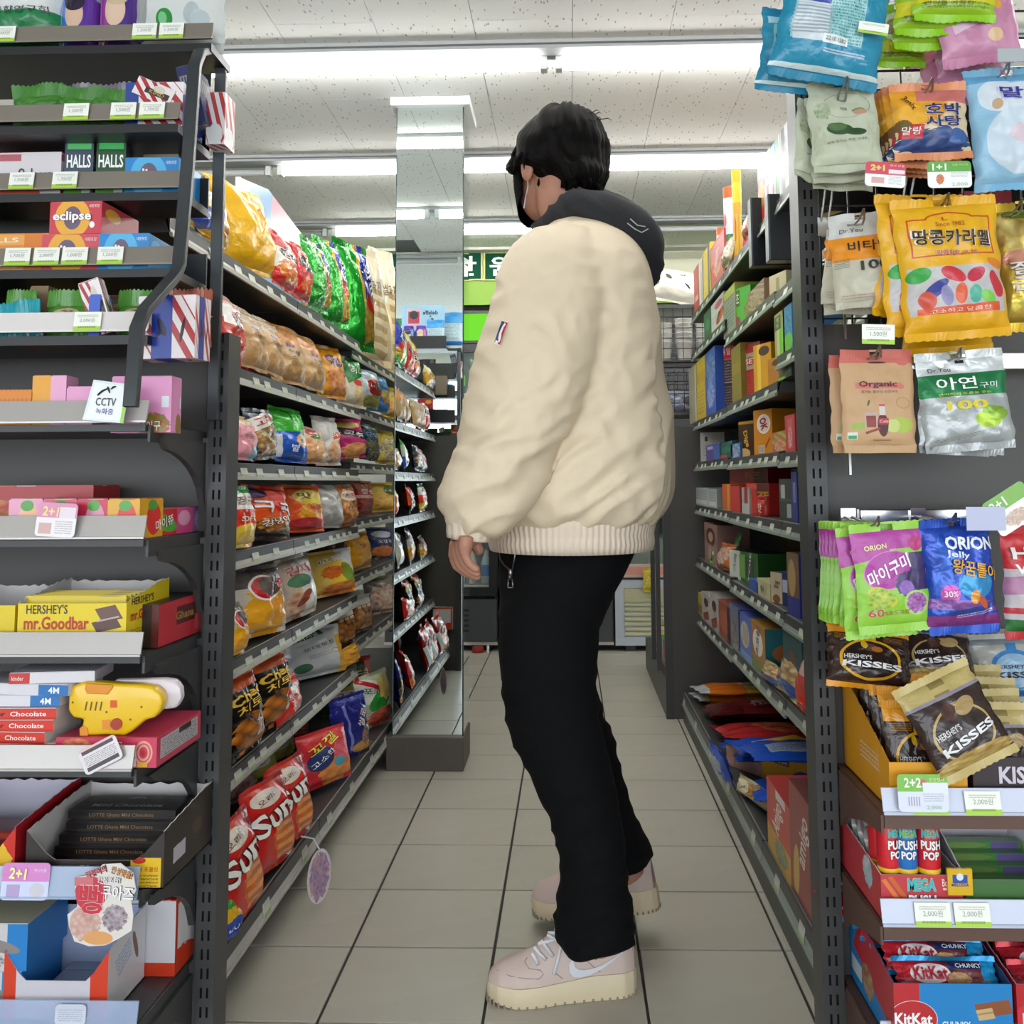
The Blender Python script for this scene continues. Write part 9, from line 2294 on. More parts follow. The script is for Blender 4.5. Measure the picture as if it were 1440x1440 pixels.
RW = K('redw','#bcb4b8',[('R',0.5,0.84,0.6,0.2,0,'#c2282f'),('R',0.5,0.5,0.6,0.09,4,'#a87094'),('Z',0.5,0.2,0.2,0.05,180,'#bcb4b8',1.0),('R',0.5,0.22,0.6,0.03,0,'#b8303a'),('R',0.5,0.06,0.6,0.07,0,'#2c6a34')],[('HARI',0.5,0.80,0.8,0.12,0,'#e8dcdc',0.05,'#8a1c24'),('Worms',0.52,0.64,0.8,0.1,0,'#eeeef0',0.05)], w=0.12, h=0.17, d=0.04, seal='#b82830')
hang(RW, 'sweet_bag', 'red and white sweet bag cut off by the right picture edge', 'sweet bag', 1408, 1510, 738, 900, 1.43, 2, 0, 0)
sq = Proto(0.05,0.04,0.001)
sq.add('card', MB().box(-0.028,0.028,-0.001,0,0,0.034, mat('blank_card_lilac','#b4b8d4', rough=0.35)).mesh('card'))
spawn(sq, 'label_holder', 'blank lilac label card in front of the blue jelly bag', 'label holder', at_y(1387, 746, 1.50), 0, 0, 0)
p22 = card('two_one_green',0.07,0.055,'#7ab04a',[('2+1',0.3,0.78,0.36,0.26,0,'#f2f4ea',0.05)], frac=0.42, extra=[('F',0.5,0.26,0.3,0.2,0,'#b8846a','#d8c8bc',5.0)])
spawn(p22, 'promo_card', 'tilted green and white 2+1 promotion card at the right edge', 'promotion card', at_y(1438, 738, 1.505), 0, 0, -32)
# ---- kisses shelf
z, y = RLV[0][0] - 0.0353, RLV[0][1] + 0.012
KS = [('R',0.5,0.93,0.6,0.09,0,'#e0951a'),('E',0.5,0.38,0.38,0.34,0,'#d8a01c'),('R',0.5,0.72,0.07,0.1,0,'#d8a01c'),('E',0.5,0.38,0.345,0.305,0,'#2b1d1b'),('E',0.5,0.58,0.08,0.07,0,'#5a4038'),('E',0.58,0.56,0.07,0.05,0,'#a8642c'),('E',0.42,0.62,0.04,0.06,20,'#c8a01c'),('T',0.24,0.78,0.16,0.05,0,2.0,'#b8801c'),('T',0.78,0.76,0.12,0.05,0,2.0,'#a8701c')]
KA = K('kissalmond','#34211c', KS, [("HERSHEY'S", 0.34,0.40,0.34,0.075,0,'#d8d4d4',0.03),('KISSES',0.52,0.28,0.72,0.10,0,'#e6e4e6',0.06)], w=0.125, h=0.15, d=0.05, rough=0.2, bump=0.35, seal='#e0951a', hole=False)
KD = K('kissmilk','#33221f',[('R',0.5,0.92,0.6,0.1,0,'#b8a468'),('S',0.5,0.92,0.6,0.1,90,26.0,'#8a7844'),('R',0.5,0.80,0.6,0.02,0,'#8a8494'),('E',0.5,0.36,0.38,0.32,0,'#b89c5c'),('E',0.5,0.36,0.35,0.295,0,'#2e201e'),('E',0.45,0.62,0.1,0.10,0,'#4a2c26'),('E',0.66,0.62,0.14,0.09,20,'#a88c5c'),('F',0.5,0.06,0.6,0.10,0,'#c8ac68','#8a6a2c',3.0)],[("HERSHEY'S", 0.32,0.42,0.32,0.075,6,'#d8d4d4',0.03),('KISSES',0.52,0.29,0.74,0.10,10,'#e6e4e6',0.06)], w=0.125, h=0.15, d=0.05, rough=0.2, bump=0.35, seal='#c0ac70', hole=False)
KC = K('kisscookie','#a8a8a0',[('R',0.5,0.95,0.6,0.06,0,'#8a9098'),('E',0.55,0.46,0.34,0.34,0,'#3a7cb8'),('E',0.55,0.44,0.29,0.29,0,'#8fb0cc'),('R',0.55,0.84,0.07,0.08,0,'#3a7cb8'),('R',0.5,0.05,0.6,0.06,0,'#2c6cb0')],[("HERSHEY'S", 0.5,0.5,0.5,0.07,0,'#26282c',0.03),('KISSES',0.6,0.36,0.7,0.11,0,'#1c1c20',0.06)], w=0.125, h=0.15, d=0.05, rough=0.25, bump=0.3, seal='#b0b0a8', hole=False)
x_, w_ = face_on(1236,1343, y + 0.004)
ktr = tray('kisstray', w_, 0.135,0.24, mat('tray_amber','#dd9a1a', rough=0.4), mat('tray_amber_in','#b8801c', rough=0.6), front_h=0.5, cut='flat', sidem=pm('tray_kiss_side','#dd9a1a',[('T',0.4,0.4,0.2,0.1,0,2.0,'#d8c8b0')], rough=0.4), rear_torn=False)
spawn(ktr, 'chocolate_tray', 'amber open display tray of almond chocolate bags', 'tray', (x_, y + 0.006 + 0.12, z), 0, 0, 0, (1, 1, 1), GE)
for n in range(6):
 spawn(KA, 'chocolate_bag', 'amber topped almond chocolate bag in the amber tray, %s from the front' % ORD[n], 'sweet bag', (x_ + 0.001 * (n % 3), y + 0.036 + 0.031 * n, z + 0.0035 + 0.013 * n), 0, 9, (0, 1, -2, 2, -1, 1)[n], (w_ * 0.86 / 0.125, 0.5, 0.95), 'almond chocolate bags in the amber tray')
ul = at_y(1218,968, y + 0.13)
spawn(KA, 'chocolate_bag', 'amber topped almond chocolate bag lying on top of the amber tray', 'sweet bag', (ul.x, y + 0.115, ul.z), -4, 24, 6, (1.02, 0.9, 0.72), 'loose chocolate bags')
x2_, w2_ = face_on(1347,1470, y + 0.004)
ktr2 = tray('kisstray2', w2_, 0.12, 0.22, mat('tray_darkplum', '#2c1e24', rough=0.45), mat('tray_darkplum_in', '#4a3438', rough=0.6), front_h=0.62, cut='flat', texts=[('KISSES', 0.6, 0.42, 0.62, 0.2, 0, '#cfc8d4', 0.06)], rear_torn=False)
spawn(ktr2, 'chocolate_tray', 'dark plum open display tray beside the amber tray', 'tray', (x2_ + 0.004, y + 0.006 + 0.11, z), 0, 0, 0, (1, 1, 1), GE)
for n in range(5):
 spawn(KD, 'chocolate_bag', 'gold topped milk chocolate bag in the dark plum tray, %s from the front' % ORD[n], 'sweet bag', (x2_ + 0.004, y + 0.045 + 0.034 * n, z + 0.0035 + 0.012 * n), 0, 10, (1, -2, 2, -1, 1)[n], (w2_ * 0.84 / 0.125, 0.5, 0.92), 'milk chocolate bags in the dark plum tray')
fr = at_y(1376,1080, y - 0.004)
spawn(KD, 'chocolate_bag', 'gold topped milk chocolate bag tilted over the front of the plum tray', 'sweet bag', (fr.x + 0.002, y - 0.012, fr.z), 0, 16, -24, (0.98, 0.7, 0.95), 'loose chocolate bags')
up_ = at_y(1322,962, y + 0.15)
spawn(KD, 'chocolate_bag', 'gold topped milk chocolate bag lying behind the tilted one', 'sweet bag', (up_.x, y + 0.145, up_.z), 4, 30, 4, (0.95, 0.8, 0.7), 'loose chocolate bags')
for n, (px, py, r_) in enumerate(((1412,985,-2),(1392,972,8))):
 c_ = at_y(px + 20 * (1 - n), py + 6, y + 0.16 + 0.04 * n)
 spawn(KC, 'chocolate_bag', 'grey and blue cookie chocolate bag at the right edge, %s' % ('front one', 'rear one')[n], 'sweet bag', (c_.x, y + 0.175 + 0.05 * n, c_.z), 0, 14, r_, (0.95, 0.7, 0.72), 'loose chocolate bags')
c22 = card('two_two',0.07,0.05,'#78b840',[('2+2',0.3,0.78,0.34,0.26,0,'#f4f6ee',0.05),('증정행사',0.78,0.86,0.3,0.1,0,'#d8e8a8',0.0),('2,000',0.7,0.12,0.3,0.12,0,'#9cc0a0',0.0)], frac=0.46, body='#d8dcec', extra=[('E',0.52,0.78,0.06,0.09,0,'#c85a68'),('S',0.3,0.28,0.13,0.12,0,16.0,'#a89ab8'),('R',0.8,0.62,0.3,0.16,0,'#dfe2ec'),('T',0.7,0.4,0.2,0.12,0,2.0,'#9a9eb4')])
spawn(c22, 'promo_card', 'green topped 2+2 promotion card on the chocolate bag shelf rail', 'promotion card', at_y(1300, 1142, y - 0.02), 0, 6, 0, (1, 1, 1))
# ---- push pop shelf
z, y = RLV[1][0] - 0.0353, RLV[1][1] + 0.012
x_, w_ = face_on(1219,1330, y + 0.004)
PPF = pm('tray_pushpop','#c23a42',[('R',0.16,0.5,0.03,0.3,25,'#d87a3a'),('R',0.24,0.55,0.03,0.3,25,'#c8642c'),('R',0.1,0.24,0.08,0.1,10,'#4a74c0'),('R',0.86,0.6,0.1,0.02,0,'#e8c8c8')], rough=0.4)
ptr = tray('pushtray', w_, 0.075, 0.22, mat('tray_red2', '#b8343c', rough=0.4), CARD, front_h=0.86, cut='flat', frontm=PPF, sidem=pm('tray_push_side', '#c23a42', [('F', 0.3, 0.6, 0.12, 0.3, 0, '#4ab0c0', '#d8d4d4', 2.0)], rough=0.4), texts=[('MEGA', 0.5, 0.68, 0.34, 0.24, 0, '#3ab4c0', 0.08, '#e8e0a0'), ('PUSH', 0.5, 0.40, 0.34, 0.2, 0, '#f0ecec', 0.08, '#3a1c24'), ('Bonbon', 0.85, 0.72, 0.2, 0.14, 0, '#f0d8d8', 0.02)], rear_torn=False)
spawn(ptr, 'sweet_tray', 'red open display tray of push-up lollies', 'tray', (x_, y + 0.006 + 0.11, z), 0, 0, 0, (1, 1, 1), GE)
def pushpop(key, c, c2):
 m = pm('pop_' + key, c, [('E',0.5,0.62,0.12,0.2,0, c)], rough=0.25)
 P = Proto(0.032,0.1,0.032)
 b = MB()
 b.lathe([(0.001,0),(0.0145,0),(0.0155,0.003),(0.0155,0.042)], m, n=24)
 P.add('tube', b.mesh('pop_tube', smooth=True))
 P.add('band', MB().lathe([(0.0157,0.042),(0.0165,0.043),(0.0165,0.046),(0.0157,0.047)], mat('pop_band_yellow','#e2b81c', rough=0.35), n=24).mesh('pop_band', smooth=True))
 P.add('cap', MB().lathe([(0.0157,0.047),(0.0163,0.05),(0.0163,0.088),(0.014,0.094),(0.0135,0.097),(0.012,0.099),(0.001,0.1)], m, n=24).mesh('pop_cap', smooth=True))
 S = lambda u, v: Vector((math.sin((u - 0.5) * 2 * PI) * 0.0166,-math.cos((u - 0.5) * 2 * PI) * 0.0166, v * 0.1))
 L = [('MEGA',0.5,0.82,0.24,0.08,0, c2,0.06,'#e0d890'),('PUSH',0.5,0.71,0.26,0.09,0,'#f4f0f0',0.08,'#2a1c24'),('POP',0.5,0.61,0.2,0.08,0,'#f4f0f0',0.08,'#2a1c24'),('MEGA',0.5,0.36,0.24,0.08,0, c2,0.06),('PUSH',0.5,0.24,0.26,0.09,0,'#f4f0f0',0.06)]
 lettering(P, L, S, 2 * PI * 0.0166,0.1, lambda u, v: Vector((math.sin((u - 0.5) * 2 * PI),-math.cos((u - 0.5) * 2 * PI),0)), key, off=0.0004)
 return P
pr_, pb_ = pushpop('red','#cf202c','#3ab4b8'), pushpop('blue','#1f6cb8','#6ac47a')
for n, (px, P, yy, cw_, ds) in enumerate(((1240, pr_, 0.030,30,'red lolly tube, left one in the front row'),(1274, pb_, 0.026,0,'blue lolly tube, middle one in the front row'),(1306, pr_, 0.024,-4,'red lolly tube, right one in the front row'),(1216, pr_, 0.072,60,'red lolly tube, left one in the rear row'),(1254, pb_, 0.07,30,'blue lolly tube, middle one in the rear row'))):
 c_ = at_y(px, 1210, y + yy)
 hh = at_y(px, 1142 if n < 3 else 1136, y + yy).z - (z + 0.003)
 spawn(P, 'push_lolly', '%s of the push-up lolly tray' % ds, 'lolly', (max(c_.x, x_ - w_ / 2 + 0.0195), y + yy, z + 0.003), cw_, 0, 0, (1.0, 1.0, hh / 0.1), 'push-up lollies')
clr = K('clearlollies','#9a8a84',[('S',0.5,0.5,0.5,0.5,0,12.0,'#c8c4c0'),('F',0.5,0.3,0.5,0.3,0,'#a83a3c','#4a7a90',3.0)], w=0.06, h=0.07, d=0.02, rough=0.12, hole=False)
for n in range(3):
 c_ = at_y(1172 + 16 * n, 1195, y + 0.16 - 0.035 * n)
 spawn(clr, 'lolly_pack', 'clear wrapped lolly pack behind the push-up lollies, %s from the post' % ORD[n], 'lolly', (max(c_.x, x_ - w_ / 2 + 0.035), y + 0.18 - 0.035 * n, z + 0.003), 20, 6, 0, (0.9, 1, 1.35), 'push-up lollies')
x3, w3 = face_on(1331,1470, y + 0.01)
gtr = tray('gumtray', w3,0.115,0.2, mat('tray_white_gum','#c9c6d4', rough=0.5), CARDW, front_h=0.5, cut='flat', frontm=mat('tray_gum_front','#3f6a34', rough=0.4), rear_torn=True, seed=9)
spawn(gtr, 'sweet_tray', 'white backed open tray of green chew strips', 'tray', (x3 + 0.002, y + 0.008 + 0.10, z), 0, 0, 0, (1, 1, 1), GE)
gst = boxp('greenstrip',0.12,0.010,0.022, pm('strip_green','#4a8a3c',[('F',0.3,0.5,0.3,0.5,0,'#8a7a4c','#5c9c48',3.0),('R',0.8,0.5,0.16,0.5,0,'#6a5a94')], rough=0.25), mat('strip_top','#4f8f40', rough=0.25))
for n in range(6):
 spawn(gst, 'chew_strip', 'green chew strip lying in the white tray, %s from the bottom' % ORD[n], 'chew strip', (x3, y + 0.04 + 0.022 * n, z + 0.003 + 0.0105 * n), 0, 0, 0, (w3 * 0.9 / 0.12, 1, 1), 'chew strips in the white tray')
yc = boxp('melody', 0.035, 0.036, 0.006, pm('carton_melody', '#d8ac14', [('R', 0.5, 0.62, 0.3, 0.16, 0, '#2c4a9c'), ('E', 0.5, 0.70, 0.14, 0.14, 0, '#d8e0ec')], rough=0.35), texts=[('MELODIA', 0.5, 0.4, 0.7, 0.12, 0, '#2a4488', 0.04)])
spawn(yc, 'brand_card', 'yellow card with a blue bell emblem at the corner of the chew tray', 'sign', (at_y(1350, 1258, y + 0.004).x, y + 0.004, at_y(1350, 1258, y + 0.004).z), 0, 0, 0, (1, 1, 1.0))
# ---- wafer shelf
zb = at_y(1300,1500, RLV[2][1]).z
y = RLV[2][1] - 0.015
x_, w_ = face_on(1230,1389, y + 0.004)
h_ = at_y(1300,1384, y).z - (RLV[2][0] - 0.0353)
z = RLV[2][0] - 0.0353
hh = h_ / 0.5 * 0.62
WF = pm('tray_wafer','#1d7fc2',[('R',0.08,0.5,0.14,0.6,0,'#b8282f'),('E',0.16,0.40,0.2,0.2,0,'#b8282f'),('O',0.16,0.40,0.205,0.205,0,'#c8d4e0',0.97),('R',0.84,0.52,0.15,0.08,12,'#8a4f2e'),('R',0.77,0.46,0.07,0.06,12,'#c8a878'),('R',0.77,0.47,0.07,0.01,12,'#a8845a')], rough=0.35)
wtr = tray('wafertray', w_, hh, 0.24, mat('tray_blue', '#1d7fc2', rough=0.4), mat('tray_blue_in', '#3a5a8a', rough=0.6), front_h=0.80, cut='flat', frontm=WF, sidem=pm('tray_wafer_side', '#1d7fc2', [('R', 0.3, 0.6, 0.5, 0.3, 20, '#b8303a'), ('F', 0.55, 0.3, 0.14, 0.2, 0, '#c8b090', '#8a5a34', 2.0), ('R', 0.8, 0.25, 0.12, 0.1, 0, '#c8d0d8')], rough=0.4), texts=[('KitKat', 0.16, 0.40, 0.32, 0.14, 0, '#f0eef0', 0.06), ('CHUNKY', 0.52, 0.34, 0.24, 0.08, 0, '#e0e8f0', 0.05)], rear_torn=False)
spawn(wtr, 'wafer_tray', 'blue and red open display tray heaped with wafer bars', 'tray', (x_, y + 0.004 + 0.12, z), 0, 0, 0, (1, 1, 1), GE)
KKL = [('R',0.16,0.5,0.3,0.6,0,'#b5202e'),('E',0.33,0.55,0.2,0.34,0,'#e6dfe2'),('E',0.33,0.55,0.18,0.28,0,'#dcd0d4'),('R',0.72,0.8,0.2,0.12,0,'#1c2f60'),('F',0.6,0.35,0.14,0.24,0,'#8a4a2c','#c8a070',2.0),('R',0.95,0.5,0.1,0.6,0,'#1f8cc4')]
kk = bag('kitbar', pm('print_kitbar','#6a2c34', KKL, rough=0.2, bump=0.35, bscale=60),0.17,0.052,0.02,[('KitKat',0.33,0.55,0.34,0.44,0,'#b01c2c',0.06),('CHUNKY',0.72,0.8,0.26,0.16,0,'#e4eaf0',0.05)], seal=mat('seal_kit','#2590c8', rough=0.25, metal=0.3), hs=0.006, res=22)
top0 = z + hh * 0.80
for n in range(7):
 spawn(kk, 'wafer_bar', 'red and blue chocolate wafer bar heaped in the blue tray, %s from the front' % ORD[n], 'chocolate bar', (x_ + (0.004, -0.004, 0.006, -0.01, -0.014, -0.02, -0.03)[n], y + 0.022 + 0.030 * n, top0 - 0.026 + (0.0, 0.014, 0.022, 0.024, 0.026, 0.028, 0.032)[n]), (0, 1, -3, 4, -5, 6, -4)[n], 38, (0, 1, -2, 3, -4, 3, -6)[n], (w_ * 0.90 / 0.17, 0.9, 1.0), 'wafer bars in the blue tray')
rb = bag('redwafer', pm('print_redwafer','#a8242f',[('E',0.5,0.5,0.3,0.34,0,'#d8c8cc'),('R',0.9,0.5,0.1,0.6,0,'#7a1a24')], rough=0.2, bump=0.35, bscale=60),0.17,0.05,0.02,[('KitKat',0.5,0.5,0.4,0.4,0,'#b01c2c',0.06)], seal=mat('seal_kit_red','#b82c38', rough=0.25, metal=0.3), hs=0.006)
spawn(rb, 'wafer_bar', 'red chocolate wafer bar lying at the back by the post above the blue tray', 'chocolate bar', (at_y(1200, 1290, y + 0.2).x + 0.012, y + 0.225, top0 + 0.028), -6, 50, 4, (0.8, 1, 1), 'wafer bars in the blue tray')
x4, w4 = face_on(1391,1530, y + 0.004)
wt2 = tray('wafertray2', w4, hh, 0.24, mat('tray_red3', '#b4222c', rough=0.4), mat('tray_lilac_in', '#a9a4b8', rough=0.6), front_h=0.80, cut='flat', frontm=pm('tray_wafer2', '#b4222c', [('E', 0.2, 0.40, 0.24, 0.2, 0, '#c8303c')], rough=0.35), texts=[('KitKat', 0.26, 0.40, 0.42, 0.16, 0, '#f0eef0', 0.06)], rear_torn=False)
spawn(wt2, 'wafer_tray', 'red open wafer tray at the right picture edge', 'tray', (x4 + 0.004, y + 0.004 + 0.12, z), 0, 0, 0, (1, 1, 1), GE)
for n in range(5):
 spawn(rb, 'wafer_bar', 'maroon chocolate wafer bar in the red tray, %s from the front' % ORD[n], 'chocolate bar', (x4 + 0.006, y + 0.03 + 0.036 * n, top0 - 0.03 + 0.010 * n), (0, 2, -2, 3, -3)[n], 45, 0, (w4 * 0.88 / 0.17, 0.9, 1.0), 'wafer bars in the red tray')
sn = bag('snackwhite', pm('print_snackwhite','#c4b8b0',[('E',0.3,0.5,0.1,0.3,20,'#b8303a'),('R',0.8,0.3,0.2,0.2,0,'#4a3a30')], rough=0.25),0.1,0.07,0.03)
# ================================================================== BACK OF THE SHOP
FY0 = 6.11
# sign band over the fridges
sg = empty('sign_fascia', 'cream fascia over the fridges with a lime green band', 'fascia', (-0.6, FY0 + 0.02, 0))
zt, zs, zg, zh = at_y(680,350, FY0).z, at_y(680,394, FY0).z, at_y(680,428, FY0).z, at_y(680,437, FY0).z
obj('cream_panel', MB().box(-2.4,2.6,0,0.06, zs, 2.41, mat('fascia_cream','#d6d6bc', rough=0.6)).mesh('cream_panel'), sg)
LIME = mat('fascia_lime','#769f1e', rough=0.5)
obj('lime_band', MB().box(-2.4,2.6,-0.004,0.06, zg, zs - 0.002, LIME).mesh('lime_band'), sg)
SGM = mat('sign_green','#0a4632', rough=0.7, spec=0.1)
for n, (ch, a, b) in enumerate((('맥',470,525),('주',540,545),('만',628,676),('원',682,728),('4',738,790),('캔',800,850))):
 if ch == '주':
  a, b = 548,600
 p0, p1 = at_y(a, 392, FY0 - 0.012), at_y(b, 355, FY0 - 0.012)
 w, h = p1.x - p0.x, p1.z - p0.z
 P = Proto(w, h, 0.01)
 mb = MB().box(-w / 2, w / 2,0,0.008,0, h, SGM)
 P.add('plate', mb.mesh('sign_plate'))
 mb = MB().box(-w / 2 - 0.008, w / 2 + 0.008,0.003,0.012,-0.008, h + 0.008, mat('sign_border','#cfc86a', rough=0.5))
 P.add('border', mb.mesh('sign_border'))
 mb = MB()
 add_text(mb, ch, ink('#e9ede6'), lambda x, y, h=h: (x, -0.002, h / 2 + y), w * 0.74, h * 0.76, 0, 0.05)
 P.add('lettering', mb.mesh('lettering'))
 spawn(P, 'letter_sign', 'dark green sign square with white syllable over the fridges, %s from the left' % ORD[n], 'sign', ((p0.x + p1.x) / 2, FY0 - 0.0005, p0.z), 0, 0, 0)
# drinks fridges
FR_B = mat('fridge_black','#101113', rough=0.35)
FR_G = mat('fridge_grille','#3a3e40', rough=0.5)
FR_IN = mat('fridge_inside','#b9c4c4', rough=0.5)
GLASS = clear('fridge_glass','#c8d4d4',0.10,0.02)
SCR = emit('header_screen','#7ae23a',0.42)
bot_c = {}
def bottle(key, body, cap, r=0.032, h=0.22):
 if key not in bot_c:
  P = Proto(2 * r, h, 2 * r)
  P.add('body', MB().lathe([(0.001,0),(r, 0.003),(r, h * 0.6),(r * 0.75, h * 0.72),(r * 0.38, h * 0.86),(r * 0.38, h * 0.92)], mat('bottle_' + key, body, rough=0.15), n=14).mesh('bottle_body', smooth=True))
  P.add('cap', MB().lathe([(r * 0.42, h * 0.92),(r * 0.42, h),(0.001, h)], mat('bottlecap_' + key, cap, rough=0.4), n=12).mesh('bottle_cap'))
  P.add('label', MB().lathe([(r + 0.0006, h * 0.22), (r + 0.0006, h * 0.52)], mat('bottlelabel_' + key, cap, rough=0.4), n=14).mesh('bottle_label', smooth=True))
  bot_c[key] = P
 return bot_c[key]
fx0 = at_y(598,840, FY0).x
FW = 0.68
for n in range(2):
 x0 = -1.12 + (FW + 0.01) * n
 x1 = x0 + FW
 word = ('left','right')[n]
 t = empty('drinks_fridge', 'black glass-door drinks fridge at the back wall, %s one of two' % word, 'fridge', (x0, FY0, 0))
 z0, z1, z2 = 0.055, at_y(680,838, FY0).z, at_y(680,437, FY0).z
 obj('cabinet', MB().box(0,0.02,0.03,0.55, z0, z2, FR_B).box(FW - 0.02, FW, 0.03,0.55, z0, z2, FR_B).box(0, FW, 0.52,0.55, z0, z2, FR_IN).box(0, FW, 0.03,0.55, z2 - 0.02, z2, FR_B).box(0, FW, 0.03,0.55, z1, z1 + 0.02, FR_IN).mesh('cabinet'), t)
 g_ = obj('grille', MB().box(0.005, FW - 0.005,0.0,0.05, z0, z1 - 0.02, FR_G).mesh('grille'), t)
 for k in range(5):
  zz = z0 + 0.06 + k * (z1 - z0 - 0.12) / 5
  obj('slot', MB().box(0.03, FW - 0.25,-0.002,0.004, zz, zz + 0.012, DARK).mesh('slot'), g_)
 obj('foot_rail', MB().box(0.0, FW, 0.004,0.02, z0 - 0.018, z0, ALU).box(0.1,0.13,0.01,0.04,0.0, z0, FR_G).box(FW - 0.13, FW - 0.1,0.01,0.04,0.0, z0, FR_G).mesh('foot_rail'), t)
 hd_ = obj('header', MB().box(0, FW, -0.01,0.03, z2 - 0.20, z2, FR_B).mesh('header'), t)
 a, b = at_y(660,478, FY0), at_y(660,439, FY0)
 obj('lit_panel', MB().box(0.03, FW - 0.03,-0.012,-0.009, z2 - 0.185, z2 - 0.02, SCR).mesh('lit_panel'), hd_)
 mb = MB()
 mb.tube([(0.34,-0.014, z2 - 0.02),(0.38,-0.014, z2 - 0.05),(0.46,-0.014, z2 - 0.075),(0.5,-0.014, z2 - 0.055),(0.51,-0.014, z2 - 0.025)],0.004, ink('#2c5a3a'), n=6)
 mb.tube([(0.16,-0.014, z2 - 0.12),(0.12,-0.014, z2 - 0.15),(0.2,-0.014, z2 - 0.155),(0.26,-0.014, z2 - 0.12)],0.004, ink('#d8f0d0'), n=6)
 obj('panel_drawing', mb.mesh('panel_drawing'), hd_)
 dz0, dz1 = z1, z2 - 0.205
 d_ = obj('door', MB().box(0.004,0.05,0.0,0.028, dz0, dz1, FR_B).box(FW - 0.05, FW - 0.004,0.0,0.028, dz0, dz1, FR_B).box(0.05, FW - 0.05,0.0,0.028, dz0, dz0 + 0.05, FR_B).box(0.05, FW - 0.05,0.0,0.028, dz1 - 0.05, dz1, FR_B).mesh('door'), t)
 obj('pane', MB().box(0.05, FW - 0.05,0.012,0.016, dz0 + 0.05, dz1 - 0.05, GLASS).mesh('pane'), d_)
 obj('handle', MB().tube([(FW - 0.028,-0.02, dz0 + 0.3),(FW - 0.028,-0.02, dz1 - 0.5)],0.009, STEEL, n=8).mesh('handle'), d_)
 for k in range(5):
  zz = dz0 + 0.06 + k * 0.29
  obj('shelf', MB().box(0.02, FW - 0.02,0.05,0.5, zz - 0.012, zz, ALU).mesh('shelf'), t)
  for q in range(7):
   kind = ('green','amber','white','clear','brown')[(k * 2 + q // 2 + n) % 5]
   P = bottle(kind, {'green': '#2c7a2c','amber': '#8a4a14','white': '#d8dcd4','clear': '#a9c4c4','brown': '#3a2014'}[kind], {'green': '#7ad03a','amber': '#d8b04a','white': '#3c8a3c','clear': '#2c6ab0','brown': '#c8302c'}[kind])
   spawn(P, 'drink_bottle', '%s drink bottle, %s along the %s shelf of the %s fridge' % (kind, ORD[q], ('bottom', 'second', 'third', 'fourth', 'top')[k], word), 'bottle', (x0 + 0.075 + 0.088 * q, FY0 + 0.12, zz + 0.0005), 0, 0, 0, (1, 1, 1.0), 'bottles in the %s drinks fridge' % word)
# white chest freezer with louvred front
fz = empty('ice_freezer', 'white chest freezer with a cream louvred front at the back right', 'freezer', (0, 0, 0))
FZY = 6.10
a = at_y(866,908, FZY)
b = at_y(866,815, FZY)
WZ = mat('freezer_white','#b4bcc6', rough=0.4)
CRM = mat('freezer_cream','#b9b896', rough=0.5)
xr = a.x + 1.0
obj('cabinet', MB().box(a.x, xr, FZY + 0.012, FZY + 0.55, a.z, b.z, WZ).box(a.x, a.x + 0.05, FZY, FZY + 0.012, a.z, b.z, WZ).box(a.x + 0.05, xr, FZY, FZY + 0.012, a.z, a.z + 0.05, WZ).box(a.x + 0.05, xr, FZY, FZY + 0.012, b.z - 0.05, b.z, WZ).mesh('cabinet'), fz)
obj('upper_panel', MB().box(a.x + 0.052, xr, FZY + 0.004, FZY + 0.012, b.z - 0.135, b.z - 0.052, CRM).mesh('upper_panel'), fz)
for k in range(8):
 zz = a.z + 0.055 + k * 0.0285
 obj('louvre', MB().prism([(FZY + 0.012, zz),(FZY + 0.002, zz + 0.004),(FZY + 0.002, zz + 0.014),(FZY + 0.012, zz + 0.022)],'x', a.x + 0.056, xr, CRM).mesh('louvre'), fz)
obj('rim', MB().box(a.x, xr, FZY - 0.005, FZY + 0.56, b.z, b.z + 0.012, BLACKP).mesh('rim'), fz)
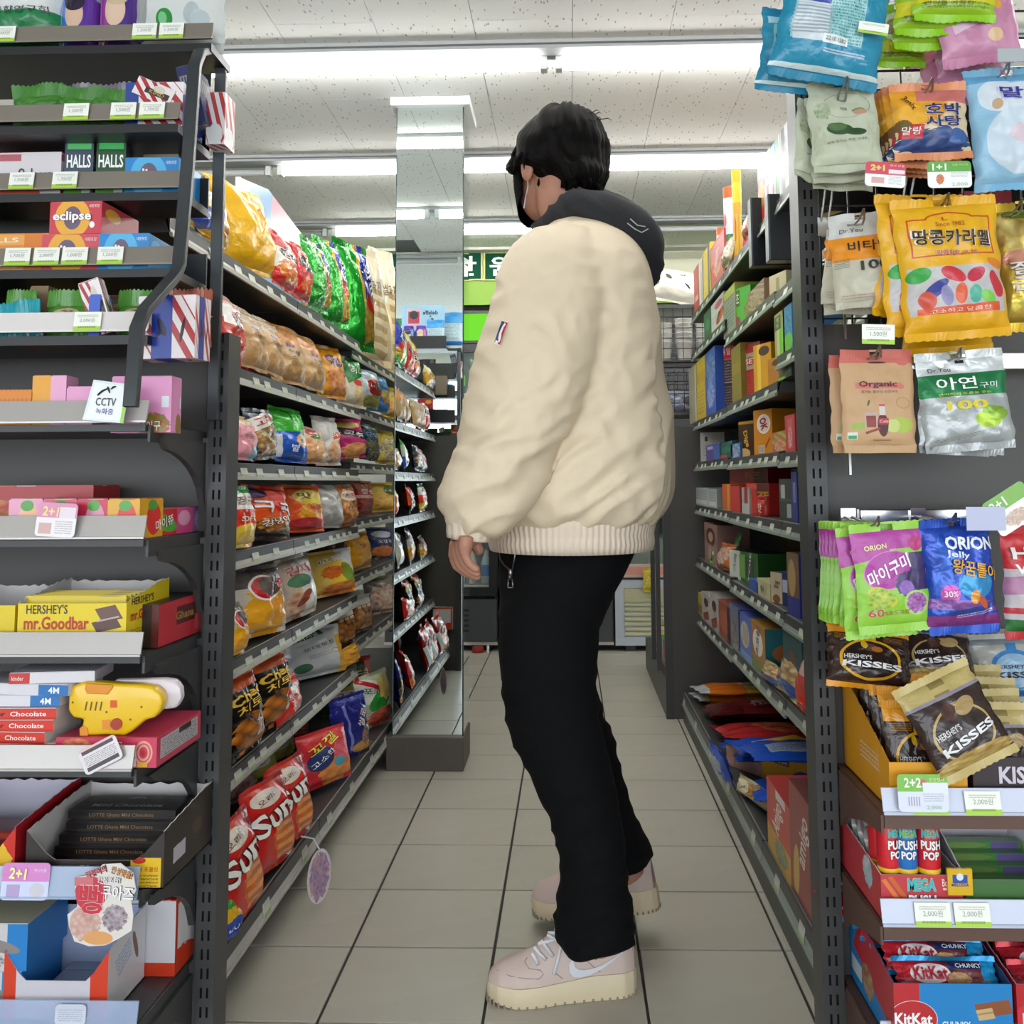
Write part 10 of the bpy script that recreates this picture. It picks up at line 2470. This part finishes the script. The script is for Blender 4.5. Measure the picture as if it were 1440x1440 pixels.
obj('front_strip', MB().box(a.x + 0.02, xr, FZY - 0.002, FZY + 0.02, b.z + 0.012, b.z + 0.09, pm('freezer_strip','#b9a9a0',[('R',0.3,0.5,0.3,0.3,0,'#c88878')], rough=0.4)).mesh('front_strip'), fz)
obj('glass_lid', MB().box(a.x + 0.02, xr, FZY + 0.02, FZY + 0.54, b.z + 0.09, b.z + 0.24, clear('freezer_glass','#9aa89c',0.45,0.05)).mesh('glass_lid'), fz)
obj('feet', MB().box(a.x + 0.06, a.x + 0.12, FZY + 0.02, FZY + 0.08,0, a.z, FR_G).box(xr - 0.12, xr - 0.06, FZY + 0.02, FZY + 0.08,0, a.z, FR_G).mesh('feet'), fz)
yp = at_y(918,830, FZY - 0.05)
spawn(B('yellowhang', '#c8b43a', [('F', 0.5, 0.5, 0.4, 0.4, 0, '#e0cc5a', '#a8902c', 3.0)], w=0.1, h=0.15, d=0.03), 'sweet_bag', 'yellow bag hanging against the white freezer front', 'sweet bag', (yp.x - 0.01, FZY - 0.03, at_y(918, 832, FZY).z), 0, 0, 0, (0.9, 1, 0.95))
rv = at_y(672,914, FY0 - 0.03)
t = empty('red_bottle_top', 'small red and white bottle top on the floor by the fridge foot', 'bottle top', (rv.x, FY0 - 0.03, 0.0))
obj('cap', MB().lathe([(0.001,0),(0.035,0),(0.035,0.03),(0.03,0.035),(0.001,0.035)], mat('red_cap','#8a1c18', rough=0.4), n=14).mesh('cap', smooth=True), t)
obj('spout', MB().lathe([(0.008,0.0),(0.008,0.04),(0.001,0.042)], WHITE, n=10, cx=0.06).mesh('spout'), t)
oc = empty('open_chiller', 'dark open chiller cabinet against the back wall beyond the white freezer', 'chiller', (0, 0, 0))
ax = at_y(866,908, FZY).x
obj('cabinet', MB().box(ax + 0.02, ax + 1.4,6.68,6.695,0.0,2.04, FR_B).box(ax + 0.02, ax + 0.04,6.665,6.68,0,2.04, FR_B).mesh('cabinet'), oc)
for k in range(4):
 obj('shelf', MB().box(ax + 0.05, ax + 1.4,6.66,6.68,1.0 + 0.28 * k, 1.012 + 0.28 * k, FR_G).mesh('shelf'), oc)
